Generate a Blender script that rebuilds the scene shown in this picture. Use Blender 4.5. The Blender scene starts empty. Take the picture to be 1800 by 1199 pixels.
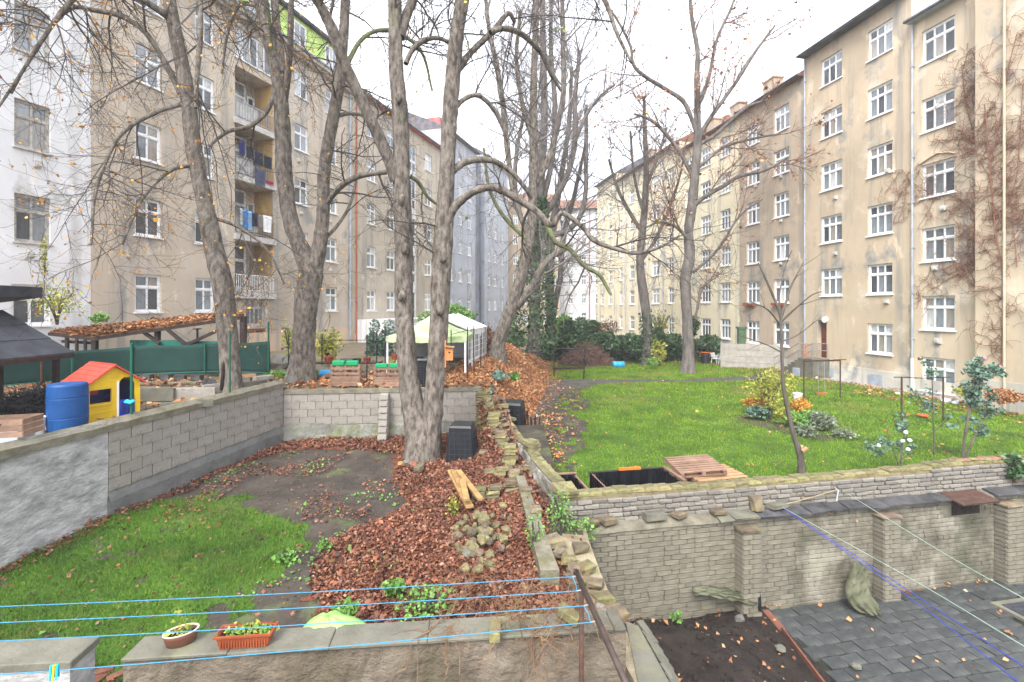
import bpy, math, random
import numpy as np
from mathutils import Vector, Matrix, Euler
random.seed(7); rng = np.random.default_rng(7)
R = math.radians; PI = math.pi
SC = bpy.context.scene; COL = SC.collection
# ---------------------------------------------------------------- camera
F, CX, HY = 830.0, 900.0, 543.0
cam_d = bpy.data.cameras.new('camera'); cam = bpy.data.objects.new('camera', cam_d); COL.objects.link(cam)
cam.location = (0, 0, 0); cam.rotation_euler = (R(90), 0, 0)
cam_d.sensor_width = 36; cam_d.lens = 36 * F / 1800; cam_d.shift_y = (HY - 599.5) / 1800
cam_d.clip_start = 0.05; cam_d.clip_end = 2000; SC.camera = cam
# ---------------------------------------------------------------- sky, sun, exposure
SC.view_settings.view_transform = 'Standard'; SC.view_settings.look = 'None'
SC.view_settings.gamma = 1.0; SC.view_settings.use_curve_mapping = False
SC.view_settings.exposure = 2.2
W = bpy.data.worlds.new('World'); SC.world = W; W.use_nodes = True
wn, wl = W.node_tree.nodes, W.node_tree.links; wn.clear()
sky = wn.new('ShaderNodeTexSky'); sky.sky_type = 'NISHITA'; sky.sun_disc = False
sky.sun_elevation = R(48); sky.sun_rotation = R(200); sky.dust_density = 6.0; sky.air_density = 1.0; sky.ozone_density = 1.5
hsv = wn.new('ShaderNodeHueSaturation'); hsv.inputs['Saturation'].default_value = 0.22
wtc = wn.new('ShaderNodeTexCoord'); wns = wn.new('ShaderNodeTexNoise'); wns.inputs['Scale'].default_value = 2.2; wns.inputs['Detail'].default_value = 5
wr = wn.new('ShaderNodeValToRGB'); wr.color_ramp.elements[0].position = .35; wr.color_ramp.elements[1].position = .7
wr.color_ramp.elements[0].color = (5.2, 5.6, 6.6, 1); wr.color_ramp.elements[1].color = (7.2, 7.3, 7.6, 1)
wmx = wn.new('ShaderNodeMix'); wmx.data_type = 'RGBA'; wmx.inputs[0].default_value = .62   # cloud layer over the sky
bg = wn.new('ShaderNodeBackground'); bg.inputs['Strength'].default_value = 0.10
wo = wn.new('ShaderNodeOutputWorld')
wl.new(sky.outputs[0], hsv.inputs['Color']); wl.new(wtc.outputs['Generated'], wns.inputs['Vector']); wl.new(wns.outputs[0], wr.inputs[0])
wl.new(hsv.outputs[0], wmx.inputs[6]); wl.new(wr.outputs[0], wmx.inputs[7]); wl.new(wmx.outputs[2], bg.inputs[0]); wl.new(bg.outputs[0], wo.inputs[0])
sd = bpy.data.lights.new('sun', 'SUN'); sun = bpy.data.objects.new('sun', sd); COL.objects.link(sun)
sd.energy = 0.9; sd.angle = R(25); sd.color = (1, .96, .9)
_e, _a = R(48), R(200)   # sky: rotation 0 = +Y, turning clockwise seen from above
sdir = Vector((math.sin(_a) * math.cos(_e), math.cos(_a) * math.cos(_e), math.sin(_e)))
sun.rotation_euler = sdir.to_track_quat('Z', 'Y').to_euler(); sun.location = (0, 0, 60)
# ---------------------------------------------------------------- basics
def P(px, py, Y): return Vector(((px - CX) / F * Y, Y, (HY - py) / F * Y))
def G(px, py, z): return P(px, py, -z * F / (py - HY))
def ss(a, b, x):
    t = np.clip((x - a) / (b - a), 0, 1); return t * t * (3 - 2 * t)

def mat(name, cols, scale=3., detail=6, rough=.85, bump=0., bscale=None, st=(1, 1, 1), rand=0., isl=0., spec=.3, second=None, metal=0., trans=0., hue=0., dist=.03, coat=0.):
    """cols: [(pos, rgb)...] over a noise; second: (rgb, scale, lo, hi, st) patches; rand/isl: value change per object / mesh island"""
    m = bpy.data.materials.new(name); m.use_nodes = True; n, l = m.node_tree.nodes, m.node_tree.links; n.clear()
    out = n.new('ShaderNodeOutputMaterial'); b = n.new('ShaderNodeBsdfPrincipled'); l.new(b.outputs[0], out.inputs[0])
    b.inputs['Roughness'].default_value = rough; b.inputs['Specular IOR Level'].default_value = spec; b.inputs['Metallic'].default_value = metal
    tc = n.new('ShaderNodeTexCoord'); src = tc.outputs['Object']
    def mp(s):
        q = n.new('ShaderNodeMapping'); q.inputs['Scale'].default_value = s; l.new(src, q.inputs[0]); return q.outputs[0]
    def nz(sc, de, s=(1, 1, 1)):
        q = n.new('ShaderNodeTexNoise'); q.inputs['Scale'].default_value = sc; q.inputs['Detail'].default_value = de; q.inputs['Roughness'].default_value = .62
        l.new(mp(s), q.inputs['Vector']); return q
    a = nz(scale, detail, st); r = n.new('ShaderNodeValToRGB'); e = r.color_ramp.elements
    if len(cols) == 1: cols = [(.3, tuple(c * .86 for c in cols[0][1])), (.7, tuple(min(1, c * 1.12) for c in cols[0][1]))]
    e[0].position, e[0].color = cols[0][0], (*cols[0][1], 1); e[1].position, e[1].color = cols[-1][0], (*cols[-1][1], 1)
    for p_, c_ in cols[1:-1]: k = e.new(p_); k.color = (*c_, 1)
    l.new(a.outputs[0], r.inputs[0]); c = r.outputs[0]
    for s2 in (second or []):
        rgb, sc, lo, hi, s_ = s2; q = nz(sc, 5, s_); g = n.new('ShaderNodeMapRange'); g.inputs[1].default_value = lo; g.inputs[2].default_value = hi; l.new(q.outputs[0], g.inputs[0])
        x = n.new('ShaderNodeMix'); x.data_type = 'RGBA'; x.inputs[7].default_value = (*rgb, 1); l.new(g.outputs[0], x.inputs[0]); l.new(c, x.inputs[6]); c = x.outputs[2]
    for amt, kind in ((rand, 0), (isl, 1)):
        if amt:
            q = n.new('ShaderNodeObjectInfo').outputs['Random'] if kind == 0 else n.new('ShaderNodeNewGeometry').outputs['Random Per Island']
            g = n.new('ShaderNodeMapRange'); g.inputs[3].default_value = 1 - amt; g.inputs[4].default_value = 1 + amt; l.new(q, g.inputs[0])
            h = n.new('ShaderNodeHueSaturation'); l.new(g.outputs[0], h.inputs['Value']); l.new(c, h.inputs['Color'])
            if hue:
                w = n.new('ShaderNodeTexWhiteNoise'); w.noise_dimensions = '1D'; l.new(q, w.inputs['W'])
                g2 = n.new('ShaderNodeMapRange'); g2.inputs[3].default_value = .5 - hue; g2.inputs[4].default_value = .5 + hue; l.new(w.outputs[0], g2.inputs[0]); l.new(g2.outputs[0], h.inputs['Hue'])
            c = h.outputs[0]
    l.new(c, b.inputs['Base Color'])
    if bump:
        q = nz(bscale or scale * 4, 8, st); u = n.new('ShaderNodeBump'); u.inputs['Strength'].default_value = bump; u.inputs['Distance'].default_value = dist
        l.new(q.outputs[0], u.inputs['Height']); l.new(u.outputs[0], b.inputs['Normal'])
    if coat: b.inputs['Coat Weight'].default_value = coat
    if trans: b.inputs['Transmission Weight'].default_value = trans
    return m
def islmat(name, cols, rough=.7, spec=.25, pos=None, patch=None):
    """colour picked per mesh island from a ramp (leaves, blades)"""
    m = bpy.data.materials.new(name); m.use_nodes = True; n, l = m.node_tree.nodes, m.node_tree.links
    b = n['Principled BSDF']; b.inputs['Roughness'].default_value = rough; b.inputs['Specular IOR Level'].default_value = spec
    q = n.new('ShaderNodeNewGeometry'); r = n.new('ShaderNodeValToRGB'); r.color_ramp.interpolation = 'LINEAR'
    e = r.color_ramp.elements; N = len(cols); e[0].position = 0; e[0].color = (*cols[0], 1); e[1].position = 1; e[1].color = (*cols[-1], 1)
    for i in range(1, N - 1): k = e.new(pos[i] if pos else i / (N - 1)); k.color = (*cols[i], 1)
    l.new(q.outputs['Random Per Island'], r.inputs[0])
    tc = n.new('ShaderNodeTexCoord'); nz = n.new('ShaderNodeTexNoise'); nz.inputs['Scale'].default_value = .9; nz.inputs['Detail'].default_value = 3; l.new(tc.outputs['Object'], nz.inputs['Vector'])
    g = n.new('ShaderNodeMapRange'); g.inputs[1].default_value = .3; g.inputs[2].default_value = .7; g.inputs[3].default_value = .75; g.inputs[4].default_value = 1.2; l.new(nz.outputs[0], g.inputs[0])
    h = n.new('ShaderNodeHueSaturation'); l.new(r.outputs[0], h.inputs['Color']); l.new(g.outputs[0], h.inputs['Value']); c = h.outputs[0]
    for rgb, sc, lo, hi in (patch or []):
        q2 = n.new('ShaderNodeTexNoise'); q2.inputs['Scale'].default_value = sc; q2.inputs['Detail'].default_value = 6; l.new(tc.outputs['Object'], q2.inputs['Vector']); g2 = n.new('ShaderNodeMapRange'); g2.inputs[1].default_value = lo; g2.inputs[2].default_value = hi; l.new(q2.outputs[0], g2.inputs[0])
        x = n.new('ShaderNodeMix'); x.data_type = 'RGBA'; x.inputs[7].default_value = (*rgb, 1); l.new(g2.outputs[0], x.inputs[0]); l.new(c, x.inputs[6]); c = x.outputs[2]
    l.new(c, b.inputs['Base Color'])
    return m

def np_mesh(name, V, Fs, smooth=False):
    me = bpy.data.meshes.new(name); V = np.asarray(V, dtype=np.float32).reshape(-1, 3)
    Fs = [np.asarray(f, dtype=np.int32) for f in Fs if len(f)]
    me.vertices.add(len(V)); me.vertices.foreach_set('co', V.ravel())
    nl = sum(f.size for f in Fs); npoly = sum(len(f) for f in Fs)
    me.loops.add(nl); me.loops.foreach_set('vertex_index', np.concatenate([f.ravel() for f in Fs]))
    tot = np.concatenate([np.full(len(f), f.shape[1], np.int32) for f in Fs]); st = np.concatenate([[0], np.cumsum(tot)[:-1]]).astype(np.int32)
    me.polygons.add(npoly); me.polygons.foreach_set('loop_start', st); me.polygons.foreach_set('loop_total', tot)
    me.polygons.foreach_set('use_smooth', np.full(npoly, bool(smooth))); me.update(calc_edges=True); return me
def wmat(o):
    M = Matrix.Translation(o.location) @ o.rotation_euler.to_matrix().to_4x4() @ Matrix.Diagonal((*o.scale, 1))
    return wmat(o.parent) @ M if o.parent else M
def tag(o, label=None, cat=None, group=None, kind=None):
    for k, v in (('label', label), ('category', cat), ('group', group), ('kind', kind)):
        if v: o[k] = v
    return o
def link(name, me, m=None, parent=None, loc=None, rot=None, world=False):
    o = bpy.data.objects.new(name, me); COL.objects.link(o)
    if m is not None and me is not None and not me.materials: me.materials.append(m)
    if parent: o.parent = parent
    if loc is not None: o.location = loc
    if rot is not None: o.rotation_euler = rot
    return o
def thing(name, label, cat, loc=(0, 0, 0), rz=0, group=None):
    o = bpy.data.objects.new(name, None); COL.objects.link(o); o.location = loc; o.rotation_euler = (0, 0, rz); o.empty_display_size = .3
    return tag(o, label, cat, group)
def setting(o): o['kind'] = 'structure'; return o
def copy_tree(o, parent=None):
    c = o.copy(); COL.objects.link(c); c.parent = parent
    for ch in list(o.children): copy_tree(ch, c)
    return c

class MB:
    def __init__(s): s.v = []; s.f = []; s.n = 0; s.M = None
    def add(s, vs, fs):
        b = s.n
        for p in vs: p = Vector(p); s.v.append(tuple(s.M @ p if s.M else p))
        s.n += len(vs)
        for f in fs: s.f.append(tuple(b + i for i in f))
        return s
    def box(s, c, d, rz=0, rx=0, ry=0, taper=0, jit=0):
        M = Matrix.Translation(c) @ Euler((rx, ry, rz)).to_matrix().to_4x4(); h = [x / 2 for x in d]; vs = []
        for z in (-1, 1):
            k = 1 - taper if z > 0 else 1
            for x, y in ((-1, -1), (1, -1), (1, 1), (-1, 1)):
                j = [random.uniform(-jit, jit) for _ in range(3)] if jit else (0, 0, 0)
                vs.append(M @ Vector((x * h[0] * k + j[0], y * h[1] * k + j[1], z * h[2] + j[2])))
        return s.add(vs, [(0, 3, 2, 1), (4, 5, 6, 7), (0, 1, 5, 4), (1, 2, 6, 5), (2, 3, 7, 6), (3, 0, 4, 7)])
    def bb(s, x0, x1, y0, y1, z0, z1): return s.box(((x0 + x1) / 2, (y0 + y1) / 2, (z0 + z1) / 2), (abs(x1 - x0), abs(y1 - y0), abs(z1 - z0)))
    def bar(s, a, b, w, h=None):
        a, b = Vector(a), Vector(b); d = b - a; L = d.length; q = d.to_track_quat('X', 'Z').to_matrix().to_4x4(); h = h or w
        M = Matrix.Translation((a + b) / 2) @ q; vs = [M @ Vector((x * L / 2, y * w / 2, z * h / 2)) for z in (-1, 1) for x, y in ((-1, -1), (1, -1), (1, 1), (-1, 1))]
        return s.add(vs, [(0, 3, 2, 1), (4, 5, 6, 7), (0, 1, 5, 4), (1, 2, 6, 5), (2, 3, 7, 6), (3, 0, 4, 7)])
    def prism(s, pts, z0, z1=None, off=None):
        """pts: list of 2D (x,y) with z0..z1, or 3D points extruded by off"""
        n = len(pts)
        if off is None: vs = [(x, y, z0) for x, y in pts] + [(x, y, z1) for x, y in pts]
        else: o = Vector(off); vs = [Vector(p) for p in pts] + [Vector(p) + o for p in pts]
        return s.add(vs, [tuple(range(n))[::-1], tuple(range(n, 2 * n))] + [(i, (i + 1) % n, n + (i + 1) % n, n + i) for i in range(n)])
    def tube(s, pts, r, sides=8, cap=True, squash=1):
        pts = [Vector(p) for p in pts]; n = len(pts); rs = r if isinstance(r, (list, tuple)) else [r] * n; b = s.n; vs = []
        ref = Vector((0, 0, 1)) if abs((pts[-1] - pts[0]).normalized().z) < .9 else Vector((1, 0, 0))
        for i, p in enumerate(pts):
            t = (pts[min(i + 1, n - 1)] - pts[max(i - 1, 0)]).normalized(); u = t.cross(ref).normalized(); w = t.cross(u)
            for k in range(sides): a = 2 * PI * k / sides; vs.append(p + (u * math.cos(a) + w * math.sin(a) * squash) * rs[i])
        fs = [(i * sides + k, i * sides + (k + 1) % sides, (i + 1) * sides + (k + 1) % sides, (i + 1) * sides + k) for i in range(n - 1) for k in range(sides)]
        if cap: fs += [tuple(range(sides))[::-1], tuple(range((n - 1) * sides, n * sides))]
        return s.add(vs, fs)
    def lathe(s, prof, c=(0, 0, 0), sides=20, sx=1, sy=1, cap=True):
        vs = [(c[0] + r * math.cos(2 * PI * k / sides) * sx, c[1] + r * math.sin(2 * PI * k / sides) * sy, c[2] + z) for r, z in prof for k in range(sides)]; n = len(prof)
        fs = [(i * sides + k, i * sides + (k + 1) % sides, (i + 1) * sides + (k + 1) % sides, (i + 1) * sides + k) for i in range(n - 1) for k in range(sides)]
        if cap: fs += [tuple(range(sides))[::-1], tuple(range((n - 1) * sides, n * sides))]
        return s.add(vs, fs)
    def rock(s, c, d, seed=0, rz=0):
        rr = random.Random(seed); vs = []; M = Matrix.Translation(c) @ Euler((rr.uniform(-.3, .3), rr.uniform(-.3, .3), rz)).to_matrix().to_4x4()
        prof = [(.55, -1), (1, -.45), (1, .3), (.6, 1)]; n = 7
        for q, z in prof:
            for k in range(n):
                a = 2 * PI * k / n; j = rr.uniform(.75, 1.15); vs.append(M @ Vector((math.cos(a) * q * j * d[0] / 2, math.sin(a) * q * j * d[1] / 2, (z + rr.uniform(-.15, .15)) * d[2] / 2)))
        fs = [(i * n + k, i * n + (k + 1) % n, (i + 1) * n + (k + 1) % n, (i + 1) * n + k) for i in range(3) for k in range(n)] + [tuple(range(n))[::-1], tuple(range(3 * n, 4 * n))]
        return s.add(vs, fs)
    def mesh(s, name='m', smooth=False):
        me = bpy.data.meshes.new(name); me.from_pydata(s.v, [], s.f)
        if smooth: me.polygons.foreach_set('use_smooth', np.ones(len(me.polygons), bool))
        me.update(); return me
    def build(s, name, m, parent=None, world=False, smooth=False, bevel=0, loc=None, rot=None):
        if world and parent:
            I = wmat(parent).inverted(); s.v = [tuple(I @ Vector(p)) for p in s.v]
        o = link(name, s.mesh(name, smooth), m, parent, loc, rot)
        if bevel: b = o.modifiers.new('b', 'BEVEL'); b.width = bevel; b.segments = 1; b.limit_method = 'ANGLE'
        return o
def solo(mb, name, label, cat, m, base, group=None, smooth=False, bevel=0, rz=0):
    """one-mesh thing whose origin is its base; mb in world coordinates"""
    I = (Matrix.Translation(base) @ Matrix.Rotation(rz, 4, 'Z')).inverted(); mb.v = [tuple(I @ Vector(p)) for p in mb.v]
    o = mb.build(name, m, smooth=smooth, bevel=bevel); o.location = base; o.rotation_euler = (0, 0, rz); return tag(o, label, cat, group)
def np_thing(me_v, Fs, name, m, parent=None, base=None, smooth=False):
    V = np.asarray(me_v, dtype=np.float64).reshape(-1, 3)
    if parent is not None: I = np.array(wmat(parent).inverted()); V = V @ I[:3, :3].T + I[:3, 3]
    if base is not None: V = V - np.array(base)
    o = link(name, np_mesh(name, V, Fs, smooth), m, parent)
    if base is not None: o.location = base
    return o

def tubes(Pn, Rn, S=3):
    """Pn (N,K,3), Rn (N,K) -> verts, quads"""
    N, K, _ = Pn.shape; T = np.gradient(Pn, axis=1); T /= np.linalg.norm(T, axis=2, keepdims=True) + 1e-9
    ref = np.where(np.abs(T[:, :1, 2:3]) > .8, np.array([1., .1, 0]), np.array([.05, .05, 1.])) * np.ones((N, K, 3))
    U = np.cross(T, ref); U /= np.linalg.norm(U, axis=2, keepdims=True) + 1e-9; Wv = np.cross(T, U)
    a = np.arange(S) * 2 * PI / S
    V = Pn[:, :, None] + Rn[:, :, None, None] * (U[:, :, None] * np.cos(a)[:, None] + Wv[:, :, None] * np.sin(a)[:, None])
    i = np.arange(K - 1)[:, None]; k = np.arange(S)[None]; k2 = (k + 1) % S
    q = np.stack([i * S + k, i * S + k2, (i + 1) * S + k2, (i + 1) * S + k], -1).reshape(-1, 4)
    Q = (q[None] + (np.arange(N) * K * S)[:, None, None]).reshape(-1, 4)
    return V.reshape(-1, 3), Q
def resample(pts, K):
    pts = np.asarray(pts, float); d = np.concatenate([[0], np.cumsum(np.linalg.norm(np.diff(pts[:, :3], axis=0), axis=1))]); t = np.linspace(0, d[-1], K)
    return np.stack([np.interp(t, d, pts[:, j]) for j in range(pts.shape[1])], 1)
def catmull(pts, sub=6):
    p = np.asarray(pts, float); p = np.vstack([2 * p[0] - p[1], p, 2 * p[-1] - p[-2]]); o = []
    for i in range(1, len(p) - 2):
        for t in np.linspace(0, 1, sub, endpoint=False):
            o.append(.5 * ((2 * p[i]) + (-p[i - 1] + p[i + 1]) * t + (2 * p[i - 1] - 5 * p[i] + 4 * p[i + 1] - p[i + 2]) * t * t + (-p[i - 1] + 3 * p[i] - 3 * p[i + 1] + p[i + 2]) * t ** 3))
    o.append(p[-2]); return np.array(o)
def limb_mesh(path, S=12, rough=.08, seed=0, flare=0, sub=6):
    """path (n,4) x,y,z,r -> bark tube"""
    rr = np.random.default_rng(seed); c = catmull(path, sub); n = len(c)
    Lr = c[:, 3].copy(); ph = rr.uniform(0, 6, 8); d = np.concatenate([[0], np.cumsum(np.linalg.norm(np.diff(c[:, :3], axis=0), axis=1))])
    P_, R_ = c[None, :, :3], Lr[None]; V, Q = tubes(P_, R_, S); V = V.reshape(n, S, 3); a = np.arange(S) * 2 * PI / S
    k = 1 + rough * (np.sin(2 * a[None] + d[:, None] * .9 + ph[0]) * .5 + np.sin(3 * a[None] - d[:, None] * 1.7 + ph[1]) * .5 + .6 * np.sin(5 * a[None] + ph[3] + .5 * np.sin(d[:, None] * 2.1))) + rough * .5 * rr.standard_normal((n, S))
    if flare: k = k + flare * np.exp(-d[:, None] / .35) * (.6 + .5 * np.cos(5 * a[None] + ph[2]))
    V = c[:, None, :3] + (V - c[:, None, :3]) * k[:, :, None]
    return V.reshape(-1, 3), Q
def spawn(Pp, Rp, n, L, ang, K=6, wig=.18, grav=0., curl=0., t0=.15, rf=.55, rmin=.004, bias=(0, 0, 0), seed=0, weight=None, t1=1.):
    rr = np.random.default_rng(seed); N, Kp, _ = Pp.shape; ln = np.linalg.norm(np.diff(Pp, axis=1), axis=2).sum(1) if weight is None else np.asarray(weight, float)
    i = rr.choice(N, n, p=ln / ln.sum()); t = rr.uniform(t0, t1, n) * (Kp - 1); j = np.minimum(t.astype(int), Kp - 2); f = (t - j)[:, None]
    p0 = Pp[i, j] * (1 - f) + Pp[i, j + 1] * f; T = Pp[i, j + 1] - Pp[i, j]; T /= np.linalg.norm(T, axis=1, keepdims=True) + 1e-9
    rp = Rp[i, j] * (1 - f[:, 0]) + Rp[i, j + 1] * f[:, 0]
    q = rr.standard_normal((n, 3)); q -= (q * T).sum(1, keepdims=True) * T; q /= np.linalg.norm(q, axis=1, keepdims=True) + 1e-9
    A = R(1) * rr.uniform(ang[0], ang[1], n)[:, None]; D = T * np.cos(A) + q * np.sin(A) + np.array(bias); D /= np.linalg.norm(D, axis=1, keepdims=True)
    ln2 = rr.uniform(L[0], L[1], n); step = (ln2 / (K - 1))[:, None]; out = [p0]; p = p0
    for k in range(1, K):
        p = p + D * step; out.append(p); u = k / (K - 1)
        D = D + wig * rr.standard_normal((n, 3)) + np.array([0, 0, 1.]) * (grav + curl * u); D /= np.linalg.norm(D, axis=1, keepdims=True)
    r0 = np.maximum(np.minimum(rp * rf, ln2 * .011 + rmin), rmin); Rn = r0[:, None] * np.linspace(1, .35, K)[None]
    return np.stack(out, 1), np.maximum(Rn, rmin * .7)
def leaves_at(pts, size, n=None, seed=0, flat=0., droop=0., aspect=.55, jitter=.02, up=0.):
    """folded leaf: 4 verts, 2 tris sharing the midrib"""
    rr = np.random.default_rng(seed); pts = np.asarray(pts, float); N = len(pts); s = np.clip(np.exp(rr.normal(-.08, .36, N)), .35, 2.)[:, None] * size
    D = rr.standard_normal((N, 3)); D[:, 2] = D[:, 2] * (1 - flat) - droop + up; D /= np.linalg.norm(D, axis=1, keepdims=True)
    Nn = rr.standard_normal((N, 3)) * (1 - flat) + np.array([0, 0, 1.]) * flat * 1.6; S_ = np.cross(D, Nn); S_ /= np.linalg.norm(S_, axis=1, keepdims=True) + 1e-9; N2 = np.cross(S_, D)
    p = pts + jitter * rr.standard_normal((N, 3)); fold = rr.uniform(-.25, .35, N)[:, None] * s
    V = np.stack([p, p + D * s * .5 + S_ * s * aspect + N2 * fold, p + D * s, p + D * s * .5 - S_ * s * aspect + N2 * fold], 1).reshape(-1, 3)
    b = (np.arange(N) * 4)[:, None]; T = np.concatenate([b + np.array([[0, 1, 2]]), b + np.array([[0, 2, 3]])])
    return V, T
def blades(pts, h, w, seed=0, lean=.45):
    rr = np.random.default_rng(seed); N = len(pts); a = rr.uniform(0, 2 * PI, N); s = np.stack([np.cos(a), np.sin(a), 0 * a], 1) * w * .5 * rr.uniform(.6, 1.3, N)[:, None]
    tip = rr.standard_normal((N, 3)) * lean * h; tip[:, 2] = h * rr.uniform(.5, 1.25, N)
    V = np.stack([pts - s, pts + s, pts + tip], 1).reshape(-1, 3); return V, np.arange(3 * N).reshape(-1, 3)
# ---------------------------------------------------------------- materials
def plaster(name, c, dirt=.6, warm=None, **k):
    d = tuple(x * dirt for x in c)
    g = sum(c) / 3 * .54; dirt = dirt * .93
    return mat(name, [(.3, tuple(x * .86 for x in c)), (.7, tuple(min(.85, x * 1.08) for x in c))], .35, 9, .92, .25, 30, second=[(d, .16, .46, .68, (1, 1, .6)), ((g * 1.02, g, g * .95), 1.3, .52, .72, (1, 1, .06)), ((g * 1.1, g * 1.08, g * 1.02), .45, .56, .66, (1, 1, .8)), (tuple(min(.8, x * 1.2) for x in c), .9, .60, .66, (1, 1, .5)), (d, 3.0, .6, .72, (1, 1, .1)), (warm or tuple(x * 1.15 for x in c), .5, .55, .75, (1, 1, 1)), (d, 9, .6, .9, (1, 1, .7))], dist=.01, **k)
M = {}
M['beige'] = plaster('beige_plaster', (.545, .465, .37), .66, (.54, .49, .43))
M['beige2'] = plaster('sand_plaster', (.52, .455, .365), .68)
M['white_pl'] = plaster('white_plaster', (.76, .76, .77), .86)
M['grey_pl'] = plaster('grey_plaster', (.42, .45, .51), .8)
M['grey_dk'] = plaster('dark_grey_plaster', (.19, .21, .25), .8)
M['tan'] = plaster('tan_plaster', (.535, .43, .31), .70, (.66, .58, .47))
M['tan2'] = plaster('ochre_plaster', (.57, .465, .34), .70, (.70, .61, .49))
M['brownish'] = plaster('brown_plaster', (.46, .37, .28), .7)
M['cream'] = plaster('cream_plaster', (.74, .66, .47), .9, (.78, .71, .55))
M['peach'] = plaster('peach_plaster', (.60, .46, .33), .85)
M['plinth'] = plaster('pale_plinth', (.52, .49, .42), .72)
M['far_white'] = plaster('far_white_plaster', (.62, .63, .66), .9)
M['ochre_in'] = plaster('ochre_inner', (.55, .36, .14), .75)
M['frame'] = mat('white_frame', [(.4, (.76, .77, .78)), (.6, (.82, .82, .82))], 4, 2, .4)
M['frame_br'] = mat('weathered_frame', [(.4, (.30, .27, .24)), (.6, (.5, .47, .42))], 6, 3, .6)
M['sill'] = mat('sill_grey', [(.4, (.42, .4, .38)), (.6, (.55, .53, .5))], 4, 3, .6)
M['redwood'] = mat('orange_wood', [(.4, (.42, .13, .04)), (.6, (.52, .18, .06))], 6, 3, .6)
M['slate'] = mat('dark_roofing', [(.35, (.022, .025, .032)), (.65, (.05, .054, .066))], 3, 5, .6, .3, 40)
M['redroof'] = mat('red_roof', [(.4, (.36, .09, .085)), (.6, (.46, .15, .14))], 2, 4, .6)
M['oldroof'] = mat('old_tile_roof', [(.4, (.16, .08, .05)), (.6, (.27, .14, .10))], 3, 4, .8)
M['zinc'] = mat('zinc', [(.4, (.34, .38, .44)), (.6, (.45, .49, .55))], 2, 3, .5, metal=.3)
M['gutter'] = mat('dark_gutter', [(.4, (.07, .075, .09)), (.6, (.13, .135, .15))], 2, 3, .5)
M['redpipe'] = mat('red_pipe', [(.4, (.34, .10, .05)), (.6, (.45, .15, .08))], 2, 3, .6)
M['green_panel'] = mat('lime_panel', [(.4, (.42, .60, .13)), (.6, (.52, .70, .20))], 1, 3, .6)
def glassmat():
    m = bpy.data.materials.new('window_glass'); m.use_nodes = True; n, l = m.node_tree.nodes, m.node_tree.links; b = n['Principled BSDF']
    b.inputs['Roughness'].default_value = .08; b.inputs['Specular IOR Level'].default_value = .8; b.inputs['Coat Weight'].default_value = .5; b.inputs['Coat Roughness'].default_value = .03
    o = n.new('ShaderNodeObjectInfo'); r = n.new('ShaderNodeValToRGB'); e = r.color_ramp.elements; r.color_ramp.interpolation = 'CONSTANT'
    e[0].position = 0; e[0].color = (.06, .068, .075, 1); e[1].position = .8; e[1].color = (.28, .30, .31, 1)
    for p_, c_ in ((.18, (.11, .125, .14)), (.36, (.20, .225, .245)), (.55, (.27, .25, .22)), (.70, (.16, .185, .20)), (.88, (.48, .49, .49))): e.new(p_).color = (*c_, 1)
    tc = n.new('ShaderNodeTexCoord'); q = n.new('ShaderNodeTexNoise'); q.inputs['Scale'].default_value = 3; mp = n.new('ShaderNodeMapping'); mp.inputs['Scale'].default_value = (3, 1, .5)
    l.new(tc.outputs['Object'], mp.inputs[0]); l.new(mp.outputs[0], q.inputs['Vector']); g = n.new('ShaderNodeMapRange'); g.inputs[3].default_value = .5; g.inputs[4].default_value = 1.5; l.new(q.outputs[0], g.inputs[0])
    h = n.new('ShaderNodeHueSaturation'); l.new(o.outputs['Random'], r.inputs[0]); l.new(r.outputs[0], h.inputs['Color']); l.new(g.outputs[0], h.inputs['Value']); l.new(h.outputs[0], b.inputs['Base Color'])
    u = n.new('ShaderNodeBump'); u.inputs['Strength'].default_value = .12; u.inputs['Distance'].default_value = .05; q2 = n.new('ShaderNodeTexNoise'); q2.inputs['Scale'].default_value = 1.6; l.new(tc.outputs['Object'], q2.inputs['Vector']); l.new(q2.outputs[0], u.inputs['Height']); l.new(u.outputs[0], b.inputs['Normal'])
    return m
M['glass'] = glassmat()  # curtains, dark rooms and white reflections are put into the pane colours
M['bark'] = mat('grey_bark', [(.36, (.06, .049, .04)), (.47, (.132, .112, .094)), (.64, (.23, .20, .17))], 9, 12, .95, 1.0, 14, (1, 1, .38), second=[((.14, .16, .085), 1.2, .6, .85, (1, 1, .5)), ((.07, .058, .047), 22, .58, .68, (1, 1, .28)), ((.25, .235, .205), 3.5, .6, .75, (1, 1, .8))], dist=.07)
M['bark_dk'] = mat('dark_bark', [(.3, (.05, .042, .036)), (.7, (.14, .12, .10))], 6, 8, .95, .9, 12, (1, 1, .3), dist=.04)
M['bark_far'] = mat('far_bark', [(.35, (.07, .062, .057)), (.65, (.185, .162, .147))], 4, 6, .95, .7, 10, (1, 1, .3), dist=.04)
M['mossbark'] = mat('mossy_bark', [(.35, (.09, .08, .06)), (.65, (.17, .20, .08))], 3, 6, .95, .7, 10, dist=.03)
M['twig'] = mat('twigs', [(.3, (.045, .036, .032)), (.7, (.11, .09, .078))], 2, 3, .9)
M['twig_far'] = mat('far_twigs', [(.3, (.12, .108, .104)), (.7, (.24, .215, .205))], 2, 3, .9)  # paler than the near twigs: fading into the bright sky is in the colour
M['twig_red'] = mat('red_twigs', [(.3, (.11, .065, .05)), (.7, (.22, .13, .10))], 2, 3, .9)
M['soil'] = mat('garden_soil', [(.3, (.028, .022, .018)), (.7, (.078, .064, .052))], 1.4, 9, .95, .9, 9, second=[((.10, .13, .045), 1.1, .56, .75, (1, 1, 1))], dist=.05)
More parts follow.
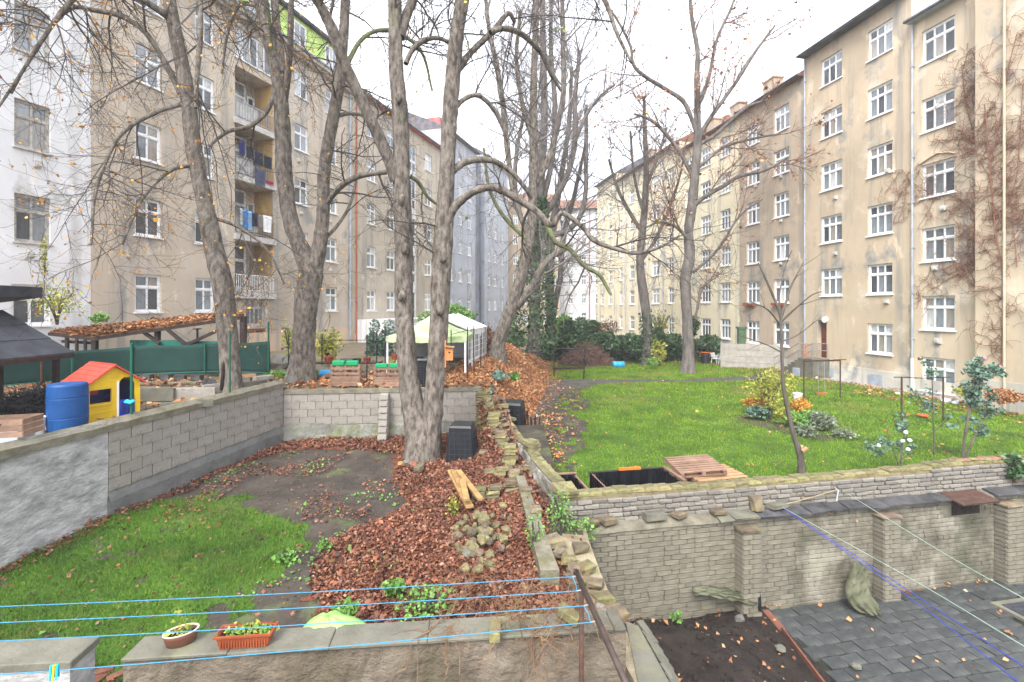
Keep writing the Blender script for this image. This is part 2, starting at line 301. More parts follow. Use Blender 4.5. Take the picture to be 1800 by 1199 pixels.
M['soil_dk'] = mat('dark_soil', [(.3, (.010, .0075, .006)), (.7, (.038, .028, .023))], 3, 9, .95, 1., 14, dist=.06)
M['turf'] = mat('turf', [(.3, (.022, .055, .006)), (.5, (.045, .10, .010)), (.7, (.075, .145, .018))], .9, 9, .95, .8, 30, second=[((.13, .125, .05), .35, .6, .8, (1, 1, 1))], dist=.04)
M['path'] = mat('dirt_path', [(.3, (.045, .04, .036)), (.7, (.10, .09, .08))], 2, 8, .95, .6, 20)
M['yardsoil'] = mat('yard_soil', [(.3, (.10, .085, .06)), (.7, (.19, .165, .125))], 1.3, 9, .95, .8, 12, second=[((.10, .14, .05), .8, .5, .7, (1, 1, 1)), ((.22, .085, .04), 1.6, .52, .68, (1, 1, 1))])
M['leafbed'] = mat('leaf_bed', [(.3, (.08, .028, .016)), (.7, (.18, .065, .032))], 6, 8, .9, 1., 18, dist=.06)
M['orangebed'] = mat('orange_leaf_bed', [(.3, (.15, .06, .025)), (.7, (.30, .125, .05))], 5, 8, .9, 1., 18, dist=.06)
LEAF_RED = [(.030, .013, .009), (.095, .030, .018), (.18, .060, .032), (.26, .098, .046), (.11, .048, .034), (.36, .19, .11)]
LEAF_OR = [(.15, .06, .03), (.29, .115, .045), (.40, .18, .07), (.48, .25, .11), (.34, .16, .08), (.56, .36, .21)]
M['leaf_red'] = islmat('red_brown_leaves', LEAF_RED, .55, .4); M['leaf_or'] = islmat('orange_leaves', LEAF_OR, .7)
M['leaf_tree'] = islmat('autumn_tree_leaves', [(.45, .16, .03), (.6, .28, .04), (.65, .40, .07), (.35, .12, .03)], .6)
M['leaf_yel'] = islmat('yellow_green_leaves', [(.33, .33, .06), (.22, .29, .045), (.48, .40, .07), (.15, .23, .04)], .6)
M['leaf_grn'] = islmat('green_leaves', [(.06, .15, .03), (.12, .26, .05), (.20, .36, .08), (.10, .2, .05)], .55)
M['leaf_dk'] = islmat('dark_green_leaves', [(.012, .035, .014), (.03, .075, .025), (.055, .12, .04), (.09, .16, .06)], .4, .5)
M['leaf_blue'] = islmat('blue_green_leaves', [(.05, .10, .07), (.10, .18, .13), (.17, .26, .19)], .5, .4)
M['leaf_grey'] = islmat('silver_leaves', [(.13, .17, .10), (.23, .26, .18), (.09, .13, .07)], .6)
M['grass'] = islmat('grass_blades', [(.028, .082, .006), (.050, .128, .009), (.085, .185, .014), (.16, .22, .03)], .7, .15, patch=[((.12, .12, .035), 1.3, .57, .8), ((.018, .055, .006), 2.2, .58, .75)])
M['grass_far'] = islmat('lawn_blades', [(.065, .145, .007), (.112, .22, .010), (.17, .285, .016), (.26, .32, .035)], .7, .15, patch=[((.24, .22, .07), .28, .55, .75), ((.07, .13, .02), .7, .56, .72), ((.22, .19, .08), 1.5, .62, .8)])
M['block'] = mat('concrete_block', [(.3, (.21, .19, .165)), (.7, (.36, .335, .30))], 2.5, 9, .92, .9, 18, rand=.07, second=[((.13, .125, .095), .8, .5, .68, (1, 1, 1)), ((.33, .28, .23), .6, .52, .7, (1, 1, 1)), ((.15, .14, .12), 4, .58, .7, (1, 1, 1))], dist=.02)
M['mortar'] = mat('grey_mortar', [(.3, (.26, .24, .21)), (.7, (.42, .39, .35))], 3, 8, .95, .7, 24)
M['render'] = mat('rough_render', [(.34, (.24, .237, .225)), (.48, (.34, .335, .325)), (.60, (.45, .445, .435))], 3.0, 14, .95, 1., 8, (.8, 1, 1.4), second=[((.14, .14, .135), .75, .54, .68, (1, 1, 1)), ((.55, .55, .54), 4, .6, .8, (1, 1, 2)), ((.14, .155, .08), 1.2, .64, .8, (1, 1, 1))], dist=.05)
M['plinth_dk'] = mat('dark_render', [(.3, (.10, .10, .095)), (.7, (.19, .19, .18))], 1.5, 9, .95, .9, 9, dist=.04)
M['capmoss'] = mat('mossy_cap', [(.3, (.10, .09, .065)), (.7, (.24, .22, .165))], 3, 9, .95, .9, 16, second=[((.12, .12, .045), 1.6, .56, .74, (1, 1, 1))])
M['moss'] = mat('yellow_moss_stone', [(.3, (.085, .075, .04)), (.7, (.23, .20, .105))], 4, 8, .95, .8, 14, rand=.22, second=[((.30, .28, .07), 2.2, .5, .7, (1, 1, 1)), ((.12, .11, .10), 3, .55, .7, (1, 1, 1))], hue=.015)
M['stone'] = mat('rubble_stone', [(.3, (.07, .055, .04)), (.7, (.23, .18, .12))], 4, 8, .95, .8, 14, rand=.3, second=[((.19, .18, .06), 2.2, .56, .75, (1, 1, 1)), ((.18, .07, .04), 2.5, .62, .75, (1, 1, 1))], hue=.02)
M['brickgrey'] = mat('painted_brick', [(.3, (.13, .12, .10)), (.6, (.29, .27, .24)), (.75, (.40, .38, .34))], 3, 8, .92, .8, 16, rand=.24, second=[((.07, .062, .052), 1.1, .47, .6, (1, 1, 1)), ((.20, .19, .08), 1.7, .6, .76, (1, 1, 1))], hue=.012)
M['brickmoss'] = mat('mossy_painted_brick', [(.32, (.085, .078, .055)), (.5, (.175, .16, .122)), (.68, (.31, .29, .235))], 1.6, 8, .92, .7, 16, rand=.13, second=[((.06, .065, .035), .9, .52, .7, (1, 1, 1)), ((.30, .29, .22), .6, .56, .75, (1, 1, 1))])
M['brickmort'] = mat('ochre_mortar', [(.3, (.13, .105, .065)), (.7, (.27, .225, .135))], 4, 8, .95, .9, 20)
M['mortmoss'] = mat('mossy_mortar', [(.3, (.085, .08, .055)), (.7, (.19, .175, .135))], 3, 8, .95, .8, 20)
M['whitewash'] = mat('flaking_whitewash', [(.34, (.10, .09, .075)), (.48, (.24, .225, .20)), (.62, (.42, .405, .38))], 2.2, 11, .95, 1., 7, (1, 1, 1), second=[((.18, .17, .14), 1.5, .56, .66, (1, 1, .4)), ((.2, .21, .09), 1, .64, .76, (1, 1, 1))], dist=.06)
M['slab'] = mat('concrete_slab', [(.3, (.085, .082, .062)), (.7, (.175, .168, .135))], 2, 8, .9, .5, 24, rand=.12, second=[((.2, .2, .11), 1.2, .55, .75, (1, 1, 1))])
M['fgwall'] = mat('brown_render', [(.3, (.085, .068, .048)), (.6, (.20, .165, .125)), (.75, (.29, .25, .2))], 1.6, 10, .95, 1., 9, (1, 1, 1.4), second=[((.07, .06, .03), 1.1, .5, .75, (1, 1, .4))], dist=.06)
M['paver'] = mat('slate_pavers', [(.3, (.028, .031, .032)), (.7, (.072, .076, .075))], 3, 8, .6, .5, 24, rand=.22, spec=.5, second=[((.07, .085, .045), .5, .52, .75, (1, 1, 1)), ((.13, .13, .12), 5, .6, .8, (1, 1, 1))])
M['joint'] = mat('paver_joints', [(.3, (.015, .015, .011)), (.7, (.045, .045, .03))], 4, 6, .95, .5, 20)
M['darkslate'] = mat('slate_coping', [(.3, (.03, .03, .032)), (.7, (.09, .088, .09))], 4, 6, .75, .5, 20, rand=.25)
M['rust'] = mat('rusty_metal', [(.3, (.05, .028, .022)), (.7, (.12, .065, .048))], 8, 6, .75, .4, 40, metal=.3)
M['darkmetal'] = mat('dark_brown_metal', [(.3, (.045, .032, .028)), (.7, (.085, .06, .05))], 8, 6, .5, .2, 40, metal=.3)
M['line_cy'] = mat('cyan_cord', [(.3, (.03, .19, .34)), (.7, (.05, .27, .44))], 20, 2, .5)
M['line_bl'] = mat('blue_cord', [(.3, (.03, .06, .48)), (.7, (.06, .10, .62))], 20, 2, .5)
M['line_gr'] = mat('pale_green_cord', [(.3, (.35, .47, .38)), (.7, (.45, .58, .48))], 20, 2, .5)
M['line_tan'] = mat('tan_cord', [(.3, (.32, .24, .12)), (.7, (.42, .32, .17))], 20, 2, .7)
def plain(name, c, rough=.5, **k): return mat(name, [(.35, tuple(x * .9 for x in c)), (.65, tuple(min(1, x * 1.08) for x in c))], 3, 4, rough, **k)
M['terra'] = mat('terracotta_plastic', [(.35, (.22, .05, .02)), (.65, (.31, .075, .03))], 6, 6, .5)
M['ceramic'] = plain('brown_glazed', (.13, .055, .035), .25); M['rimcream'] = plain('cream_rim', (.52, .45, .34), .5)
M['lime'] = mat('pale_lime_plastic', [(.35, (.22, .44, .10)), (.65, (.30, .54, .16))], 2, 4, .4, .3, 5)
M['black'] = mat('black_plastic', [(.35, (.006, .007, .009)), (.65, (.013, .015, .019))], 3, 4, .38)
M['liner'] = mat('black_liner', [(.35, (.004, .005, .007)), (.65, (.010, .011, .014))], 3, 4, .3, .9, 4, (1, 1, .4), spec=.45, dist=.06)
M['red'] = mat('red_plastic', [(.35, (.48, .045, .03)), (.65, (.62, .075, .05))], 3, 6, .5); M['yellow'] = mat('yellow_plastic', [(.35, (.60, .38, .01)), (.65, (.72, .48, .02))], 3, 6, .5, second=[((.45, .33, .08), 2.5, .6, .75, (1, 1, .4))]); M['blue'] = plain('blue_plastic', (.015, .05, .38), .45)
M['navy'] = plain('navy_plastic', (.02, .02, .14), .4); M['barrel'] = mat('barrel_blue', [(.35, (.004, .045, .17)), (.65, (.007, .07, .235))], 2, 6, .5, .1, 20, second=[((.03, .06, .12), 3, .6, .75, (1, 1, .3))]); M['ltblue'] = plain('light_blue_plastic', (.03, .33, .66), .4)
M['cyan'] = plain('cyan_plastic', (.03, .48, .62), .4)
M['netting'] = mat('green_netting', [(.3, (.005, .028, .023)), (.7, (.011, .052, .042))], 1.2, 5, .8, .4, 60)
M['net_edge'] = plain('green_hem', (.01, .12, .09), .6); M['gpost'] = plain('green_post', (.008, .09, .055), .5)
M['beam'] = mat('dark_timber', [(.3, (.018, .012, .010)), (.7, (.05, .033, .027))], 5, 6, .85, .4, 20)
M['wood'] = mat('weathered_wood', [(.3, (.16, .095, .065)), (.7, (.30, .19, .135))], 4, 7, .85, .5, 24, (1, 1, 1), rand=.2)
M['woodnew'] = mat('fresh_wood', [(.3, (.25, .14, .07)), (.7, (.42, .26, .14))], 4, 7, .8, .4, 24, rand=.15)
M['woodyel'] = mat('yellow_timber', [(.3, (.20, .12, .05)), (.7, (.40, .25, .10))], 4, 7, .85, .4, 24, rand=.2)
M['wpaint'] = plain('white_plastic', (.72, .73, .74), .45); M['tent'] = mat('white_canvas', [(.35, (.66, .67, .68)), (.65, (.80, .80, .80))], 1.5, 5, .7, .3, 5)
M['tentgreen'] = mat('algae_canvas', [(.35, (.24, .32, .13)), (.65, (.52, .57, .38))], 1.0, 6, .75, .3, 5)
M['tentwin'] = mat('clear_vinyl', [(.35, (.13, .12, .11)), (.65, (.25, .235, .22))], 2, 5, .15, .4, 3, spec=.7)
M['metal_dk'] = plain('dark_steel', (.022, .022, .027), .5); M['galv'] = plain('galvanised', (.36, .37, .39), .4, metal=.6)
M['greenbin'] = plain('bright_green', (.01, .42, .06), .45); M['bird'] = plain('orange_timber', (.42, .17, .06), .7)
M['bucket'] = plain('white_bucket', (.75, .78, .82), .4); M['orange'] = plain('orange_paint', (.75, .16, .02), .5)
M['cushion'] = plain('green_cushion', (.01, .26, .10), .8); M['canvas'] = mat('olive_canvas', [(.35, (.06, .063, .035)), (.65, (.15, .155, .10))], 2, 6, .8, .6, 8, dist=.05)
M['brickred'] = mat('red_brick', [(.3, (.14, .055, .04)), (.7, (.25, .105, .07))], 5, 6, .9, .5, 20, rand=.2)
M['pale'] = plain('pale_stone', (.13, .125, .11), .9, rand=.15); M['ground'] = mat('ground_earth', [(.3, (.07, .06, .045)), (.7, (.12, .10, .075))], .5, 7, .95)
M['vine'] = mat('dry_vine', [(.3, (.15, .072, .045)), (.7, (.26, .135, .09))], 4, 4, .9); M['vine_or'] = mat('orange_vine', [(.3, (.12, .065, .038)), (.7, (.24, .145, .08))], 4, 4, .8)
# ---------------------------------------------------------------- the land
def zg(x, y):
    """left garden surface"""
    x = np.asarray(x, float); y = np.asarray(y, float); mw = 0.96 - .188 * (y - 9.4)
    z = -4.32 - .28 * ss(9, 5.5, y) + .10 * ss(11.5, 14.5, y) * ss(-7.5, -4, x)
    z = z + .22 * ss(mw - 2.6, mw - .6, x) * ss(7.5, 10, y) * 1.
    return z + .05 * np.sin(1.7 * x + .6 * y) * np.cos(1.3 * y - .4 * x) + .025 * np.sin(4.1 * x + 1) * np.sin(3.7 * y)
def heightfield(name, m, xs, ys, zf, clip=None):
    X, Y = np.meshgrid(xs, ys); Z = zf(X, Y); V = np.stack([X, Y, Z], -1).reshape(-1, 3); nx, ny = len(xs), len(ys)
    i, j = np.meshgrid(np.arange(nx - 1), np.arange(ny - 1)); a = (j * nx + i).ravel(); Q = np.stack([a, a + 1, a + nx + 1, a + nx], 1)
    if clip is not None: c = V[Q].mean(1); Q = Q[clip(c[:, 0], c[:, 1])]
    return link(name, np_mesh(name, V, [Q], True), m)
def flat(name, m, pts, z, th=.0):
    mb = MB(); n = len(pts)
    if th: mb.prism(pts, z - th, z)
    else: mb.add([(x, y, z) for x, y in pts], [tuple(range(n))])
    return mb.build(name, m)
setting(flat('ground', M['ground'], [(-400, -400), (400, -400), (400, 600), (-400, 600)], -6.75))
def mwx(y): return 0.96 - .188 * (y - 9.4)           # middle wall line (left face)
def lwx(y): return -8.64 + .167 * (y - 7.97)         # left wall line (garden face)
def yl(x): return 9.26 + .188 * (x - 1.4)            # lower brick wall face
def yu(x): return 9.40 + .188 * (x - .96)            # upper brick wall face
FD = Vector((-.188, 1, 0)).normalized()
g = setting(heightfield('garden_soil', M['soil'], np.linspace(-9.2, 1.7, 90), np.linspace(1, 16.2, 120), zg, lambda x, y: (x > lwx(y) - .35) & (x < np.maximum(mwx(y) + .22, 1.1))))
def zlawn(x, y): return -4.45 + .04 * np.sin(.5 * x + .3 * y) * np.cos(.35 * y) + .02 * np.sin(1.9 * x) * np.sin(1.6 * y)
lawn = setting(heightfield('lawn', M['turf'], np.linspace(-30, 34, 160), np.linspace(9.4, 110, 220), zlawn, lambda x, y: (y > yu(x) + .12) & ((x > mwx(y)) | (y > 17.2))))
setting(flat('terrace_ground', M['yardsoil'], [(-7.75, 15.75), (-1.2, 16.2), (-1.6, 24), (-2, 40), (-3, 62), (-14, 62), (-24, 20), (-24, 16)], -2.68))
setting(flat('yard_ground', M['yardsoil'], [(-30, 3), (lwx(3) - .15, 3), (lwx(15.3) - .15, 15.3), (-7.7, 20), (-24, 22), (-30, 10)], -2.62))
def bank_z(x, y):
    xf = np.interp(y, [16, 17.8, 22, 27, 31, 36, 40], [.35, .75, 1.5, 2.25, 2.7, 3.3, 3.6]); top = -2.62 + .5 * np.exp(-((x - .4) / 2.2) ** 2 - ((y - 29.5) / 3.2) ** 2) - .9 * ss(32, 38, y)
    w = np.interp(y, [16, 22, 30], [1.9, 3.0, 3.4]); t = ss(0, 1, (xf - x) / w); e = ss(16.35, 16.9, y)
    return -4.5 + (top + 4.5) * t * e + .06 * np.sin(2.3 * x + y) * np.sin(1.9 * y) * t
bank = setting(heightfield('leaf_bank', M['orangebed'], np.linspace(-2.4, 4.2, 50), np.linspace(16.3, 40, 130), bank_z, lambda x, y: bank_z(x, y) > -4.47))
bank['kind'] = 'structure'
def grid_pts(n, x0, x1, y0, y1, seed=0):
    rr = np.random.default_rng(seed); return rr.uniform(x0, x1, n), rr.uniform(y0, y1, n)
def vis(x, y, z, m=40):
    px = CX + x / y * F; py = HY - z / y * F; return (px > -m) & (px < 1800 + m) & (py < 1199 + m)
def vnoise(x, y, s=0):  # smooth value noise, 0..1
    x = np.asarray(x, float) * .45; y = np.asarray(y, float) * .45; out = 0
    for k, (a, f_) in enumerate(((.62, 1), (.27, 2.3), (.11, 5.1))):
        u, v = x * f_ + 17.3 * k + 3.1 * s, y * f_ - 9.7 * k + 1.7 * s; i, j = np.floor(u), np.floor(v); fu, fv = u - i, v - j; fu, fv = fu * fu * (3 - 2 * fu), fv * fv * (3 - 2 * fv)
        h = lambda p, q: np.mod(np.sin(p * 127.1 + q * 311.7) * 43758.5453, 1.)
        out = out + a * ((h(i, j) * (1 - fu) + h(i + 1, j) * fu) * (1 - fv) + (h(i, j + 1) * (1 - fu) + h(i + 1, j + 1) * fu) * fv)
    return out
def pix(x, y, z): return CX + x / y * F, HY - z / y * F
def inpoly(px, py, poly):
    c = np.zeros(px.shape, bool); n = len(poly)
    for i in range(n):
        x1, y1 = poly[i]; x2, y2 = poly[(i + 1) % n]; k = ((y1 > py) != (y2 > py)) & (px < (x2 - x1) * (py - y1) / ((y2 - y1) + 1e-9) + x1); c ^= k
    return c
def Gp(poly, z): return [tuple(G(px, py, z))[:2] for px, py in poly]
pt = lambda px, py: tuple(G(px, py, -4.43))[:2]
pathpts = [pt(962, 668), pt(1050, 667), pt(1200, 667), pt(1310, 661), pt(1400, 655), pt(1400, 661), pt(1310, 669), pt(1150, 671), pt(1050, 676), pt(1000, 685), pt(978, 700), pt(955, 725), pt(930, 740), pt(925, 700), pt(948, 680)]
path = setting(heightfield('path', M['path'], np.linspace(-.5, 24, 330), np.linspace(15, 38, 300), lambda x, y: np.maximum(zlawn(x, y), -4.47) + .012, lambda x, y: inpoly(x + .35 * (vnoise(x * 3, y * 3, 4) - .5), y + .5 * (vnoise(x * 2.3, y * 2.3, 2) - .5), pathpts)))
bare = lambda x, y: ((x < .20 * (y - 9) + .0 + 1.5 * vnoise(x * 2.0, y * 1.6, 7)) & (vnoise(x * 6, y * 5, 1) > .33) & (y < 27))
setting(heightfield('bare_earth', M['soil'], np.linspace(-1, 6, 200), np.linspace(9.6, 28, 330), lambda x, y: zlawn(x, y) + .008, lambda x, y: bare(x, y) & (x > mwx(y) + .1)))
# yard with pavers (z -6.35)
setting(flat('yard_bed', M['joint'], [(1.2, 1), (24, 1), (24, yl(24) + .1), (1.2, yl(1.2) + .1)], -6.40))
pave = thing('pavement', 'grey slate paved yard below the long brick wall', 'pavement'); pave['kind'] = 'structure'; del pave['category']
pm = []
for v in range(4):
    mb = MB(); mb.box((0, 0, 0), (.365, .262, .07), jit=.006, taper=.02); pm.append(mb.mesh('paver')); pm[-1].materials.append(M['paver'])
ax = Vector((1, .188, 0)).normalized(); ay = Vector((-.188, 1, 0)).normalized(); o0 = Vector((5.35, yl(5.35) - .06, -6.375)); npv = 0
PL = []
for r_ in range(30):
    for c_ in range(46):
        p = o0 + ax * (.19 + .378 * (c_ + .5 * (r_ % 2)) - .2) - ay * (.15 + .276 * r_)
        px, py = CX + p.x / p.y * F, HY - p.z / p.y * F
        if not (1300 < px < 2400 and py < 1500) or p.x < 5.35 or p.y > yl(p.x) - .05: continue
        if 10.3 < p.x < 11.75 and 9.35 < p.y < 10.35: continue
        PL.append((p, pm[(r_ * 7 + c_ * 3) % 4]))
PL.sort(key=lambda q: (0 if CX + q[0].x / q[0].y * F < 1820 and HY - q[0].z / q[0].y * F < 1215 else 10) + q[0].y * .01); rest = MB()
for i, (p, me) in enumerate(PL):
    rz_ = math.atan(.188) + random.uniform(-.025, .025); q = p + Vector((0, 0, random.uniform(-.012, .012)))
    if i < 300: link('paver', me, None, pave, q, (random.uniform(-.03, .03), random.uniform(-.03, .03), rz_))
    else: rest.box(q, (.36, .26, .07), rz=rz_, jit=.006)
if rest.v: rest.build('pavers', M['paver'], pave)['kind'] = 'stuff'
print('pavers', len(PL))
def zbed(x, y): return -6.30 + .42 * ss(4.9, 3.2, x) * ss(9.6, 8.3, y) + .05 * np.sin(3 * x) * np.cos(2.7 * y) + .1 * np.exp(-((x - 3) / .6) ** 2 - ((y - 8.6) / .4) ** 2)
setting(heightfield('soil_bed', M['soil_dk'], np.linspace(1.3, 5.4, 50), np.linspace(4, 10.2, 60), zbed, lambda x, y: y < yl(x) + .05))
# near lawn in the left garden (blades), in plan coordinates
ga = Gp([(0, 995), (120, 950), (240, 905), (330, 882), (420, 868), (520, 900), (545, 930), (530, 975), (490, 1010), (440, 1045), (380, 1080), (330, 1130), (240, 1170), (-60, 1300), (-400, 1300), (-200, 1000)], -4.42)
def inlawn(x, y): e = .9 * (vnoise(x * 2.2, y * 2.2) - .5) + .18; e2 = .9 * (vnoise(x * 5, y * 5, 9) - .5); return inpoly(x + e + e2, y + e - e2, ga) & (vnoise(x * 6, y * 6, 2) > .22)
x, y = grid_pts(330000, -10, 1, 3.4, 13.5, 1)
k = inlawn(x + .06 * rng.standard_normal(len(x)), y + .06 * rng.standard_normal(len(x))) & (x > lwx(y) + .1) & (rng.random(len(x)) < .25 + .9 * vnoise(x * 3, y * 3, 2)); x, y = x[k], y[k]; z = zg(x, y); k = vis(x, y, z); x, y, z = x[k], y[k], z[k]
V, T = blades(np.stack([x, y, z - .01], 1), .065, .014, 1); tag(np_thing(V, [T], 'grass', M['grass']), 'bright green grass patch beside the rendered left wall', 'grass', kind='stuff')
tf = setting(heightfield('turf_patch', M['turf'], np.linspace(-9.2, -1, 240), np.linspace(2.4, 12.6, 300), lambda x, y: zg(x, y) + .004, lambda x, y: inlawn(x, y) & (x > lwx(y) + .02)))
# sparse weeds over the bare soil
x, y = grid_pts(26000, -8, .5, 5, 15.5, 5); n_ = vnoise(x * 2.2, y * 2.2, 3); k = (n_ > .66) & (rng.random(len(x)) < .4) & ~inlawn(x, y) & (x > lwx(y) + .1) & (x < mwx(y) - .7); x, y = x[k], y[k]; z = zg(x, y)
V, T = leaves_at(np.stack([x, y, z + .02], 1), .05, seed=4, flat=.5, up=.3); tag(np_thing(V, [T], 'weeds', M['leaf_grn']), 'small green weeds scattered over the bare garden soil', 'weeds', kind='stuff')
# lawn blades, denser near
x, y = grid_pts(900000, -1.5, 26, 9.6, 46, 2); k = rng.random(len(x)) < np.clip((12 / y) ** 1.5, .1, 1) * .95; x, y = x[k], y[k]; z = zlawn(x, y); k = vis(x, y, z) & (y > yu(x) + .3) & (x > mwx(y) + .45) & (x < 25.6 - .188 * y) & (bank_z(x, y) < -4.46)
x, y, z = x[k], y[k], z[k]; k = ~inpoly(x + .35 * (vnoise(x * 3, y * 3, 4) - .5), y + .5 * (vnoise(x * 2.3, y * 2.3, 2) - .5), pathpts) & ~(bare(x, y) & (rng.random(len(x)) < .93)); x, y, z = x[k], y[k], z[k]
V, T = blades(np.stack([x, y, z - .01], 1), .06, .02, 3); sc = (1 + np.maximum(0, y - 14) * .05); Vr = V.reshape(-1, 3, 3); c_ = Vr[:, :2].mean(1, keepdims=True); Vr = c_ + (Vr - c_) * np.minimum(sc, 2.2)[:, None, None]
tag(np_thing(Vr.reshape(-1, 3), [T], 'grass', M['grass_far']), 'bright green mown grass covering the big lawn', 'grass', kind='stuff'); print('lawn blades', len(x))
# fallen leaves
def litter(n, box, dens, zf, size, m, label, seed, flat_=.55):
    x, y = grid_pts(n, *box, seed); k = rng.random(n) < dens(x, y); x, y = x[k], y[k]; z = zf(x, y); k = vis(x, y, z); x, y, z = x[k], y[k], z[k]; rr = np.random.default_rng(seed)
    V, T = leaves_at(np.stack([x, y, z + .005 + rr.uniform(0, .05, len(x))], 1), size, seed=seed, flat=flat_, aspect=.42); print(label, len(x))
    return tag(np_thing(V, [T], 'fallen_leaves', m), label, 'leaves', kind='stuff')
lp = Gp([(690, 850), (700, 900), (650, 935), (560, 965), (530, 1020), (530, 1090), (600, 1130), (900, 1130), (1050, 1110), (950, 960), (900, 850), (860, 760), (700, 760), (720, 815)], -4.42)
lp2 = Gp([(440, 795), (520, 768), (560, 756), (860, 752), (860, 800), (740, 830), (690, 850), (690, 805), (600, 795), (500, 795), (440, 812)], -4.33)
def dleaf(x, y):
    e = .7 * (vnoise(x * 2.5, y * 2.5) - .5) + .4 * (vnoise(x * 7, y * 7, 3) - .5) - .12; a = inpoly(x + e, y + e, lp) | inpoly(x + e, y + e, lp2); edge = np.exp(-((x - lwx(y) - .2) / .18) ** 2) * (y > 6) * .4
    d = np.where(a, 1., .010 + .09 * (vnoise(x * 2.4, y * 2.4, 5) > .6) * (y > 9.5)); d = np.maximum(d, edge); return np.where((x > lwx(y) + .05) & (x < mwx(y) + .1), d, 0)
litter(230000, (-9, 1.5, 4.6, 15.7), dleaf, zg, .060, M['leaf_red'], 'red brown fallen leaves covering the soil by the twin trunk tree', 11)
setting(heightfield('leaf_layer', M['leafbed'], np.linspace(-9, 1.4, 120), np.linspace(4.6, 15.6, 130), lambda x, y: zg(x, y) + .01, lambda x, y: (inpoly(x + 1.1 * (vnoise(x * 2.5, y * 2.5) - .5) - .12, y + 1.1 * (vnoise(x * 2.5, y * 2.5) - .5), lp) | inpoly(x, y, lp2)) & (x > lwx(y) + .05) & (x < np.maximum(mwx(y), 1))))
litter(110000, (-2.4, 4.2, 16.4, 40), lambda x, y: np.where(bank_z(x, y) > -4.46, np.clip(20 / y, .3, 1), 0), bank_z, .10, M['leaf_or'], 'orange brown leaves heaped on the bank beside the lawn', 12, .4)
litter(90000, (-1, 26, 9.6, 46), lambda x, y: .012 + .4 * (x < .2 * (y - 9) + .5) * (y < 20) + .35 * (x > 22.6 - .188 * y) * (vnoise(x * 2, y * 2) > .45) + .5 * np.exp(-(bank_z(x, y + 0) + 4.5) / .02) * np.exp(-((x - np.interp(y, [16, 17.8, 22, 27, 31, 36, 40], [.35, .75, 1.5, 2.25, 2.7, 3.3, 3.6])) / .5) ** 2) + .6 * ((y > 37) | (x > 24.3 - .188 * y)) * (vnoise(x, y) > .4) + .10 * bare(x, y), lambda x, y: zlawn(x, y) + .02, .10, M['leaf_or'], 'scattered orange leaves lying on the big lawn', 13)
litter(1700, (1.4, 12.8, 6, 12), lambda x, y: np.where(x < 5.2, .42, .13) * (y < yl(x) - .05) + .8 * np.exp(-((yl(x) - y - .12) / .12) ** 2), lambda x, y: np.where(x < 5.3, zbed(x, y), -6.33), .085, M['leaf_or'], 'pale orange leaves scattered in the paved yard', 14)
litter(3600, (-19, -7.7, 10, 18), lambda x, y: .55 * (x < lwx(y) - .3), lambda x, y: 0 * x - 2.6, .14, M['leaf_or'], 'orange leaves lying in the yard behind the left wall', 15)
litter(9000, (-8, -1.3, 15.9, 24), lambda x, y: .75 * np.exp(-(y - 15.9) / 3), lambda x, y: 0 * x - 2.66, .14, M['leaf_or'], 'brown leaves lying behind the concrete block wall', 16)
# ---------------------------------------------------------------- buildings
YL = lambda px: 20750. / (1175 - px); YR = lambda px: 21580. / (px - 744)
class Face:
    def __init__(s, side, px0, Y=None, shift=0):
        s.side = side; s.px0 = px0; s.Y = Y
        if side == 'L': s.k = math.hypot(.3313, 1); s.d = Vector((.3313, 1, 0)) / s.k; y = YL(px0); s.p = Vector((-25 + .3313 * y, y, 0))
        elif side == 'R': s.k = math.hypot(.188, 1); s.d = Vector((.188, -1, 0)) / s.k; y = YR(px0); s.p = Vector((26 - .188 * y, y, 0))
        else: s.d = Vector((1, 0, 0)); s.p = Vector(((px0 - CX) / F * Y, Y, 0))
        s.n = Vector((-s.d.y, s.d.x, 0)); s.p = s.p + s.n * shift; s.rz = math.atan2(s.d.y, s.d.x)
    def u(s, px):
        if s.side == 'L': return (YL(px) - YL(s.px0)) * s.k
        if s.side == 'R': return (YR(s.px0) - YR(px)) * s.k
        return (px - s.px0) / F * s.Y
    def at(s, u, z, out=0): return s.p + s.d * u - s.n * out + Vector((0, 0, z))
def wall_mesh(L, z0, z1, D, holes):
    mb = MB(); xs = sorted({0, L} | {h[0] for h in holes} | {h[1] for h in holes}); zs = sorted({z0, z1} | {h[2] for h in holes} | {h[3] for h in holes}); idx = {}
    def v(x, y, z):
        k = (round(x, 4), round(y, 4), round(z, 4))
        if k not in idx: idx[k] = len(mb.v); mb.v.append((x, y, z)); mb.n += 1
        return idx[k]
    for i in range(len(xs) - 1):
        for j in range(len(zs) - 1):
            cx, cz = (xs[i] + xs[i + 1]) / 2, (zs[j] + zs[j + 1]) / 2
            if any(h[0] < cx < h[1] and h[2] < cz < h[3] for h in holes): continue
            mb.f.append((v(xs[i], 0, zs[j]), v(xs[i + 1], 0, zs[j]), v(xs[i + 1], 0, zs[j + 1]), v(xs[i], 0, zs[j + 1])))
    for x0, x1, a, b, dp in holes:
        c = [(x0, a), (x1, a), (x1, b), (x0, b)]
        for k in range(4):
            (xa, za), (xb, zb) = c[k], c[(k + 1) % 4]; mb.f.append((v(xa, 0, za), v(xb, 0, zb), v(xb, dp, zb), v(xa, dp, za)))
        if dp > 1: mb.f.append(tuple(v(x, dp, z) for x, z in c))
    q = [v(0, 0, z0), v(0, 0, z1), v(0, D, z1), v(0, D, z0), v(L, 0, z0), v(L, 0, z1), v(L, D, z1), v(L, D, z0)]
    mb.f += [(q[0], q[1], q[2], q[3]), (q[4], q[7], q[6], q[5]), (q[3], q[2], q[6], q[7]), (q[1], q[5], q[6], q[2])]
    return mb
_wc = {}
